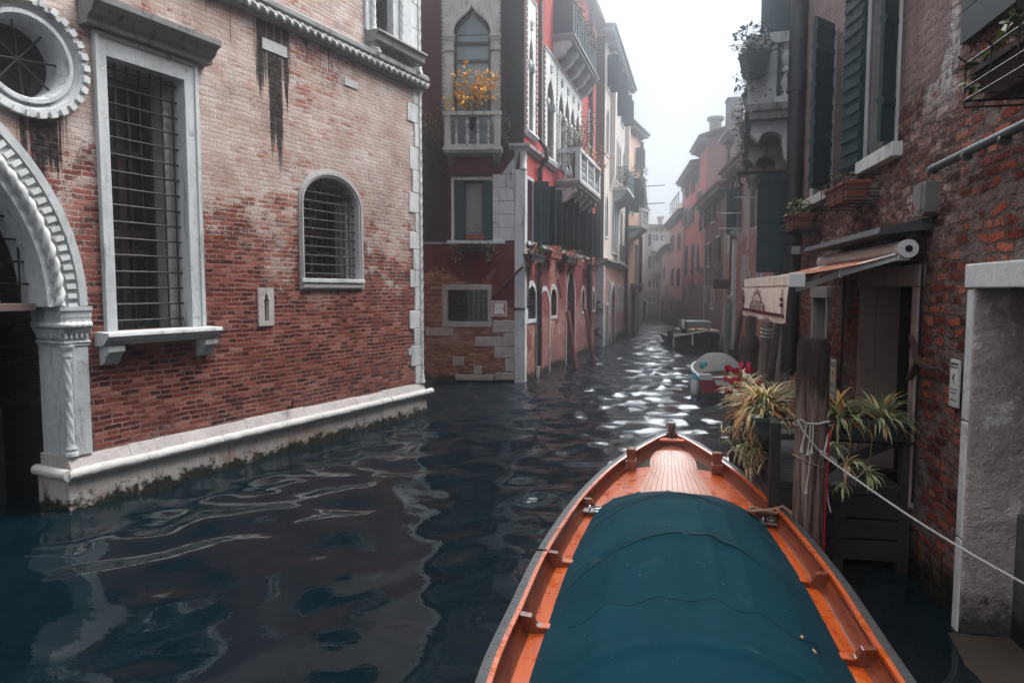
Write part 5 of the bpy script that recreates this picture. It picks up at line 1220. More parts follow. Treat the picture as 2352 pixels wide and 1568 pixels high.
# ================================================================ restaurant house, close on the right
def build_restaurant():
    f = RH; H = 12.0; UE = 19
    root = thing('restaurant_house', 'near right house of flaking plaster and crumbling red brick with a canal door', 'house', f.w(3.5, 0, 0))
    pal = [(.05, (.03, .009, .008)), (.3, (.12, .022, .015)), (.55, (.36, .065, .036)), (.8, (.50, .15, .085)), (1, (.27, .14, .12))]
    g = G('crumbling_brick'); u, v, _ = g.xyz(g.UV)
    c, h, rnd, fac, fine = brick_layer(g, g.UV, pal, (.13, .098, .092), .25, .092, .020, .048)
    big = g.noise(g.UV, .7, 6, .65, .5); med = g.noise(g.UV, 3.4, 5, .68); V2 = g.mapv(g.UV, (1, 1, 1), (7, 2, 0)); rough = g.noise(V2, 8, 5, .75)
    # mortar smeared over the face
    sm = g.ma('ADD', g.noise(V2, 2.2, 6, .75, .8), g.ma('MULTIPLY', rnd, .12)); SM = g.ss(sm, .545, .60)
    c = g.mix(SM, c, g.mix(g.lin(rough, .35, .65), (.085, .068, .066), (.23, .18, .17)))
    # salt-bleached, sooty brick in the middle height
    pale = g.ma('MULTIPLY', g.ss(g.ma('ADD', v, g.lin(big, .3, .7, -.4, .4)), 2.7, 3.3), g.ma('SUBTRACT', 1.0, g.ss(u, 5.2, 6.4)))
    mott = g.ramp(g.ma('ADD', g.ma('MULTIPLY', g.noise(g.mapv(g.UV, (1, 1.8, 1)), 13, 5, .8), .8), g.ma('MULTIPLY', rnd, .18)), [(.34, (.030, .024, .025)), (.47, (.10, .066, .060)), (.55, (.34, .22, .19)), (.68, (.62, .50, .46))])
    c = g.mix(g.ma('MULTIPLY', pale, g.lin(med, .35, .65, .35, 1)), c, mott)
    # plaster sheets higher up
    pm = g.ma('ADD', g.lin(v, 3.7, 5.0, -.5, .55), g.lin(big, .3, .7, -.42, .42)); pm = g.ma('ADD', pm, g.lin(med, .3, .7, -.10, .10)); pm = g.ma('SUBTRACT', pm, g.lin(u, 4.9, 5.5, 0, .8))
    P = g.ss(pm, -.13, -.11)
    pc = g.mix(g.lin(g.noise(g.mapv(g.UV, (2.2, .5, 1)), 1.3, 6, .75), .35, .65), (.27, .205, .20), (.14, .10, .10))
    c = g.mix(P, c, pc)
    wm = g.ma('MULTIPLY', g.ss(u, 4.75, 4.95), g.ma('SUBTRACT', 1.0, g.ss(g.ma('ADD', u, g.lin(med, .3, .7, -.2, .2)), 5.4, 5.6))); wm = g.ma('MULTIPLY', g.ma('MULTIPLY', wm, g.ss(v, 3.95, 4.4)), g.ma('SUBTRACT', 1.0, P))
    c = g.mix(g.ma('MULTIPLY', wm, g.lin(rough, .34, .5, .3, 1)), c, g.ramp(rough, [(.4, (.26, .23, .22)), (.6, (.58, .57, .57))]))
    dk = g.ss(g.noise(g.mapv(V2, (2.0, .6, 1)), .8, 5, .7), .5, .72); c = g.mix(g.ma('MULTIPLY', dk, .22), c, (.018, .016, .017))
    al = g.ma('SUBTRACT', 1.0, g.ss(g.ma('ADD', v, g.lin(med, .3, .7, -.2, .2)), .15, .5)); c = g.mix(al, c, (.012, .013, .006))
    hh = g.ma('MULTIPLY', g.ma('ADD', g.ma('MULTIPLY', h, 1.2), g.ma('MULTIPLY', rough, 1.6)), g.ma('SUBTRACT', 1.0, g.ma('MULTIPLY', g.ma('MAXIMUM', P, g.ma('MULTIPLY', SM, .6)), .85)))
    hh = g.ma('ADD', hh, g.ma('ADD', g.ma('MULTIPLY', P, 1.3), g.ma('MULTIPLY', med, 1.2)))
    wall = g.fin(c, .92, hh, 1.0, .06, .12)
    sw = f.rect(1866, 790, 1906, 683); small = rectp(1.02, 1.80, 1.45, 2.50)
    door = rectp(3.40, 4.86, .62, 2.66); gate = rectp(6.02, 9.2, -.55, 2.62)
    w1 = rectp(3.22, 4.12, 4.05, 6.4); w2 = rectp(.75, 1.72, 3.95, 6.05); w3 = rectp(5.75, 6.9, 4.55, 6.6); rest = [rectp(9 + 3 * k, 10 + 3 * k, 4.2, 6) for k in range(3)]
    b = MB(f); b.wall(0, UE, -.6, H, [small, door, gate, w1, w2, w3] + rest, 0, .45); shell(b, 0, UE, 0, 8, H, True, True); b.build('wall', wall, root)
    b = MB(f); roofslab(b, 0, UE, 0, 8, H, .4, .2); b.build('roof', M['tile'], root)
    # small window
    rough = mat_stone('grey_window_stone', (.30, .27, .265), .4, 2., .03, .4)
    b = MB(f); b.box(.98, 1.05, -.03, .45, 1.45, 2.5); b.box(1.77, 1.86, -.03, .3, 1.45, 2.5); b.box(.94, 1.90, -.05, .3, 2.50, 2.66); wo = b.build('small_window', rough, root, bevel=.012)
    b = MB(f); grille(b, 1.05, 1.77, 1.45, 2.5, .22, 5, 5, .01); b.build('grille', M['iron'], wo)
    b = MB(f); b.box(1.05, 1.77, .40, .43, 1.45, 2.5); b.build('pane', M['glass'], wo)
    # canal door of the restaurant
    ds = mat_stone('door_stone', (.33, .26, .245), .35, 11., .02, .3)
    b = MB(f); b.box(3.28, 3.42, -.04, .45, .62, 2.64); b.box(4.84, 4.99, -.04, .45, .62, 2.64); b.box(3.24, 5.03, -.05, .45, 2.64, 2.84); do = b.build('canal_door', ds, root, bevel=.012)
    b = MB(f); b.box(3.42, 4.84, .40, .44, .62, 2.64); b.build('pane', mat_glass('door_glass', (.010, .012, .013), .04), do)
    b = MB(f)
    for x in (3.42, 4.08, 4.78): b.box(x, x + .07, .33, .40, .62, 2.64)
    b.box(3.42, 4.84, .33, .40, 2.30, 2.36); b.build('frame', M['iron'], do)
    b = MB(f); b.box(3.42, 3.46, .1, .40, .62, 2.64); b.build('reveal', ds, do)
    # big stone gateway at the frame edge
    g = G('rough_gate_render'); n1 = g.noise(g.OB, 2.3, 6, .68, .4); n2 = g.noise(g.OB, 7, 5, .7); fine = g.noise(g.OB, 55, 3, .6)
    c = g.mix(g.lin(n1, .35, .65), (.40, .335, .325), (.25, .215, .21)); c = g.mix(g.ss(g.noise(g.mapv(g.OB, (1, 1, 1), (5, 2, 8)), 3.1, 6, .72), .56, .60), c, (.50, .47, .46))
    c = g.mix(g.ma('MULTIPLY', g.ss(n2, .64, .70), .9), c, (.05, .045, .045)); c = g.mix(g.ma('SUBTRACT', 1.0, g.ss(g.ma('ADD', g.xyz(g.OB)[2], g.lin(n2, .3, .7, -.2, .2)), .05, .45)), c, (.05, .045, .04))
    c = g.mix(.25, c, g.ramp(fine, [(.25, .25), (.75, .8)]), 'OVERLAY'); gs = g.fin(c, .9, g.ma('ADD', g.ma('MULTIPLY', n1, 1.6), g.ma('ADD', n2, g.ma('MULTIPLY', fine, .2))), .9, .05, .2)
    b = MB(f); b.box(6.0, 6.10, -.05, 1.2, -.5, 2.62); go = b.build('stone_gateway', gs, root, bevel=.015)
    b = MB(f)
    for z0, z1 in ((-.4, .72), (.73, 1.62), (1.63, 2.61)): b.box(5.985, 6.085, -.062, .02, z0, z1)
    b.build('jamb_edge', M['stone_clean'], go, bevel=.012)
    b = MB(f); b.box(5.95, 9.4, -.07, .6, 2.62, 2.80); b.build('lintel', M['stone_clean'], go, bevel=.012)
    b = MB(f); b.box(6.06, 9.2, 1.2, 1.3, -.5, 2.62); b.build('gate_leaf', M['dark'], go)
    b = MB(f); b.box(6.07, 7.6, .30, .75, -.5, .95); b.build('cement_block', mat_brick('cement_over_brick', pal, (.1, .08, .075), (.075, .085, .09), .88, 0, .6, .5, 3.3, salt=.1, algae=True), go, bevel=.01)
    b = MB(f)
    random.seed(21)
    pts = [(6.12, .29)] + [(6.12 + .12 * k, -.12 - .04 * k ** .5 + random.uniform(-.025, .025)) for k in range(18)] + [(8.2, .29)]
    b.prism(pts, -.5, .012, 'z')
    b.build('landing_step', mat_stone('mossy_step', (.060, .045, .035), .7, 4., .04, .95, (.012, .014, .008)), go, bevel=.03)
    # big window with shutters
    b = MB(f); b.box(4.12, 4.20, -.03, .4, 4.05, 6.4); b.box(3.14, 3.22, -.03, .4, 4.05, 6.4); w_ = b.build('shuttered_window', M['stone_clean'], root)
    b = MB(f); b.box(3.16, 4.34, -.10, .3, 3.91, 4.05); b.build('sill', M['stone_clean'], w_, bevel=.008)
    b = MB(f); b.box(3.22, 4.12, .3, .34, 4.05, 6.4); b.build('pane', M['glass'], w_)
    b = MB(f); shutter(b, 3.20, -.05, 4.0, 6.4, .48, .16, -1, .04, 16); b.build('shutter', M['teal'], w_)
    b = MB(f)
    for k in range(16): b.box(3.24, 3.66, .16, .19, 4.07 + .145 * k, 4.07 + .145 * k + .138)
    b.box(3.64, 3.69, .13, .19, 4.05, 6.4); b.build('shutter', M['teal'], w_, label='inner dark board shutter leaf')
    b = MB(f); shutter(b, 4.10, .04, 4.07, 6.4, .30, 2.2, -1, .04, 3); b.build('shutter', mat_paint('peeling_teal_paint', (.022, .05, .06), .6, .8, 9, (.12, .14, .15)), w_, label='peeling pale teal shutter leaf')
    # window behind the rain pipe
    b = MB(f); b.box(1.72, 1.80, -.03, .4, 3.95, 6.05); b.box(.67, .75, -.03, .4, 3.95, 6.05); w_ = b.build('shuttered_window', M['stone'], root)
    b = MB(f); b.box(.6, 1.98, -.12, .3, 3.82, 3.95); b.build('sill', M['stone_clean'], w_, bevel=.01)
    b = MB(f); b.box(.75, 1.72, .3, .34, 3.95, 6.05); b.build('pane', M['glass'], w_)
    b = MB(f); shutter(b, 1.80, -.05, 3.93, 6.08, .46, .72, 1, .045, 9); b.build('shutter', M['teal'], w_)
    # closed boarded window at the edge
    b = MB(f)
    for k in range(9): b.box(5.66, 6.95, -.06, .02, 4.5 + .24 * k, 4.5 + .24 * k + .232)
    b.build('board_shutter', mat_paint('scratched_teal_boards', (.014, .034, .042), .5, .35, 3, (.06, .09, .10), .4, (2, 2, 12)), root)
    for hh in rest:
        b = MB(f); b.box(hh[0][0], hh[1][0], .2, .24, hh[0][1], hh[2][1]); b.build('window', M['glass'], root)
    # grey wall pipe, iron anchor, conduit
    b = MB(f); b.tube([(5.33, -.10, 3.61), (7.4, -.10, 3.66)], .034, 10)
    for x in (5.36, 5.95, 6.5): b.tube([(x, -.10, 3.6), (x + .03, -.10, 3.6)], .04, 10)
    b.build('wall_pipe', mat_plain('blue_grey_pipe', (.075, .105, .12), .5, .2, .5), root)
    b = MB(f); c0 = f.uv(2108, 832, -.06); cx, cz = c0
    for (dx, dz) in ((-.17, .22), (-.17, -.17), (.34, -.03)): b.bar((cx, -.06, cz), (cx + dx, -.06, cz + dz), .03, .055, (0, -1, 0))
    b.build('iron_anchor', M['rust'], root)
    b = MB(f); x = f.uv(2122, 560, -.04)[0]; b.tube([(x, -.04, 3.15), (x, -.04, .7)], .012, 6); b.build('black_cable', M['iron'], root)
    b = MB(f); x = f.uv(1937, 720, -.03)[0]; b.tube([(x, -.03, 2.9), (x, -.03, .8)], .014, 6); b.build('brown_conduit', M['rust'], root)
build_restaurant()
# ================================================================ plants
M['leaf'] = mat_leaf('leaves', None)
def leaf(mb, p, d, n, L, W):
    d = d.normalized(); s_ = d.cross(n)
    if s_.length < 1e-3: s_ = d.orthogonal()
    s_.normalize(); a = p + d * L * .45 + s_ * W / 2; b = p + d * L * .45 - s_ * W / 2; t = p + d * L - n.normalized() * L * .12
    mb.mesh([p, a, t, b], [(0, 1, 2, 3)])
def cloud(mb, c, r, n, size, cols, rng, hollow=0.):
    c = Vector(c)
    for i in range(n):
        while True:
            q = Vector((rng.uniform(-1, 1), rng.uniform(-1, 1), rng.uniform(-1, 1)))
            if hollow <= q.length <= 1: break
        mb.c = (*rng.choice(cols), 1)
        d = Vector((rng.gauss(0, 1), rng.gauss(0, 1), rng.gauss(0, .7))) + q * .8
        leaf(mb, c + Vector((q.x * r[0], q.y * r[1], q.z * r[2])), d, Vector((rng.gauss(0, .5), rng.gauss(0, .5), 1)), size * rng.uniform(.6, 1.3), size * rng.uniform(.4, .7))
    mb.c = (1, 1, 1, 1)
def blade(mb, p, az, el, L, W, droop, c0, c1, n=7):
    """long arching strap leaf, pale margin with a darker middle"""
    pts = []; q = Vector(p); e_ = el; st = L / n
    for i in range(n + 1):
        pts.append(q.copy()); q = q + Vector((math.cos(az) * math.cos(e_), math.sin(az) * math.cos(e_), math.sin(e_))) * st; e_ -= droop / n * (.6 + .8 * i / n)
    sd_ = Vector((-math.sin(az), math.cos(az), 0))
    for half, col in ((.5, c0), (.22, c1)):
        vs = []; up = .0015 if half < .4 else 0
        for i, k in enumerate(pts):
            wv = W * half * (min(1, .45 + 2.2 * i / n) if i < n * .4 else max(.02, 1 - ((i - n * .4) / (n * .6)) ** 1.6))
            vs += [k + sd_ * wv + Vector((0, 0, up)), k - sd_ * wv + Vector((0, 0, up))]
        mb.c = (*col, 1); mb.mesh(vs, [(2 * i, 2 * i + 2, 2 * i + 3, 2 * i + 1) for i in range(n)], True)
    mb.c = (1, 1, 1, 1)
def spider(mb, c, n, L, rng, pal, el=(.2, 1.4), bias=None, W=.022):
    for i in range(n):
        az = rng.uniform(0, 2 * PI) if bias is None or rng.random() < .45 else rng.gauss(bias, .7)
        e_ = rng.uniform(*el); c0, c1 = rng.choice(pal)
        blade(mb, Vector(c) + Vector((rng.gauss(0, .02), rng.gauss(0, .02), 0)), az, e_, L * rng.uniform(.55, 1.1), W * rng.uniform(.7, 1.25), rng.uniform(1.2, 2.4), c0, c1)
GREEN = [((.60, .62, .40), (.15, .23, .08)), ((.66, .66, .44), (.22, .27, .10)), ((.48, .50, .25), (.14, .19, .06)), ((.38, .40, .24), (.10, .14, .06))]
AMBER = [((.90, .55, .25), (.68, .28, .05)), ((.92, .72, .45), (.75, .40, .10)), ((.80, .36, .08), (.60, .19, .03)), ((.85, .74, .46), (.55, .42, .12)), ((.74, .70, .42), (.30, .32, .10))]
DRY = [((.45, .30, .18), (.30, .17, .08)), ((.40, .36, .22), (.16, .18, .08)), ((.55, .36, .2), (.35, .16, .05)), ((.36, .36, .24), (.12, .16, .08))]
YEL = [(.92, .46, .04), (.95, .58, .10), (.85, .38, .03), (.90, .55, .15), (.55, .42, .08)]
DKG = [(.020, .035, .015), (.035, .05, .02), (.05, .06, .025), (.03, .03, .018)]
OLV = [(.09, .09, .03), (.14, .12, .04), (.06, .07, .025), (.20, .12, .04), (.04, .05, .02)]
RST = [(.14, .06, .03), (.20, .09, .04), (.09, .05, .03), (.06, .05, .03), (.28, .14, .06)]
MAU = [(.05, .03, .035), (.08, .04, .05), (.035, .03, .03), (.06, .05, .04), (.11, .05, .07)]
def box_planter(fr, x0, x1, y0, y1, z0, z1, name, label, cat, mat, group, taper=.03, rack=False):
    root = thing(name, label, cat, fr.w((x0 + x1) / 2, (y0 + y1) / 2, z0), group)
    b = MB(fr); v = [(x0 + taper, y0 + taper, z0), (x1 - taper, y0 + taper, z0), (x1 - taper, y1 - taper, z0), (x0 + taper, y1 - taper, z0), (x0, y0, z1), (x1, y0, z1), (x1, y1, z1), (x0, y1, z1)]
    b.mesh(v, [(0, 3, 2, 1), (0, 1, 5, 4), (1, 2, 6, 5), (2, 3, 7, 6), (3, 0, 4, 7)]); b.box(x0 - .015, x1 + .015, y0 - .015, y0 + .01, z1 - .03, z1 + .005); b.box(x0 - .015, x1 + .015, y1 - .01, y1 + .015, z1 - .03, z1 + .005)
    b.box(x0 - .015, x0 + .01, y0 + .011, y1 - .011, z1 - .03, z1 + .004); b.box(x1 - .01, x1 + .015, y0 + .011, y1 - .011, z1 - .03, z1 + .004)
    b.build('trough', mat, root)
    b = MB(fr); b.mesh([(x0, y0, z1 - .03), (x1, y0, z1 - .03), (x1, y1, z1 - .03), (x0, y1, z1 - .03)], [(0, 1, 2, 3)]); b.build('soil', M['soil'], root)
    if rack:
        b = MB(fr); e_ = .03
        for z in (z0 + .02, (z0 + z1) / 2, z1 + .05):
            b.tube([(x0 - e_, 0, z), (x0 - e_, y0 - e_, z), (x1 + e_, y0 - e_, z), (x1 + e_, 0, z)], .008, 5)
        for x in (x0 - e_, x0 + (x1 - x0) * .33, x0 + (x1 - x0) * .67, x1 + e_): b.tube([(x, -.01, z0 - .02), (x, y0 - e_, z0 - .02), (x, y0 - e_, z1 + .06), (x, y0 - e_ - .05, z1 + .10)], .007, 5)
        b.build('iron_rack', M['iron'], root)
    return root
def plant(name, label, cat, base, group=None): return thing(name, label, cat, base, group)

def plants_left():
    rng = random.Random(4)
    # --- red house, small balcony
    f = RF; bz = 6.55
    c = f.w(f.uv(1085, 250, -.3)[0], -.3, f.uv(1085, 255, -.3)[1] - .55)
    r = plant('balcony_shrub', 'slender shrub of golden yellow leaves on the small stone balcony', 'shrub', c)
    b = MB(); 
    tips = []
    for k in range(26):
        az, sp_ = rng.uniform(0, 2 * PI), rng.uniform(.12, .85); h = rng.uniform(.75, 1.55) * (1.25 - sp_ * .35)
        t = Vector((math.cos(az) * sp_, math.sin(az) * sp_ * .35, h)) + c; m = c + Vector((math.cos(az) * sp_ * .35, math.sin(az) * .1, h * .55))
        b.tube([c, m, t], [.012, .008, .004], 4, False); tips += [t, m.lerp(t, .6), m.lerp(t, .8)]
    b.build('stems', M['rust'], r)
    b = MB()
    for t in tips: cloud(b, t, (.07, .05, .07), 6, .145, YEL, rng)
    b.build('leaves', M['leaf'], r)
    for (x0, x1, y0, y1, cols, nm, lb, n) in ((972, 1040, 245, 330, OLV + RST, 'creeper', 'green and rusty creeper hanging off the left end of the small balcony', 650), (1135, 1178, 250, 330, MAU, 'creeper', 'dark purple creeper hanging off the right end of the small balcony', 420)):
        a = f.uv(x0, y1, -.35); e_ = f.uv(x1, y0, -.35); cx, cz = (a[0] + e_[0]) / 2, (a[1] + e_[1]) / 2
        r = plant(nm, lb, 'creeper', f.w(cx, -.3, cz)); b = MB(f)
        cloud(b, (cx, -.25, cz), ((e_[0] - a[0]) / 2, .22, (e_[1] - a[1]) / 2), n, .075, cols, rng)
        for k in range(16):
            x = rng.uniform(a[0], e_[0]); ln = rng.uniform(.3, 1.3 if x0 < 1000 else .6)
            for q in range(int(ln * 26)): cloud(b, (x + .1 * math.sin(q * .2 + k), -.12, cz - .1 - ln * q / (ln * 26)), (.05, .05, .04), 1, .07, cols, rng)
        b.build('foliage', M['leaf'], r)
    # pot on the shuttered window's sill
    a = f.uv(1091, 551, -.05); r = plant('potted_plant', 'terracotta trough with small wild flowers on the curtained window sill', 'pot plant', f.w(a[0], -.03, a[1]))
    b = MB(f); b.box(a[0] - .26, a[0] + .26, -.085, .02, a[1], a[1] + .15); b.build('pot', M['terracotta'], r, bevel=.01)
    b = MB(f); cloud(b, (a[0], -.03, a[1] + .26), (.32, .09, .17), 110, .06, DKG + OLV + [(.4, .1, .05)], rng); b.build('foliage', M['leaf'], r)
    # trailing rack under it
    a = f.uv(1088, 570, -.15); r = plant('hanging_trough', 'iron rack of pale trailing plants hung under the curtained window', 'planter', f.w(a[0], -.15, a[1]))
    b = MB(f); b.box(a[0] - .55, a[0] + .55, -.26, -.03, a[1] - .08, a[1] + .03)
    for k in range(9): b.tube([(a[0] - .5 + .125 * k, -.28, a[1] - .1), (a[0] - .5 + .125 * k, -.28, a[1] + .10)], .009, 5)
    b.build('rack', M['iron'], r)
    b = MB(f)
    for s_, ln in ((-.45, .45), (.43, .5)):
        for q in range(150): cloud(b, (a[0] + s_ + rng.gauss(0, .10), -.2, a[1] + .08 - ln * rng.random() ** 1.3), (.07, .07, .05), 1, .07, [(.30, .30, .20), (.22, .22, .12), (.42, .36, .26), (.12, .14, .07)], rng)
    b.build('foliage', M['leaf'], r)
    # --- red house, canal side boxes
    f = RR
    for i, (px0, px1, py, cols, lab, ln) in enumerate(((1216, 1250, 588, DKG + OLV, 'leafy dark green box hanging beside the first downpipe', .9), (1262, 1296, 580, RST + OLV, 'rusty leaved flower trough with pale iron front', .1), (1299, 1320, 592, RST + [(.35, .08, .05)], 'flower trough of red stems above the pointed water door', .12), (1322, 1345, 600, MAU + [(.4, .36, .36)], 'purple and white flower trough between the shutters', .2), (1356, 1376, 612, RST + OLV, 'amber flower box with long dangling roots at the end of the red house', .8))):
        y = -.3; a = f.uv(px0, py, y); e_ = f.uv(px1, py, y); u0, u1, z = a[0], min(e_[0], a[0] + 1.5), a[1]
        u0, u1 = min(u0, u1), max(u0, u1)
        r = box_planter(f, u0, u1, -.38, -.12, z - .14, z + .06, 'flower_box', lab, 'flower box', M['terracotta'] if i % 2 else M['soil'], 'flower boxes along the red house')
        b = MB(f); cloud(b, ((u0 + u1) / 2, -.26, z + .2), ((u1 - u0) * .55, .2, .26), 220, .075, cols, rng)
        for q in range(int(120 * ln)): cloud(b, (rng.uniform(u0, u1), -.34, z - rng.random() * ln), (.07, .07, .05), 1, .06, cols, rng)
        b.build('foliage', M['leaf'], r)
    # shrubs on the big balcony
    c = f.w(4.6, -.5, 6.3); r = plant('balcony_shrub', 'tall green and yellow shrub on the large balcony of the red house', 'shrub', c)
    b = MB(); tips = []
    for k in range(30):
        az, sp_ = rng.uniform(0, 2 * PI), rng.uniform(.1, .75); h = rng.uniform(1.1, 2.3); t = c + Vector((math.cos(az) * sp_, math.sin(az) * sp_ * .7, h)); m = c + Vector((math.cos(az) * sp_ * .4, math.sin(az) * sp_ * .3, h * .55))
        b.tube([c, m, t], [.014, .01, .004], 4, False); tips += [t, m.lerp(t, .5), m.lerp(t, .75), m]
    b.build('stems', M['rust'], r); b = MB()
    for t in tips: cloud(b, t, (.12, .1, .12), 7, .09, OLV + [(.55, .32, .05), (.25, .22, .08)], rng)
    b.build('leaves', M['leaf'], r)
    c = f.w(7.4, -.6, 6.3); r = plant('balcony_shrub', 'sparse orange fruit shrub at the far end of the large balcony', 'shrub', c)
    b = MB(); tips = []
    for k in range(22):
        az, sp_ = rng.uniform(0, 2 * PI), rng.uniform(.3, 1.0); h = rng.uniform(.7, 1.8); t = c + Vector((math.cos(az) * sp_, math.sin(az) * sp_, h)); b.tube([c, c.lerp(t, .5) + Vector((0, 0, .15)), t], [.012, .008, .004], 4, False); tips += [t, c.lerp(t, .7) + Vector((0, 0, .1))]
    b.build('stems', M['rust'], r); b = MB()
    for t in tips: cloud(b, t, (.1, .1, .1), 5, .11, [(.75, .30, .16), (.80, .42, .25), (.6, .2, .08)], rng)
    b.build('leaves', M['leaf'], r)
    r = plant('creeper', 'dry brown creeper along the rail of the topmost green balcony', 'creeper', f.w(6, -.65, 11.9)); b = MB(f)
    for q in range(700): x = rng.uniform(3.6, 8.4); cloud(b, (x, -.66, 11.95 + rng.gauss(0, .1) - .5 * rng.random() ** 2), (.1, .1, .08), 1, .1, RST, rng)
    b.build('foliage', M['leaf'], r)
    f = CR; r = plant('creeper', 'dark creeper over the balcony of the cream house', 'creeper', f.w(3.6, -.7, 8.2)); b = MB(f); cloud(b, (3.6, -.55, 8.3), (.5, .25, .55), 300, .12, DKG, rng); b.build('foliage', M['leaf'], r)
    f = PE; r = plant('creeper', 'dark creeper under the eaves of the peach house', 'creeper', f.w(1.6, -.4, 9.9)); b = MB(f); cloud(b, (1.6, -.45, 9.6), (.8, .4, 1.1), 420, .16, DKG, rng); b.build('foliage', M['leaf'], r)
plants_left()

def width_sign():
    f = RF; a = f.rect(1130, 726, 1164, 691, -.05); x0, x1, z0, z1 = a; w_ = x1 - x0
    r = thing('width_sign', 'square white sign with red border reading 2 m on the red house', 'sign', f.w((x0 + x1) / 2, -.03, z0))
    b = MB(f); b.box(x0, x1, -.035, -.015, z0, z1); b.build('plate', mat_plain('sign_white', (.62, .64, .64), .4, 0, .4, .05), r, bevel=.006)
    k = w_ * .07; b = MB(f); b.ring(rectp(x0 + k, x1 - k, z0 + k, z1 - k), rectp(x0 + 2 * k, x1 - 2 * k, z0 + 2 * k, z1 - 2 * k), -.039, -.036); b.build('red_border', mat_plain('sign_red', (.33, .012, .045), .4, 0, .4, .05), r)
    zc = (z0 + z1) / 2; b = MB(f)
    b.prism([(x1 - 2 * k, z1 - 3 * k), (x1 - 2 * k, z0 + 3 * k), (x1 - 4 * k, zc)], -.039, -.036); b.prism([(x0 + 2 * k, z1 - 3.4 * k), (x0 + 3 * k, zc + k * 1.2), (x0 + 2 * k, zc)], -.0385, -.036)
    b.build('side_triangles', mat_plain('sign_blue_grey', (.09, .19, .24), .4), r)
    lettering('2', f, x0 + 4.4 * k, zc - 1.3 * k, 3.2 * k, -.0405, 'sign_grey_ink', (.19, .24, .25), r); lettering('m', f, x0 + 6.6 * k, zc + .3 * k, 1.9 * k, -.0405, 'sign_grey_ink', (.19, .24, .25), r)
INK = {}
def lettering(txt, fr, x, z, size, y, mname, col, parent, name='lettering', sx=1.0, align='LEFT', M4=None):
    cu = bpy.data.curves.new('txt', 'FONT'); cu.body = txt; cu.size = size; cu.extrude = .0008; cu.align_x = align
    o = bpy.data.objects.new('txt', cu); sc.collection.objects.link(o); dg = bpy.context.evaluated_depsgraph_get(); me = o.evaluated_get(dg).to_mesh()
    b = MB(fr, M4); b.mesh([(x + v.co.x * sx, y - v.co.z, z + v.co.y) for v in me.vertices], [tuple(p.vertices) for p in me.polygons])
    o.evaluated_get(dg).to_mesh_clear(); bpy.data.objects.remove(o)
    if mname not in INK: INK[mname] = mat_plain(mname, col, .6, 0, .2, .05)
    return b.build(name, INK[mname], parent)
width_sign()

# ================================================================ mooring poles
def pole(label, px0, py0, px1, py1, wpx, mat, Y=None, name='mooring_pole', cap=None, n=14, top=1.0, rough=.03, group='mooring poles', bulge=None):
    B = at_z(px1, py1, 0) if Y is None else None
    if B is None: B = at_y(px1, py1, Y)
    T = at_y(px0, py0, B.y); r_ = wpx / 2 / FPX * B.y
    d = (T - B); B0 = B - d * ((B.z + .6) / d.z)
    r = thing(name, label, 'mooring pole', Vector((B.x, B.y, 0)), group)
    m = 14; pts = [B0.lerp(T, i / m) for i in range(m + 1)]
    rng = random.Random(int(px0)); rs = [r_ * (1 - (1 - top) * i / m) * rng.uniform(1 - rough, 1 + rough) for i in range(m + 1)]
    if bulge: rs = [r_ * (bulge if i > m * .72 else 1) * rng.uniform(1 - rough, 1 + rough) for i in range(m + 1)]
    rs[-1] *= .82; pts[-2] = pts[-1] - (T - B).normalized() * r_ * .35
    b = MB(); b.tube(pts, rs, n); b.build('shaft', mat, r)
    return r, B, T, r_
wood_grey = mat_wood('weathered_grey_wood', [(.035, .028, .026), (.11, .085, .075), (.22, .18, .165)], 2, .9, 0, 1., 30, .8)
wood_dark = mat_wood('dark_wet_wood', [(.010, .009, .009), (.035, .027, .025), (.09, .07, .062)], 2, .85, 0, 1., 30, .8, 3.)
wood_teal = mat_wood('grey_green_wood', [(.05, .06, .06), (.12, .14, .14), (.2, .23, .23)], 2, .85, 0, 1., 24, .5, 5.)
wood_red = mat_wood('painted_red_pole', [(.07, .022, .02), (.13, .045, .042), (.17, .07, .065)], 2, .7, 0, 1., 12, .3, 5.)
pole('dull red mooring pole nearer of the pair by the red house', 1304, 715, 1323, 846, 10, wood_red)
pole('dull red mooring pole farther of the pair by the red house', 1345, 710, 1363, 834, 8.5, wood_red)
pole('thin leaning pole in the mist before the far palace', 1523, 695, 1518, 735, 4, wood_dark)
pole('slim brown pole behind the black barge against brick', 1665, 700, 1657, 782, 11, wood_dark)
pole('grey green pole beside the bow of the black barge', 1676, 695, 1668, 812, 13, wood_teal)
pole('dark leaning pole left of the thick blackened pile', 1704, 712, 1685, 826, 11, wood_dark)
pole('thick blackened pile with a narrow top behind the red flowers', 1726, 726, 1718, 868, 42, wood_dark, bulge=.55)
E_ = pole('pale grey pole tied with white rope near the rain pipe', 1763, 738, 1748, 905, 24, wood_grey, Y=13.2)
pole('dark pole leaning between the pale pole and the rain pipe', 1793, 737, 1768, 900, 26, wood_dark, Y=12.6)
pole('grey pole against the rain pipe wound with cord', 1806, 750, 1786, 905, 22, wood_grey, Y=12.0)
g = G('bollard_wood'); z = g.xyz(g.OB)[2]
n = g.noise(g.mapv(g.OB, (34, 34, 1.3)), 1, 6, .7, .5); n2 = g.noise(g.mapv(g.OB, (11, 11, .8)), 1, 5, .7, .3)
c = g.ramp(g.ma('ADD', g.ma('MULTIPLY', n, .6), g.ma('MULTIPLY', n2, .5)), [(.42, (.010, .008, .007)), (.50, (.075, .048, .040)), (.57, (.17, .12, .10)), (.68, (.36, .29, .265))])
tp = g.ss(g.ma('ADD', z, g.lin(n2, .3, .7, -.35, .35)), 1.62, 1.82); c = g.mix(g.ma('MULTIPLY', tp, .85), c, (.014, .012, .012))
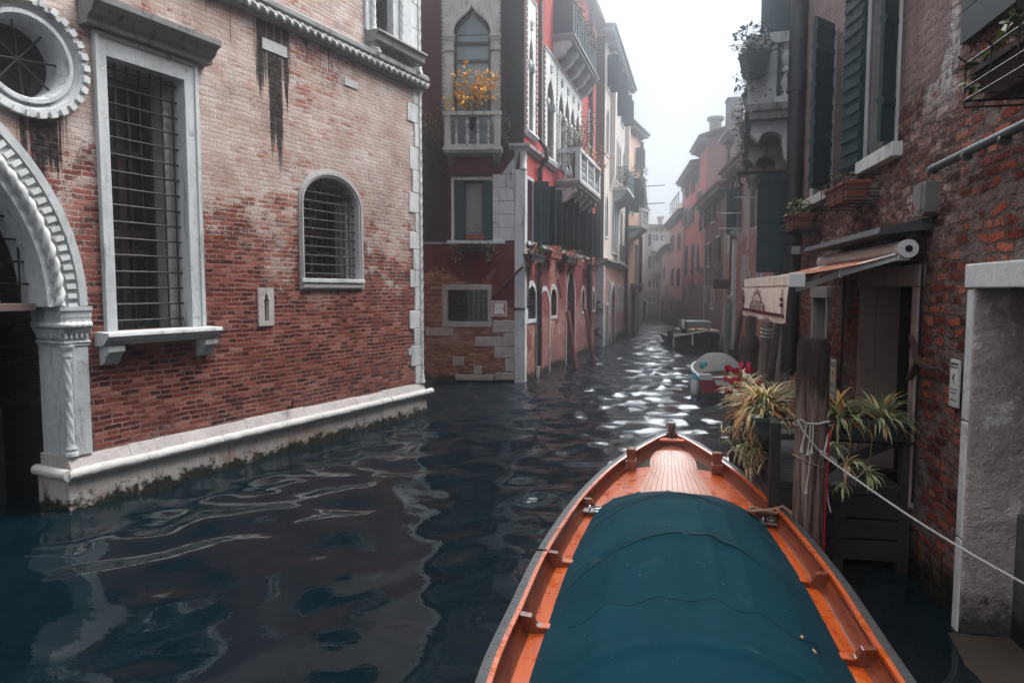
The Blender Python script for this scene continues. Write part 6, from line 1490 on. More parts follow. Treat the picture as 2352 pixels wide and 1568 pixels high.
M['bollard'] = g.fin(c, .9, g.ma('ADD', n, n2), 1.0, .02, .2)
PR = pole('thick weathered mooring post with charred top at the dock corner', 1869, 778, 1856, 1270, 76, M['bollard'], Y=6.12, name='mooring_post', n=28, top=.93, rough=.025, group=None)

# ================================================================ landing stage with planters
def build_dock():
    f = RH; P = lambda u, o, z: (u, -o, z); U0, U1, OUT, ZD = 1.9, 4.92, 1.2, .72
    r = thing('landing_stage', 'dark timber landing stage with slatted rails before the restaurant door', 'landing stage', f.w(3.4, -.6, 0))
    blk = mat_wood('black_stage_wood', [(.005, .005, .006), (.013, .013, .014), (.03, .029, .03)], 0, .75, 0, 1, 20, .5)
    b = MB(f)
    for k in range(22): b.box(U0 + .1375 * k, U0 + .1375 * k + .13, -OUT, -.02, ZD - .04, ZD)
    b.build('deck', blk, r)
    b = MB(f)
    for k, (z0, z1) in enumerate(((.10, .28), (.30, .47), (.49, .68))): b.box(U1 + .0 - .01 * k, U1 + .04 - .01 * k, -OUT, -.03, z0, z1)
    b.box(U0, U1, -OUT - .03, -OUT + .01, .45, .68); b.build('fascia', blk, r)
    for (u, o) in ((U1, .06), (U1, OUT), (U0, OUT), (3.4, OUT), (U1, .62)):
        b = MB(f); b.box(u - .045, u + .045, -o - .045, -o + .045, -.6, 1.36 if o != .62 else .7); b.build('stage_post', blk, r)
    b = MB(f)
    b.box(U0, U1, -OUT - .03, -OUT + .03, 1.30, 1.36); b.box(U0, U1, -OUT - .02, -OUT + .02, .80, .85)
    for k in range(20): b.box(U0 + .15 * k, U0 + .15 * k + .022, -OUT - .012, -OUT + .012, .2, 1.30)
    b.bar((U0 + .1, -OUT, .2), (3.4, -OUT, 1.3), .03, .07); b.bar((3.4, -OUT, 1.3), (U1 - .1, -OUT, .2), .03, .07); b.build('long_rail', blk, r)
    b = MB(f); b.box(U1 - .03, U1 + .03, -OUT, -.05, 1.20, 1.25); b.box(U1 - .03, U1 + .03, -OUT, -.05, .74, .80)
    b.bar((U1, -.95, .84), (U1, -.12, 1.24), .05, .09); b.bar((U1 - .01, -.62, 1.02), (U1 - .01, -.08, .76), .05, .08); b.build('end_rail', blk, r)
    b = MB(f); b.tube([P(U1 + .08, -.02 + .02, 1.40), P(U1 + .08, 1.15, 1.40)], .014, 6); b.tube([P(U1 + .08, .02, 1.22), P(U1 + .08, 1.0, 1.22)], .011, 6); b.build('iron_brackets', M['iron'], r)
build_dock()
M['trough'] = mat_plain('dark_plastic_trough', (.032, .048, .056), .45, 0, .5, .2, 20)
def dock_plants():
    f = RH; rng = random.Random(12); T = M['trough']
    r = box_planter(f, 4.86, 5.06, -.88, -.10, 1.24, 1.43, 'planter', 'dark trough with scrolled front holding two striped spider plants by the wall', 'planter', T, 'planters on the landing stage')
    b = MB(f)
    for k in range(4):
        y = -.8 + .2 * k; b.tube([(5.07, y + .05 * math.cos(a * .7), 1.34 + .035 * math.sin(a * .7)) for a in range(10)], .006, 5)
    b.build('scrollwork', M['iron'], r)
    for i, (u, o, lb) in enumerate(((4.96, .66, 'striped green spider plant next to the mooring post'), (4.96, .30, 'striped green spider plant nearest the brick wall'))):
        c = f.w(u, -o, 1.42); r = plant('spider_plant', lb, 'spider plant', c, 'spider plants on the landing stage'); b = MB()
        spider(b, c, 105, .40, rng, GREEN + GREEN + AMBER[:1], (.25, 1.45), None, .030)
        spider(b, c, 14, .42, rng, DRY + AMBER, (-.2, .4), -PI / 2, .018)
        b.build('leaves', M['leaf'], r)
    for i, (u0, u1, lb) in enumerate(((3.75, 4.75, 'dark trough under the big amber spider plant on the canal rail'), (2.55, 3.55, 'dark trough under the red flowers on the canal rail'))):
        box_planter(f, u0, u1, -1.36, -1.13, 1.16, 1.36, 'planter', lb, 'planter', T, 'planters on the landing stage')
    c = f.w(4.28, -1.2, 1.36); r = plant('spider_plant', 'large amber spider plant spilling over the canal rail left of the post', 'spider plant', c, 'spider plants on the landing stage'); b = MB()
    spider(b, c, 190, .50, rng, AMBER, (.0, 1.25), PI * .95, .026); spider(b, c, 80, .40, rng, GREEN + AMBER[3:], (.9, 1.5), None, .03); spider(b, c, 40, .46, rng, AMBER[:3] + DRY, (-.35, .5), -PI * .75, .022)
    spider(b, f.w(4.5, -1.24, 1.36), 30, .36, rng, GREEN, (.2, 1.3), None, .022)
    b.build('leaves', M['leaf'], r)
    c = f.w(3.0, -1.24, 1.36); r = plant('spider_plant', 'pale orange spider plant behind the red cyclamen flowers', 'spider plant', c, 'spider plants on the landing stage'); b = MB()
    spider(b, c, 130, .40, rng, AMBER[:2] + AMBER[3:] + GREEN[:1], (.2, 1.4), None, .026); b.build('leaves', M['leaf'], r)
    c = f.w(3.35, -1.28, 1.36); r = plant('cyclamen', 'red cyclamen flowers among grey green leaves on the canal rail', 'flowers', c)
    b = MB(f); cloud(b, (3.35, -1.30, 1.42), (.4, .22, .14), 170, .07, [(.12, .17, .09), (.22, .26, .18), (.08, .12, .06), (.35, .38, .32)], rng); b.build('leaves', M['leaf'], r)
    b = MB(f)
    for k in range(30):
        q = Vector((3.35 + rng.uniform(-.42, .42), -1.3 + rng.uniform(-.2, .18), 1.52 + rng.uniform(-.14, .18)))
        for j in range(6):
            b.c = (*rng.choice([(.42, .004, .03), (.55, .01, .06), (.30, .002, .02), (.5, .02, .12)]), 1); a_ = rng.uniform(0, 6.28)
            leaf(b, q, Vector((math.cos(a_) * .5, math.sin(a_) * .5, 1)), Vector((math.cos(a_), math.sin(a_), .2)), .085, .06)
    b.c = (1, 1, 1, 1); b.build('petals', M['leaf'], r)
    for i, (u, o, z, lb, n, L) in enumerate(((2.6, .45, 1.30, 'olive spider plant low against the far wall behind the post', 70, .36), (3.6, .25, 1.25, 'dull spider plant between the post and the small notice', 45, .32), (3.0, .85, 1.30, 'dark olive spider plant left of the post in the shade', 70, .38))):
        c = f.w(u, -o, z); r = plant('spider_plant', lb, 'spider plant', c, 'spider plants on the landing stage'); b = MB(); spider(b, c, n, L, rng, GREEN[2:] + DRY, (.1, 1.3), None, .022); b.build('leaves', M['leaf'], r)
        box_planter(f, u - .22, u + .22, -o - .1, -o + .1, z - .2, z, 'planter', ('short dark trough at the far wall of the stage', 'short dark trough beside the door reveal', 'short dark trough in the middle of the stage')[i], 'planter', T, 'planters on the landing stage')
    # runners with plantlets hanging over the rail
    r = plant('hanging_plantlets', 'tangle of small plantlets hanging on runners over the canal rail', 'spider plant', f.w(3.9, -1.4, .9)); b = MB()
    for (px, py, Y, n) in ((1664, 992, 7.6, 14), (1722, 985, 7.0, 20), (1738, 1010, 6.9, 22), (1690, 1030, 7.2, 18), (1712, 1045, 7.0, 22), (1735, 1040, 6.9, 22), (1722, 1072, 6.9, 22), (1745, 1000, 6.8, 14), (1700, 985, 7.2, 14), (1715, 1020, 7.0, 18), (1745, 1060, 6.8, 14)):
        c = at_y(px, py, Y); spider(b, c, n, .20, rng, DRY + GREEN[:2], (-.6, 1.2), None, .018)
        b.c = (.30, .17, .07, 1); t = at_y(px + 40, 945, Y); b.tube([t, t.lerp(c, .5) + Vector((-.05, 0, .12)), c], .004, 4, False); b.c = (1, 1, 1, 1)
    b.build('leaves', M['leaf'], r)
    for (px, py, Y, n, L, lb) in ((1800, 968, 6.45, 14, .22, 'single green plantlet dangling left of the mooring post'), (1920, 1020, 6.0, 14, .2, 'green plantlet dangling right of the post'), (1945, 1065, 5.95, 30, .26, 'drooping plantlet cluster right of the post'), (1995, 1085, 5.9, 26, .2, 'dry plantlet hanging by a long runner under the trough'), (1935, 1110, 6.0, 16, .18, 'smallest plantlet by the red cord')):
        c = at_y(px, py, Y); r = plant('plantlet', lb, 'spider plant', c, 'dangling plantlets'); b = MB(); spider(b, c, n, L, rng, GREEN[:3] + DRY[:2], (-.7, 1.0), None, .02)
        b.c = (.32, .19, .08, 1); t = at_y(px + rng.uniform(-15, 25), 960, Y); b.tube([t, t.lerp(c, .5) + Vector((.03, 0, .05)), c], .003, 4, False); b.c = (1, 1, 1, 1)
        b.build('leaves', M['leaf'], r)
dock_plants()

# ================================================================ ropes on the post
M['rope'] = mat_plain('white_rope', (.50, .49, .47), .85, 0, .2, .8, 90, .006)
M['twine'] = mat_plain('brown_twine', (.26, .19, .13), .9, 0, .2, .8, 90, .005)
def ropes():
    _, B, T, r_ = PR
    def ax(z): return B + (T - B) * ((z - B.z) / (T.z - B.z))
    def on(px, py): return at_y(px, py, B.y - r_ * 1.05)
    r = thing('mooring_rope', 'white mooring rope knotted on the thick post and stretched to the right wall', 'rope', ax(1.0))
    k = on(1892, 1046); end = Vector((3.57, 4.14, .58)); b = MB()
    b.tube([end + Vector((.0, .045 * math.cos(a), .045 * math.sin(a) - .03)) for a in np.linspace(0, 2 * PI, 17)[:-1]], .009, 6, True, True); b.tube([end + Vector((0, 0, .015)), end + Vector((.06, -.01, .015))], .014, 6); b.build('mooring_ring', M['rust'], r); b = MB()
    b.tube([k.lerp(end, t / 12) - Vector((0, 0, .06 * math.sin(PI * t / 12))) for t in range(13)], .0085, 7)
    b.tube([on(1832, 965), on(1842, 985), on(1862, 1012), k], .009, 7); b.tube([k, on(1902, 1000), on(1908, 985)], .009, 7)
    b.tube([on(1838, 962), on(1852, 972), on(1880, 973), on(1905, 966)], .008, 7); b.build('line', M['rope'], r)
    b = MB()
    for q in range(5): a = on(1888 + 7 * q, 1040 + 5 * q); b.tube([a + Vector((.018 * math.cos(t), -.01, .018 * math.sin(t))) for t in range(7)], .008, 6)
    b.build('knot', M['rope'], r)
    for (x0, y0, x1, y1) in ((1852, 975, 1841, 1025), (1861, 975, 1856, 1032), (1862, 1032, 1852, 1120), (1868, 975, 1864, 1028)):
        b = MB(); p, q = on(x0, y0), on(x1, y1); b.tube([p, p.lerp(q, .5) + Vector((.006, 0, 0)), q], [.006, .006, .006], 6); b.tube([q, q - Vector((0, 0, .05))], [.008, .016], 7); b.build('tassel', M['rope'], r)
    b = MB(); b.tube([on(1901, 1060), on(1898, 1110), on(1902, 1150), on(1908, 1175)], .007, 6); b.build('loose_end', M['rope'], r)
    r = thing('binding_cord', 'thin brown cord wound round the thick post', 'cord', ax(1.25)); b = MB()
    for (z, tl) in ((1.42, .03), (1.05, -.06)):
        c = ax(z); rr = r_ * 1.03; b.tube([c + Vector((rr * math.cos(a), rr * math.sin(a), tl * math.cos(a))) for a in np.linspace(0, 2 * PI, 25)[:-1]], .006, 6, True, True)
    b.build('loop', M['twine'], r)
    r = thing('hanging_rope', 'taut red cord dropping from a snap hook beside the post', 'cord', on(1903, 985)); b = MB(); p = at_y(1905, 985, 5.95); q = Vector((p.x, p.y, -.1)); b.tube([p, q + Vector((-.02, 0, 0))], .008, 6); b.build('line', mat_plain('red_cord', (.35, .005, .02), .6, 0, .3, .3, 60), r)
    b = MB(); b.tube([p + Vector((.012 * math.cos(t), 0, .05 + .03 * math.sin(t))) for t in range(7)], .005, 6); b.box(p.x - .012, p.x + .012, p.y - .012, p.y + .012, p.z - .005, p.z + .03); b.build('snap_hook', mat_plain('chrome', (.5, .52, .54), .25, 1.), r)
    _, B2, T2, r2 = E_; c = B2.lerp(T2, .86)
    r = thing('pole_rope', 'white rope tied round the pale grey pole', 'rope', c); b = MB()
    for k2 in range(3): cc = B2.lerp(T2, .80 + .05 * k2); b.tube([cc + Vector((r2 * 1.05 * math.cos(a), r2 * 1.05 * math.sin(a), .02 * math.sin(a))) for a in np.linspace(0, 2 * PI, 17)[:-1]], .012, 6, True, True)
    b.tube([c + Vector((r2, -r2, 0)), c + Vector((r2 + .02, -r2, -.8))], .012, 6); b.build('line', M['rope'], r)
ropes()

# ================================================================ awning, lamp, alarm, notices
def build_awning():
    f = RH; al = mat_plain('white_aluminium', (.72, .75, .77), .35, .3, .5, .08, 30)
    r = thing('awning', 'folding restaurant awning with a cream valance and white arms', 'awning', f.w(3.3, -.5, 2.9))
    n0 = f.w(4.98, -1.13, 2.72); 
    U0, U1 = 2.32, 5.10; OUTB = 1.09; zb = 2.675; zr = 2.965
    cloth = G('awning_cloth'); uu = cloth.UV
    m_top = mat_plain('rust_awning_cloth', (.33, .13, .075), .9, 0, .2, .3, 60, .003)
    b = MB(f); vs = []; N = 8
    for i in range(N + 1):
        t = i / N; o = .2 + (OUTB - .2) * t; z = zr - .03 + (zb + .068 - zr + .03) * t - .02 * math.sin(PI * t); vs += [(U0, -o, z), (U1, -o, z)]
    b.mesh(vs, [(2 * i, 2 * i + 1, 2 * i + 3, 2 * i + 2) for i in range(N)]); b.build('cloth', m_top, r)
    b = MB(f); b.mesh([(v[0], v[1], v[2] - .006) for v in vs], [(2 * i, 2 * i + 2, 2 * i + 3, 2 * i + 1) for i in range(N)]); b.build('underside', mat_plain('shaded_awning_cloth', (.075, .032, .022), .95, 0, .1, .3, 60, .003), r)  # underside of the same cloth, its shade put into a darker brown
    b = MB(f); b.tube([(U0 - .05, -.2, zr), (U1 + .05, -.2, zr)], .075, 18); b.tube([(U1 + .05, -.2, zr), (U1 + .09, -.2, zr)], .08, 22); rl = b.build('roller', al, r)
    b = MB(f); b.tube([(U1 + .09, -.2, zr), (U1 + .10, -.2, zr)], .03, 14); b.build('roller_hub', M['iron'], rl)
    b = MB(f); b.prism([(.0, 3.24), (-.42, 3.155), (-.44, 3.10), (-.42, 3.095), (-.0, 3.13)], 2.30, 5.16, 'x'); b.build('hood', mat_plain('grey_metal_hood', (.06, .075, .082), .5, .4, .5, .2), r)
    b = MB(f); b.box(U0 - .03, U1 + .02, -OUTB - .06, -OUTB + .06, zb - .02, zb + .075); b.box(U1 + .025, U1 + .045, -OUTB - .07, -OUTB + .07, zb - .04, zb + .085); b.build('front_bar', al, r, bevel=.006)
    for (u_s, u_e, u_b) in ((5.05, 4.6, 4.95), (2.75, 3.15, 2.65)):
        b = MB(f); b.bar((u_s, -.24, zr - .06), (u_e + .25, -.66, zr - .20), .045, .07); b.bar((u_e + .25, -.66, zr - .20), (u_b, -OUTB + .02, zb - .06), .04, .06)
        b.tube([(u_e + .25, -.66, zr - .24), (u_e + .25, -.66, zr - .15)], .035, 10); b.box(u_s - .06, u_s + .06, -.26, -.16, zr - .1, zr - .02); b.build('folding_arm', al, r, bevel=.005)
    # valance hangs from the front bar
    cream = G('cream_valance'); nz = cream.noise(cream.OB, 9, 4, .6); c = cream.mix(cream.lin(nz, .4, .7), (.70, .60, .54), (.52, .42, .37)); cream.fin(c, .95, nz, .2, .004, .1)
    y = -OUTB - .065; zt, zbt = zb + .07, zb - .375
    b = MB(f); nn = 30; vs = []
    for (zz, k) in ((zt, 0), (zb - .02, 0), (zb - .1, .4), (zb - .2, .8), (zbt, 1.)):
        for i in range(nn + 1): x = U0 - .02 + (U1 - U0 + .05) * i / nn; vs.append((x, y - .004 - .010 * k * math.sin(i * .9) - .012 * k, zz - .012 * k * math.sin(i * .55)))
    b.mesh(vs, [((r_ * (nn + 1)) + i + nn + 1, (r_ * (nn + 1)) + i + nn + 2, (r_ * (nn + 1)) + i + 1, (r_ * (nn + 1)) + i) for r_ in range(4) for i in range(nn)], True); b.mesh([(v[0], v[1] + .004, v[2]) for v in vs], [((r_ * (nn + 1)) + i, (r_ * (nn + 1)) + i + 1, (r_ * (nn + 1)) + i + nn + 2, (r_ * (nn + 1)) + i + nn + 1) for r_ in range(4) for i in range(nn)], True)
    va = b.build('valance', cream.m, r)
    mar = mat_plain('maroon_print', (.10, .010, .018), .9, 0, .1, .05)
    b = MB(f); yp = y - .03
    b.box(U0 + .03, U1 - .03, yp, yp + .003, zbt + .05, zbt + .085); b.box(U0 + .02, U1 - .02, y - .008, y - .004, zb - .030, zb - .024)
    for x in (U0 + .10, U0 + .15, U1 - .10, U1 - .16): b.box(x, x + .012, yp, yp + .003, zbt + .085, zb - .06)
    for x in (U0 + .06, U1 - .24): b.box(x, x + .16, yp, yp + .0032, zb - .17, zb - .14); b.box(x, x + .16, yp - .0004, yp + .0028, zb - .225, zb - .19)
    cx, cz = 3.5, zb - .235
    for k in range(13):
        a_ = PI * (k + .5) / 13; L_ = .075 if k % 2 else .045; r0 = .135; sx = 2.0
        q = [(cx + sx * r0 * math.cos(a_ - .09), cz + .02 + r0 * .8 * math.sin(a_ - .09)), (cx + sx * (r0 + L_) * math.cos(a_), cz + .02 + (r0 + L_) * .95 * math.sin(a_)), (cx + sx * r0 * math.cos(a_ + .09), cz + .02 + r0 * .8 * math.sin(a_ + .09))]
        b.prism(q, yp, yp + .003)
    for s_ in (-1, 1): b.prism([(cx + s_ * .43, cz + .03), (cx + s_ * .50, cz - .0), (cx + s_ * .48, cz - .085), (cx + s_ * .42, cz - .03)], yp, yp + .003)
    b.build('print', mar, va)
    lettering('DA FIORE', f, cx, cz - .085, .20, yp - .001, 'maroon_ink', (.05, .006, .010), va, 'lettering', .86, 'CENTER')
build_awning()
def small_fixtures():
    f = RH
    a = f.uv(1836, 577, -.27); r = thing('floodlight', 'small square floodlight clamped on the rain pipe', 'floodlight', f.w(a[0], -.3, a[1])); b = MB(f)
    b.box(a[0] - .03, a[0] + .16, -.42, -.28, a[1] - .06, a[1] + .07); b.box(a[0] + .04, a[0] + .08, -.36, -.26, a[1] - .12, a[1] - .06); b.build('housing', M['iron'], r, bevel=.01)
    b = MB(f); b.box(a[0] + .16, a[0] + .165, -.41, -.29, a[1] - .05, a[1] + .06); b.build('lens', mat_glass('lamp_glass', (.20, .23, .23), .15), r)
    q = f.rect(2094, 503, 2126, 418, -.12); x0, x1, z0, z1 = q[0], q[1] , q[2], q[3]
    r = thing('alarm_box', 'silver alarm siren box with a red corner on the brick wall', 'alarm box', f.w((x0 + x1) / 2, 0, z0)); b = MB(f)
    al = mat_plain('silver_casing', (.36, .37, .38), .3, .7, .5, .1)
    b.prism([(x0, z1), (x1, z1 + .01), (x1, z0 + .03), (x1 - .06, z0), (x0 + .05, z0 + .02), (x0 + .01, z0 + .12)], -.12, 0); b.prism([(x0 + .12, z1 - .004), (x1 - .02, z1 - .0), (x1 - .03, z0 + .05), (x0 + .16, z0 + .04)], -.145, -.121); b.build('casing', al, r, bevel=.012)
    b = MB(f); b.prism([(x0 + .03, z1 - .16), (x0 + .09, z0 + .06), (x0 + .03, z0 + .10)], -.126, -.121); b.prism([(-.119, z1 - .14), (-.02, z0 + .1), (-.119, z0 + .07)], x0 - .006, x0 - .001, 'x'); b.build('red_panel', mat_plain('red_plastic', (.22, .008, .01), .4), r)
    b = MB(f); b.box(x0 - .004, x0, -.11, -.02, z1 - .11, z1 - .02); b.build('white_label', mat_plain('white_label', (.6, .62, .62), .5), r)
    def notice(lab, q, y, small):
        x0, x1, z0, z1 = q; w_, h_ = x1 - x0, z1 - z0
        r = thing('surveillance_notice', lab, 'sign', f.w((x0 + x1) / 2, y, z0)); b = MB(f); b.box(x0, x1, y, y + .02, z0, z1); b.build('plate', mat_plain('grey_white_plate' if not small else 'cream_plate', (.50, .53, .54) if not small else (.46, .44, .40), .45, 0, .4, .05), r, bevel=.004)
        b = MB(f); b.box(x0 + w_ * .1, x1 - w_ * .1, y - .002, y, z1 - h_ * .17, z1 - h_ * .07); b.build('header_band', M['iron'], r)
        lettering('ATTENZIONE', f, (x0 + x1) / 2, z1 - h_ * .15, w_ * .145, y - .003, 'plate_white_ink', (.6, .62, .62), r, 'lettering', .95, 'CENTER')
        b = MB(f); b.box(x0 + w_ * .25, x1 - w_ * .25, y - .002, y, z1 - h_ * .55, z1 - h_ * .24); b.build('picture_field', mat_plain('cream_field', (.60, .60, .52) if not small else (.62, .45, .25), .5), r)
        cx, cz = (x0 + x1) / 2, z1 - h_ * .38; b = MB(f); b.bar((cx - w_ * .12, y - .004, cz - h_ * .03), (cx + w_ * .1, y - .004, cz + h_ * .07), .004, w_ * .13, (0, -1, 0)) if False else b.prism([(cx - w_ * .16, cz - h_ * .02), (cx - w_ * .06, cz - h_ * .05), (cx + w_ * .14, cz + h_ * .06), (cx + w_ * .04, cz + h_ * .09)], y - .004, y - .002)
        b.box(cx + w_ * .02, cx + w_ * .04, y - .004, y - .002, cz - h_ * .1, cz - h_ * .02); b.box(cx + w_ * .02, cx + w_ * .2, y - .004, y - .002, cz - h_ * .115, cz - h_ * .1); b.build('camera_pictogram', M['iron'], r)
        for i, (t, s_) in enumerate((('AREA SOTTOPOSTA', .085), ('A SORVEGLIANZA', .09), ('E', .09), ('REGISTRAZIONE', .10))): lettering(t, f, (x0 + x1) / 2, z1 - h_ * (.64 + .075 * i), w_ * s_ * 1.05, y - .002, 'plate_ink', (.12, .14, .15), r, 'lettering', 1., 'CENTER')
    notice('tall grey surveillance notice on the crumbling brick beside the gateway', f.rect(2178, 930, 2203, 828, -.04), -.04, False)
    notice('narrow cream surveillance notice behind the post by the door', (2.17, 2.42, 1.22, 1.72), -.04, True)
small_fixtures()

# ================================================================ flower boxes and pots on the right
def plants_right():
    rng = random.Random(31); f = RH
    r = box_planter(f, 2.85, 3.72, -.34, -.10, 3.58, 3.78, 'flower_box', 'terracotta trough in a curled iron rack under the tall teal shutters', 'flower box', M['terracotta'], 'flower boxes on the restaurant house', .03, True)
    b = MB(f); cloud(b, (3.3, -.22, 3.82), (.35, .1, .07), 50, .05, DKG + [(.4, .02, .05)], rng); b.build('foliage', M['leaf'], r)
    r = box_planter(f, .55, 1.35, -.36, -.12, 3.48, 3.68, 'flower_box', 'small terracotta trough with yellow green leaves near the rain pipe', 'flower box', M['terracotta'], 'flower boxes on the restaurant house', .03, True)
    b = MB(f); cloud(b, (1.0, -.24, 3.80), (.45, .14, .14), 170, .075, [(.22, .22, .06), (.12, .15, .05), (.30, .26, .08), (.06, .09, .03)], rng); b.build('foliage', M['leaf'], r)
    a = f.uv(2232, 236, -.42); u0 = a[0]; z0 = a[1]; z1 = f.uv(2232, 165, -.42)[1]
    r = box_planter(f, u0, u0 + .9, -.42, -.12, z0, z1, 'flower_box', 'dark trough in an iron basket under the scratched teal boards', 'flower box', mat_plain('dark_terracotta', (.035, .014, .012), .8), 'flower boxes on the restaurant house', .06, True)
    b = MB(f); cloud(b, (u0 + .45, -.28, z1 + .09), (.5, .16, .13), 300, .085, DKG + [(.10, .13, .04), (.16, .18, .05)], rng); cloud(b, (u0 - .02, -.32, z1 - .02), (.12, .12, .12), 80, .085, [(.10, .14, .03), (.16, .19, .05), (.05, .08, .02)], rng); spider(b, (u0 + .25, -.3, z1 + .05), 10, .2, rng, [((.35, .16, .07), (.2, .08, .03))], (.5, 1.3), None, .016); b.build('foliage', M['leaf'], r)
    # pots hung outside the long balcony
    pot = mat_plain('dark_green_pot', (.012, .028, .034), .5, 0, .4, .2)
    for i, (px, py, Y, s_, cols, lb, n) in enumerate(((1733, 150, 11.2, .19, DKG + [(.10, .10, .11)], 'topmost dark square pot with leggy black leaves against the sky', 240), (1737, 235, 12.4, .19, DKG + OLV, 'second dark square pot down with drooping stems', 160), (1722, 300, 13.9, .17, RST + [(.5, .22, .08), (.45, .25, .12)], 'third pot down overflowing with amber spider leaves', 200), (1727, 350, 15.2, .19, MAU + [(.30, .12, .24)], 'lowest pot with purple blossom over the shuttered eave', 160))):
        c = at_y(px, py, Y); r = plant('hanging_pot', lb, 'flower pot', c, 'pots hung along the long balcony'); b = MB(BF); 
        b = MB(); b.lathe([(s_ * .72, c.z - s_), (s_, c.z + s_ * .75), (s_ * 1.08, c.z + s_ * .75), (s_ * 1.08, c.z + s_)], c.x, c.y, 4, True); b.build('pot', pot, r)
        b = MB(); b.tube([(c.x + s_ * .8, c.y, c.z + s_ * .9), (c.x + s_ * 2.2, c.y, c.z + s_ * 1.5)], .01, 5); b.build('hook', M['iron'], r)
        b = MB(); cloud(b, c + Vector((-.04, 0, s_ * 2.0)), (.32, .25, .28), n, .085, cols, rng)
        for q in range(70): a = rng.uniform(-.3, .15); cloud(b, c + Vector((a, rng.uniform(-.2, .1), -.15 - .55 * rng.random())), (.06, .06, .06), 1, .075, cols, rng)
        if i in (0, 2, 1): spider(b, c + Vector((-.05, -.05, s_)), 26, .42 if i != 2 else .5, rng, [((.05, .06, .04), (.02, .03, .02))] if i < 2 else DRY + AMBER[:2], (-.3, 1.2), PI, .02)
        b.build('foliage', M['leaf'], r)
plants_right()
# ================================================================ boats
def boat_frame(tip, stern):
    return Fr(tip, stern)          # x runs aft from the bow tip, y to the side, z up
def lerp_t(tab, s):
    for (a, b), (c, d) in zip(tab, tab[1:]):
        if s <= c: t = (s - a) / (c - a); t = t; return b + (d - b) * t
    return tab[-1][1]
def smooth_t(tab, s):
    xs = [p[0] for p in tab]; ys = [p[1] for p in tab]; n = len(xs)
    if s <= xs[0]: return ys[0]
    if s >= xs[-1]: return ys[-1]
    i = max(k for k in range(n - 1) if xs[k] <= s)
    def m(k): return (ys[min(k + 1, n - 1)] - ys[max(k - 1, 0)]) / (xs[min(k + 1, n - 1)] - xs[max(k - 1, 0)])
    h = xs[i + 1] - xs[i]; t = (s - xs[i]) / h
    return (2 * t ** 3 - 3 * t * t + 1) * ys[i] + (t ** 3 - 2 * t * t + t) * h * m(i) + (-2 * t ** 3 + 3 * t * t) * ys[i + 1] + (t ** 3 - t * t) * h * m(i + 1)
def loft(mb, S, secs, smooth=True, close=False):
    """secs(s) -> list of (y,z); a sheet along x"""
    vs = []; n = None
    for s in S:
        q = secs(s); n = len(q); vs += [(s, p[0], p[1]) for p in q]
    fs = []
    for i in range(len(S) - 1):
        for k in range(n - 1 if not close else n):
            k2 = (k + 1) % n; fs.append((i * n + k, i * n + k2, (i + 1) * n + k2, (i + 1) * n + k))
    return mb.mesh(vs, fs, smooth)
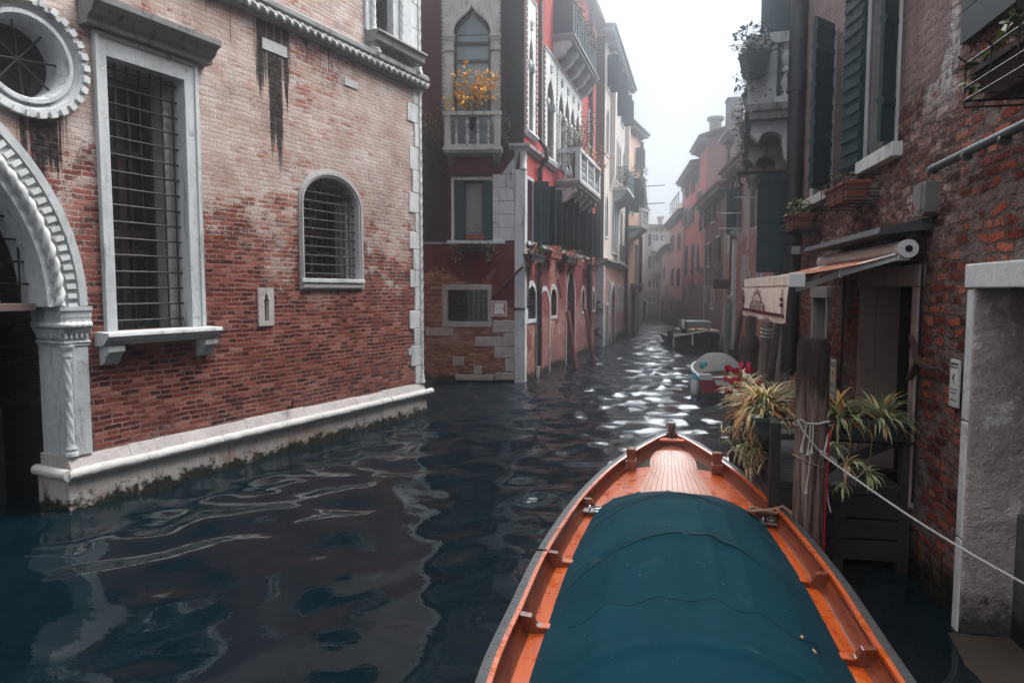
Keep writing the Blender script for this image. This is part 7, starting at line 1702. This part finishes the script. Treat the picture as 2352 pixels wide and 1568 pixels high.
def build_near_boat():
    f = boat_frame((2.085, 8.80), (.98, 3.52)); LB = 6.9
    WT = [(0, .045), (.16, .19), (.77, .545), (1.5, .80), (2.43, .99), (3.72, 1.125), (4.74, 1.15), (5.5, 1.15), (6.9, 1.02)]
    ZG = [(0, .765), (.77, .65), (1.5, .59), (2.43, .55), (3.72, .515), (4.74, .50), (5.5, .50), (6.9, .53)]
    w = lambda s: smooth_t(WT, s); zg = lambda s: smooth_t(ZG, s)
    S = [LB * i / 70 for i in range(71)]; S[0] = .0
    r = thing('wooden_boat', 'varnished orange wooden boat in the foreground under a blue cover', 'boat', f.w(3.4, 0, 0))
    varn = G('varnished_mahogany'); V = varn.mapv(varn.OB, (30, 1.6, 30)); n = varn.noise(V, 1, 5, .6, .8); big = varn.noise(varn.OB, 2.2, 4, .6)
    c = varn.ramp(varn.ma('ADD', varn.ma('MULTIPLY', n, .7), varn.ma('MULTIPLY', big, .4)), [(.3, (.26, .028, .003)), (.55, (.47, .075, .007)), (.8, (.60, .125, .017))])
    c = varn.mix(varn.ma('MULTIPLY', varn.ss(varn.noise(varn.OB, 7, 5, .7), .64, .72), .7), c, (.10, .02, .008))
    rg = varn.lin(varn.noise(varn.OB, 5, 5, .7), .35, .65, .18, .5)
    c = varn.mix(varn.ma('MULTIPLY', varn.ss(varn.noise(varn.mapv(varn.OB, (22, 2.5, 22), (3, 3, 3)), 1, 4, .7), .6, .75), .35), c, (.62, .24, .09))
    varn.fin(c, rg, varn.ma('ADD', n, varn.noise(varn.OB, 4, 3, .5)), .12, .006, .5, 0., Coat_Weight=.35, Coat_Roughness=.10)
    dark = G('dark_mahogany'); V = dark.mapv(dark.OB, (30, 1.6, 30)); n = dark.noise(V, 1, 5, .6, .8)
    c = dark.ramp(n, [(.3, (.085, .014, .006)), (.55, (.17, .035, .012)), (.8, (.26, .065, .022))]); dark.fin(c, .3, n, .12, .005, .5, 0., Coat_Weight=.5, Coat_Roughness=.1)
    hull = mat_plain('dark_hull_paint', (.012, .012, .014), .45, 0, .5, .2)
    strip = G('grey_gunwale_strip'); n = strip.noise(strip.OB, 20, 4, .6); strip.fin(strip.mix(strip.lin(n, .4, .7), (.032, .035, .038), (.07, .073, .076)), .5, n, .2, .003, .5, .3)
    b = MB(f)
    for sd in (1, -1):
        loft(b, S, lambda s: [(sd * w(s), zg(s) - .012), (sd * w(s) * .97, zg(s) - .10), (sd * w(s) * .86, .05), (sd * w(s) * .66, -.18), (0, -.22)] if sd < 0 else [(0, -.22), (w(s) * .66, -.18), (w(s) * .86, .05), (w(s) * .97, zg(s) - .10), (w(s), zg(s) - .012)])
    s = LB; b.mesh([(s, -w(s), zg(s)), (s, w(s), zg(s)), (s, w(s) * .8, -.1), (s, -w(s) * .8, -.1)], [(0, 1, 2, 3)]); b.build('hull', hull, r)
    for sd in (1, -1):
        b = MB(f)
        loft(b, S, lambda s: [(sd * (w(s) + .012), zg(s) - .03), (sd * (w(s) + .012), zg(s) + .006), (sd * max(.0, w(s) - .05), zg(s) + .008), (sd * max(0., w(s) - .05), zg(s) - .02)][::sd], False)
        for i in range(46):
            s = .5 + i * .135; b.lathe([(.006, zg(s) + .007), (.006, zg(s) + .0105)], s, sd * (w(s) - .012), 6)
        b.build('gunwale', strip.m, r)
        b = MB(f)     # inner bulwark
        loft(b, S[1:], lambda s: [(sd * max(.01, w(s) - .05), zg(s) + .001), (sd * max(.008, w(s) - .062), zg(s) - .035), (sd * max(.006, w(s) - .115), zg(s) - .115), (sd * max(.004, w(s) - .15), zg(s) - .13)][::sd]); b.build('bulwark', dark.m, r)
        b = MB(f)     # rail cap
        loft(b, S[1:], lambda s: [(sd * max(.01, w(s) - .048), zg(s) + .009), (sd * max(.006, w(s) - .078), zg(s) + .007), (sd * max(.004, w(s) - .078), zg(s) - .02)][::sd]); b.build('inner_rail', varn.m, r)
        # covering boards between the frames
        fr_s = [.95, 2.36, 3.72, 4.78, 5.85, 6.85]
        for i in range(len(fr_s) - 1):
            a0, a1 = fr_s[i] + (.03 if i else .0), fr_s[i + 1] - .03; SS = [a0 + (a1 - a0) * k / 16 for k in range(17)]
            inner = lambda s: max(.02, (w(s) - .15) * (.50 if s < 2.3 else .74))
            b = MB(f); loft(b, SS, lambda s: [(sd * (w(s) - .145), zg(s) - .125), (sd * (inner(s) + .01), zg(s) - .095), (sd * (inner(s) + .005), zg(s) - .115)][::sd]); b.build('covering_board', varn.m, r)
    # foredeck planks with dark seams
    b = MB(f)
    SS = [.22 + 2.2 * k / 30 for k in range(31)]; NP = 13
    for p in range(NP):
        def sec(s, p=p):
            hw = max(.02, (w(s) - .15) * .52) if s > 1.0 else max(.015, (w(s) - .13) * (.52 + .46 * (1.0 - s) / .8))
            y0 = -hw + 2 * hw * p / NP + .0022; y1 = -hw + 2 * hw * (p + 1) / NP - .0022
            cam_ = lambda y: zg(s) - .09 + .02 * (1 - (y / (hw + .01)) ** 2) - (.02 if s < .4 else 0)
            return [(y0, cam_(y0)), (y1, cam_(y1))]
        loft(b, SS, sec, False)
    pk = G('foredeck_planks'); V = pk.mapv(pk.OB, (34, 1.5, 34)); n = pk.noise(V, 1, 5, .6, .8)
    c = pk.ramp(n, [(.3, (.34, .09, .035)), (.55, (.48, .16, .07)), (.8, (.58, .26, .14))]); pk.fin(c, .38, pk.ma('ADD', n, pk.noise(pk.OB, 3, 3, .5)), .12, .006, .6, 0., Coat_Weight=.25, Coat_Roughness=.22)
    b.build('foredeck', pk.m, r)
    b = MB(f); loft(b, [.1] + SS + [3.5, 5, 6.9], lambda s: [(-max(.01, w(s) - .1), zg(s) - .14), (0, zg(s) - .10), (max(.01, w(s) - .1), zg(s) - .14)]); b.build('deck_bed', mat_plain('black_seam', (.015, .010, .008), .8), r)
    # frames (knees) on both sides
    for s in (2.36, 3.72, 4.78, 5.85):
        for sd in (1, -1):
            W_ = w(s) - .055; z = zg(s); b = MB(f)
            pts = [(sd * W_, z - .005), (sd * (W_ - .10), z - .015), (sd * (W_ - .13), z - .07), (sd * (W_ - .30), z - .085), (sd * (W_ - .30), z - .125), (sd * (W_ - .02), z - .16)]
            b.prism(pts, s - .028, s + .028, 'x'); b.build('knee', dark.m if sd > 0 else dark.m, r, bevel=.006)
            b = MB(f); b.box(s - .034, s + .034, min(sd * (W_ - .30), sd * (W_ - .14)), max(sd * (W_ - .30), sd * (W_ - .14)), z - .0845, z - .073); b.build('knee_cap', varn.m, r, bevel=.003)
    # cleat plates with shackles at the second frame
    met = mat_plain('galvanised', (.42, .43, .44), .3, .9, .5, .15)
    for sd in (1, -1):
        s = 2.50; y = sd * (w(s) - .20); z = zg(s) - .085; b = MB(f); b.box(s - .07, s + .06, y - .09, y + .09, z, z + .012); b.tube([(s + .035 * math.cos(a), y - .03 + .0 * a, z + .03 + .02 * math.sin(a)) for a in np.linspace(0, 2 * PI, 13)[:-1]], .008, 7, True, True)
        b.tube([(s + .01 + .05 * math.cos(a), y + .04 + .035 * math.sin(a), z + .04) for a in np.linspace(0, 2 * PI, 15)[:-1]], .008, 7, True, True); b.build('shackle', met, r)
    # bitts and stem
    for sd in (1, -1):
        s = .98; y = sd * (w(s) - .145); z = zg(s) - .12; b = MB(f); b.box(s - .09, s + .09, y - .065, y + .065, z, z + .11); b.prism([(y - .045, z + .11), (y + .045, z + .11), (y + .055, z + .23), (y + .05, z + .24), (y - .05, z + .24), (y - .055, z + .23)], s - .05, s + .05, 'x'); b.build('bitt', dark.m, r, bevel=.008)
    b = MB(f); b.prism([(-.02, .1), (-.05, .87), (.04, .885), (.07, .60), (.08, .1)], -.05, .05); st = b.build('stem', dark.m, r, bevel=.008)
    b = MB(f); b.box(-.03, .05, -.045, .045, .882, .898); b.build('stem_cap', mat_plain('white_cap', (.5, .48, .46), .5), st)
    b = MB(f); b.tube([(.11, .0, .74), (.13, .0, .80), (.12, .02, .86), (.09, .03, .87), (.10, .03, .84)], .012, 7); b.box(.06, .14, -.02, .04, .70, .745); b.build('hook', M['iron'], st)
    b = MB(f); b.box(.16, .28, -w(.2) + .06, w(.2) - .06, zg(.2) - .04, zg(.2) - .012); b.build('breast_hook', varn.m, r, bevel=.006)
    # cover
    cov = thing('boat_cover', 'dark blue canvas cover stretched over hoops on the wooden boat', 'boat cover', f.w(4, 0, .5))
    NS, NT = 130, 90; S0, S1 = 1.90, 6.7; vs = []; rng = np.random.RandomState(3)
    ph = rng.rand(12) * 6.28
    def cover(s, t):
        sc_ = S0 + .52 * abs(t) ** 2.2; s = sc_ + (s - S0) * (S1 - sc_) / (S1 - S0)
        hw = (w(s) - .055) * .82; y = hw * t
        base = zg(s) - .095
        H = .05 + .42 * (1 - math.exp(-max(0, s - S0) / 1.0)); prof = 1 - abs(t) ** 2.1
        hoop = -.07 * (math.sin(PI * min(1, max(0, (s - 2.8) / 1.3))) ** 2 if 2.8 < s < 4.1 else math.sin(PI * min(1, (s - 4.1) / 1.6)) ** 2 if s > 4.1 else .35 * math.sin(PI * (s - S0) / .8))
        z = base + H * prof + hoop * prof
        for h0 in (2.8, 4.1, 5.7): z += .028 * math.exp(-((s - h0) / .05) ** 2) * prof ** .5
        fold = 0
        for k in range(6):
            tk = -.8 + .32 * k + .07 * math.sin(ph[k]); wid = .03 + .012 * (s - 2)
            fold += (.020 + .008 * math.sin(ph[k] * 2)) * math.exp(-((t - tk - .03 * math.sin(1.1 * s + ph[k])) / wid) ** 2) * (.5 + .5 * math.sin(s * 1.7 + ph[k + 3])) 
        z += fold * prof ** .4 + .004 * math.sin(9 * t + 3 * s) * math.sin(2.3 * s)
        return (s, y, z)
    for i in range(NS + 1):
        s = S0 + (S1 - S0) * i / NS
        for k in range(NT + 1): vs.append(cover(s, -1 + 2 * k / NT))
    fs = [(i * (NT + 1) + k, i * (NT + 1) + k + 1, (i + 1) * (NT + 1) + k + 1, (i + 1) * (NT + 1) + k) for i in range(NS) for k in range(NT)]
    fs = [tuple(reversed(q)) for q in fs] if False else fs
    b = MB(f); b.mesh(vs, fs, True)
    # hem falling to the deck
    edge = [i * (NT + 1) for i in range(NS, -1, -1)] + list(range(1, NT + 1)) + [i * (NT + 1) + NT for i in range(1, NS + 1)]
    ev = [vs[i] for i in edge]; b.mesh(ev + [(p[0], p[1] * 1.004, p[2] - .035) for p in ev], [(i, i + 1, len(ev) + i + 1, len(ev) + i) for i in range(len(ev) - 1)], True)
    g = G('blue_canvas'); n = g.noise(g.OB, 220, 2, .5); st_ = g.noise(g.OB, 1.6, 5, .65)
    c = g.mix(g.lin(st_, .3, .7), (.0008, .025, .040), (.0020, .040, .058))
    sp1 = g.ss(g.n('ShaderNodeTexVoronoi', None, Vector=g.mapv(g.OB, (1, .7, 1)), Scale=15.0, Randomness=1.0).outputs['Distance'], .085, .05); sp2 = g.ss(g.noise(g.OB, 3, 3, .6), .5, .62)
    c = g.mix(g.ma('MULTIPLY', g.ma('MULTIPLY', sp1, sp2), .85), c, (.42, .46, .48))
    str_ = g.ma('MULTIPLY', g.ss(g.noise(g.mapv(g.OB, (5, 16, 5), (3, 1, 2)), 1, 4, .7), .70, .76), .6); c = g.mix(str_, c, (.16, .22, .25))
    c = g.mix(g.ma('MULTIPLY', g.ss(g.noise(g.OB, 4, 5, .7), .6, .75), .35), c, (.10, .13, .14))
    g.fin(c, .85, g.ma('ADD', g.ma('MULTIPLY', n, .4), g.noise(g.OB, 18, 4, .6)), .3, .006, .08, 0., Sheen_Weight=0.0)
    b.build('canvas', g.m, cov)
    seam = mat_plain('seam_cloth', (.002, .026, .046), .8)
    for h0 in (2.8, 4.1):
        b = MB(f); pts = []
        for k in range(61):
            t = -1 + k / 30; q = cover(S0 + (h0 - S0), t); pts.append((q[0], q[1], q[2] + .001))
        b.tube(pts, .007, 6); b.build('hoop_seam', seam, cov)
    b = MB(f); b.tube([(p[0], p[1], p[2] + .003) for p in (cover(5.02 + .05 * math.sin(k * .5) - .12 * abs(k / 30 - 1) ** 2, -.8 + 1.6 * k / 60) for k in range(61))], .0016, 5); b.build('stitching', mat_plain('dark_thread', (.002, .012, .02), .8), cov)
    # rope coil on the right frame, black tie on the left gunwale
    rp_ = thing('rope_coil', 'brown rope coiled on the right gunwale of the wooden boat', 'rope', f.w(2.4, .85, .5)); b = MB(f)
    y0 = w(2.4) - .17; z0 = zg(2.4) - .04
    for k in range(4): b.tube([(2.36 + .03 * k + .05 * math.sin(a) * (.6 + .1 * k), y0 - .03 + .13 * math.cos(a), z0 + .016 * k + .012 * math.sin(3 * a + k)) for a in np.linspace(0, 2 * PI, 25)[:-1]], .015, 7, True, True)
    b.tube([(2.40, y0 + .08, z0 + .05), (2.36, y0 + .15, z0 + .07), (2.42, y0 + .21, z0 + .04), (2.55, y0 + .19, z0 - .0)], .015, 7); b.build('coil', mat_plain('tan_rope', (.30, .17, .12), .9, 0, .2, .9, 70, .008), rp_)
    tie = thing('black_tie', 'black cord tied over the left gunwale of the wooden boat', 'cord', f.w(3.75, -1.12, .5)); b = MB(f); y0 = -w(3.75)
    b.tube([(3.75, y0 + .10, zg(3.75) - .12), (3.75, y0 + .06, zg(3.75) + .01), (3.75, y0 - .01, zg(3.75) + .015), (3.77, y0 - .03, zg(3.75) - .1), (3.9, y0 - .05, zg(3.75) - .2)], .011, 6); b.build('cord', M['iron'], tie)
    for i, (s, t, lb) in enumerate(((5.05, .72, 'cigarette stub lying on the lower right of the blue cover'), (4.92, .68, 'dry curled leaf lying beside the cigarette stub'))):
        q = cover(s, t); o = thing('cigarette_stub' if i == 0 else 'dry_leaf', lb, 'litter', f.w(q[0], q[1], q[2])); b = MB(f)
        if i == 0: b.tube([(q[0] - .02, q[1], q[2] + .008), (q[0] + .02, q[1] + .008, q[2] + .008)], .006, 7); b.build('filter', mat_plain('stub_paper', (.5, .27, .16), .8), o)
        else: b.mesh([(q[0] - .022, q[1], q[2] + .006), (q[0], q[1] + .012, q[2] + .014), (q[0] + .022, q[1], q[2] + .006), (q[0], q[1] - .010, q[2] + .008)], [(0, 1, 2, 3)]); b.build('blade', mat_plain('dry_leaf_brown', (.4, .2, .1), .8), o)
build_near_boat()

def small_hull(f, L, B, H, mats, root, bow=.3, tuck=.75, sheer=.4):
    WT = [(0, .015 * B), (L * .05, bow * .62 * B), (L * .13, bow * 1.05 * B), (L * .28, .455 * B), (L * .55, .5 * B), (L, .44 * B)]
    w = lambda s: smooth_t(WT, s); zg = lambda s: H * (1 + sheer * (1 - s / L) ** 4)
    S = [L * (i / 40) for i in range(41)]; b = MB(f)
    for sd in (1, -1):
        loft(b, S, lambda s: [(0, -.3), (sd * w(s) * tuck * .7, -.25), (sd * w(s) * tuck, .0), (sd * w(s) * .95, zg(s) * .6), (sd * w(s), zg(s))][::sd])
    b.mesh([(L, -w(L), zg(L)), (L, w(L), zg(L)), (L, w(L) * tuck, -.2), (L, -w(L) * tuck, -.2)], [(0, 1, 2, 3)]); b.build('hull', mats[0], root)
    for sd in (1, -1):
        b = MB(f); b.tube([(s, sd * w(s), zg(s)) for s in S], .05, 8); b.build('gunwale', mats[1], root)
    b = MB(f); loft(b, S, lambda s: [(-w(s) + .04, zg(s) - .06), (0, zg(s) - .02), (w(s) - .04, zg(s) - .06)]); b.build('deck', mats[2], root)
    return w, zg
def build_far_boats():
    # black work barge, bow towards the camera
    c = at_z(1628, 812, 0); d = Vector((.06, 1, 0)).normalized(); f = Fr(c, c + d)
    r = thing('black_barge', 'black work barge with a pale windscreen moored at the right wall', 'boat', f.w(3, 0, 0))
    blk = mat_plain('black_barge_paint', (.014, .012, .013), .5, 0, .5, .4); rim = mat_plain('grey_rim', (.22, .25, .26), .5, 0, .4, .3)
    w, zg = small_hull(f, 7.0, 2.15, .46, (blk, rim, mat_plain('barge_deck', (.09, .075, .065), .8)), r, .31, .72, 1.0)
    b = MB(f); b.prism([(2.6, .75), (2.45, 1.22), (2.52, 1.24), (3.6, 1.25), (3.6, .75)], -.62, .62); b.build('cabin_front', mat_plain('pale_cabin', (.20, .24, .255), .4), r, bevel=.03)
    b = MB(f); b.box(2.2, 3.9, -.9, .75, .82, .86); b.build('hatch', mat_plain('pale_hatch', (.4, .42, .42), .5), r)
    b = MB(f); b.box(1.0, 1.9, -.2, .5, .80, .95); b.box(1.2, 1.5, -.75, -.3, .78, .9); b.build('cargo_box', mat_plain('tan_box', (.4, .27, .2), .7), r, bevel=.02)
    b = MB(f); b.lathe([(.05, .95), (.05, 1.02), (.02, 1.05)], .9, .35, 8); b.build('red_lamp', mat_plain('red_lamp_glass', (.5, .03, .03), .3), r)
    for s in (.5, 2.2):
        for sd in (1, -1): b = MB(f); b.tube([(s, sd * (w(s) - .05), zg(s)), (s, sd * (w(s) + .07), zg(s) - .05), (s, sd * (w(s) + .06), zg(s) - .5)], .03, 6); b.build('hanging_line', M['rope'], r)
    o = thing('tyre_fender', 'black tyre fender hung on the left side of the black barge', 'fender', f.w(2.4, w(2.4) * 1.0, .6)); b = MB(f); b.tube([(2.6 + .26 * math.cos(a), w(2.4) + .13, .55 + .26 * math.sin(a)) for a in np.linspace(0, 2 * PI, 25)[:-1]], .10, 10, True, True); b.build('tyre', mat_plain('black_rubber', (.01, .01, .01), .8), o)
    o = thing('tarpaulin_roll', 'black folded tarpaulin on the left deck of the black barge', 'tarpaulin', f.w(2.2, .7, .9)); b = MB(f); b.tube([(1.5, .75, .86), (1.9, .72, .98), (2.3, .62, 1.12), (2.8, .55, 1.22)], [.10, .15, .17, .12], 9); b.build('roll', mat_plain('black_tarp', (.012, .013, .014), .6), o)
    # red and white motorboat seen from its stern
    c = at_z(1664, 912, 0); d = Vector((.20, 1, 0)).normalized(); f = Fr(c + d * 3.3, c)
    r = thing('motorboat', 'small white motorboat with a red stern and grey cover behind the flowers', 'boat', f.w(2.3, 0, 0))
    wh = mat_plain('white_gelcoat', (.52, .55, .56), .3, 0, .5, .1); red = mat_plain('red_hull_paint', (.22, .008, .022), .35, 0, .5, .1)
    w, zg = small_hull(f, 3.3, 1.35, .48, (red, wh, wh), r, .3, .85)
    L = 3.3; b = MB(f); hw = w(L); b.prism([(-hw, .56), (-hw, .42), (-.25, .42), (-.2, .30), (.2, .30), (.25, .42), (hw, .42), (hw, .56), (.34, .56), (.28, .42), (-.28, .42), (-.34, .56)], L - .12, L + .03, 'x'); b.build('transom_rim', wh, r, bevel=.01)
    b = MB(f); b.box(L + .002, L + .02, -hw * .9, hw * .9, -.3, .10); b.build('black_bottom', blk, r)
    b = MB(f); SS = [.25 + 2.55 * k / 24 for k in range(25)]; loft(b, SS, lambda s: [(hw2 * (-1 + 2 * k / 16) * .97, zg(s) + .015 + (.40 * max(0, math.sin(PI * min(1, (s - .2) / 2.65))) ** .5) * (1 - abs(-1 + 2 * k / 16) ** 2.6)) for hw2 in (w(s),) for k in range(17)]); b.build('grey_cover', mat_plain('grey_canvas', (.115, .113, .11), .85, 0, .2, .6, 9, .03), r)
    b = MB(f); b.tube([(L + .0, hw * .62, .27), (L + .04, hw * .62, .27)], .055, 14); b.build('stern_light', mat_plain('chrome_ring', (.5, .5, .5), .25, .8), r)
    o = thing('fender', 'white fender with a blue end hung at the stern corner of the motorboat', 'fender', f.w(L - .2, hw + .12, .3)); y = -(hw + .11); b = MB(f)
    b.lathe([(.02, -.02), (.08, .03), (.11, .12), (.11, .38), (.08, .46), (.04, .5)], L - .15, y, 14); b.build('body', wh, o)
    b = MB(f); b.lathe([(.105, .39), (.082, .465), (.045, .505), (.03, .56)], L - .15, y, 14); b.build('blue_end', mat_plain('blue_vinyl', (.02, .20, .28), .4), o)
    o = thing('ball_fender', 'round teal fender ball on the motorboat side deck', 'fender', f.w(L - 1.6, -hw + .1, .7)); b = MB(f); b.lathe([(.02, .50), (.07, .53), (.11, .60), (.12, .65), (.11, .70), (.07, .77), (.02, .80)], L - .9, -hw + .16, 16); b.build('ball', mat_plain('teal_vinyl', (.02, .16, .22), .35), o)
build_far_boats()
# ================================================================ the mist over the canal
def build_haze():
    b = MB(); b.box(-30, 34, -24, 84, -1.2, 19)
    m = bpy.data.materials.new('canal_mist'); m.use_nodes = True; t = m.node_tree; t.nodes.clear()
    o = t.nodes.new('ShaderNodeOutputMaterial'); v = t.nodes.new('ShaderNodeVolumePrincipled')
    v.inputs['Color'].default_value = (.90, .95, 1.0, 1); v.inputs['Density'].default_value = HAZE; v.inputs['Anisotropy'].default_value = .96
    t.links.new(v.outputs[0], o.inputs['Volume'])
    h = b.build('haze', m); tag(h, kind='stuff')
HAZE = .0105
build_haze()
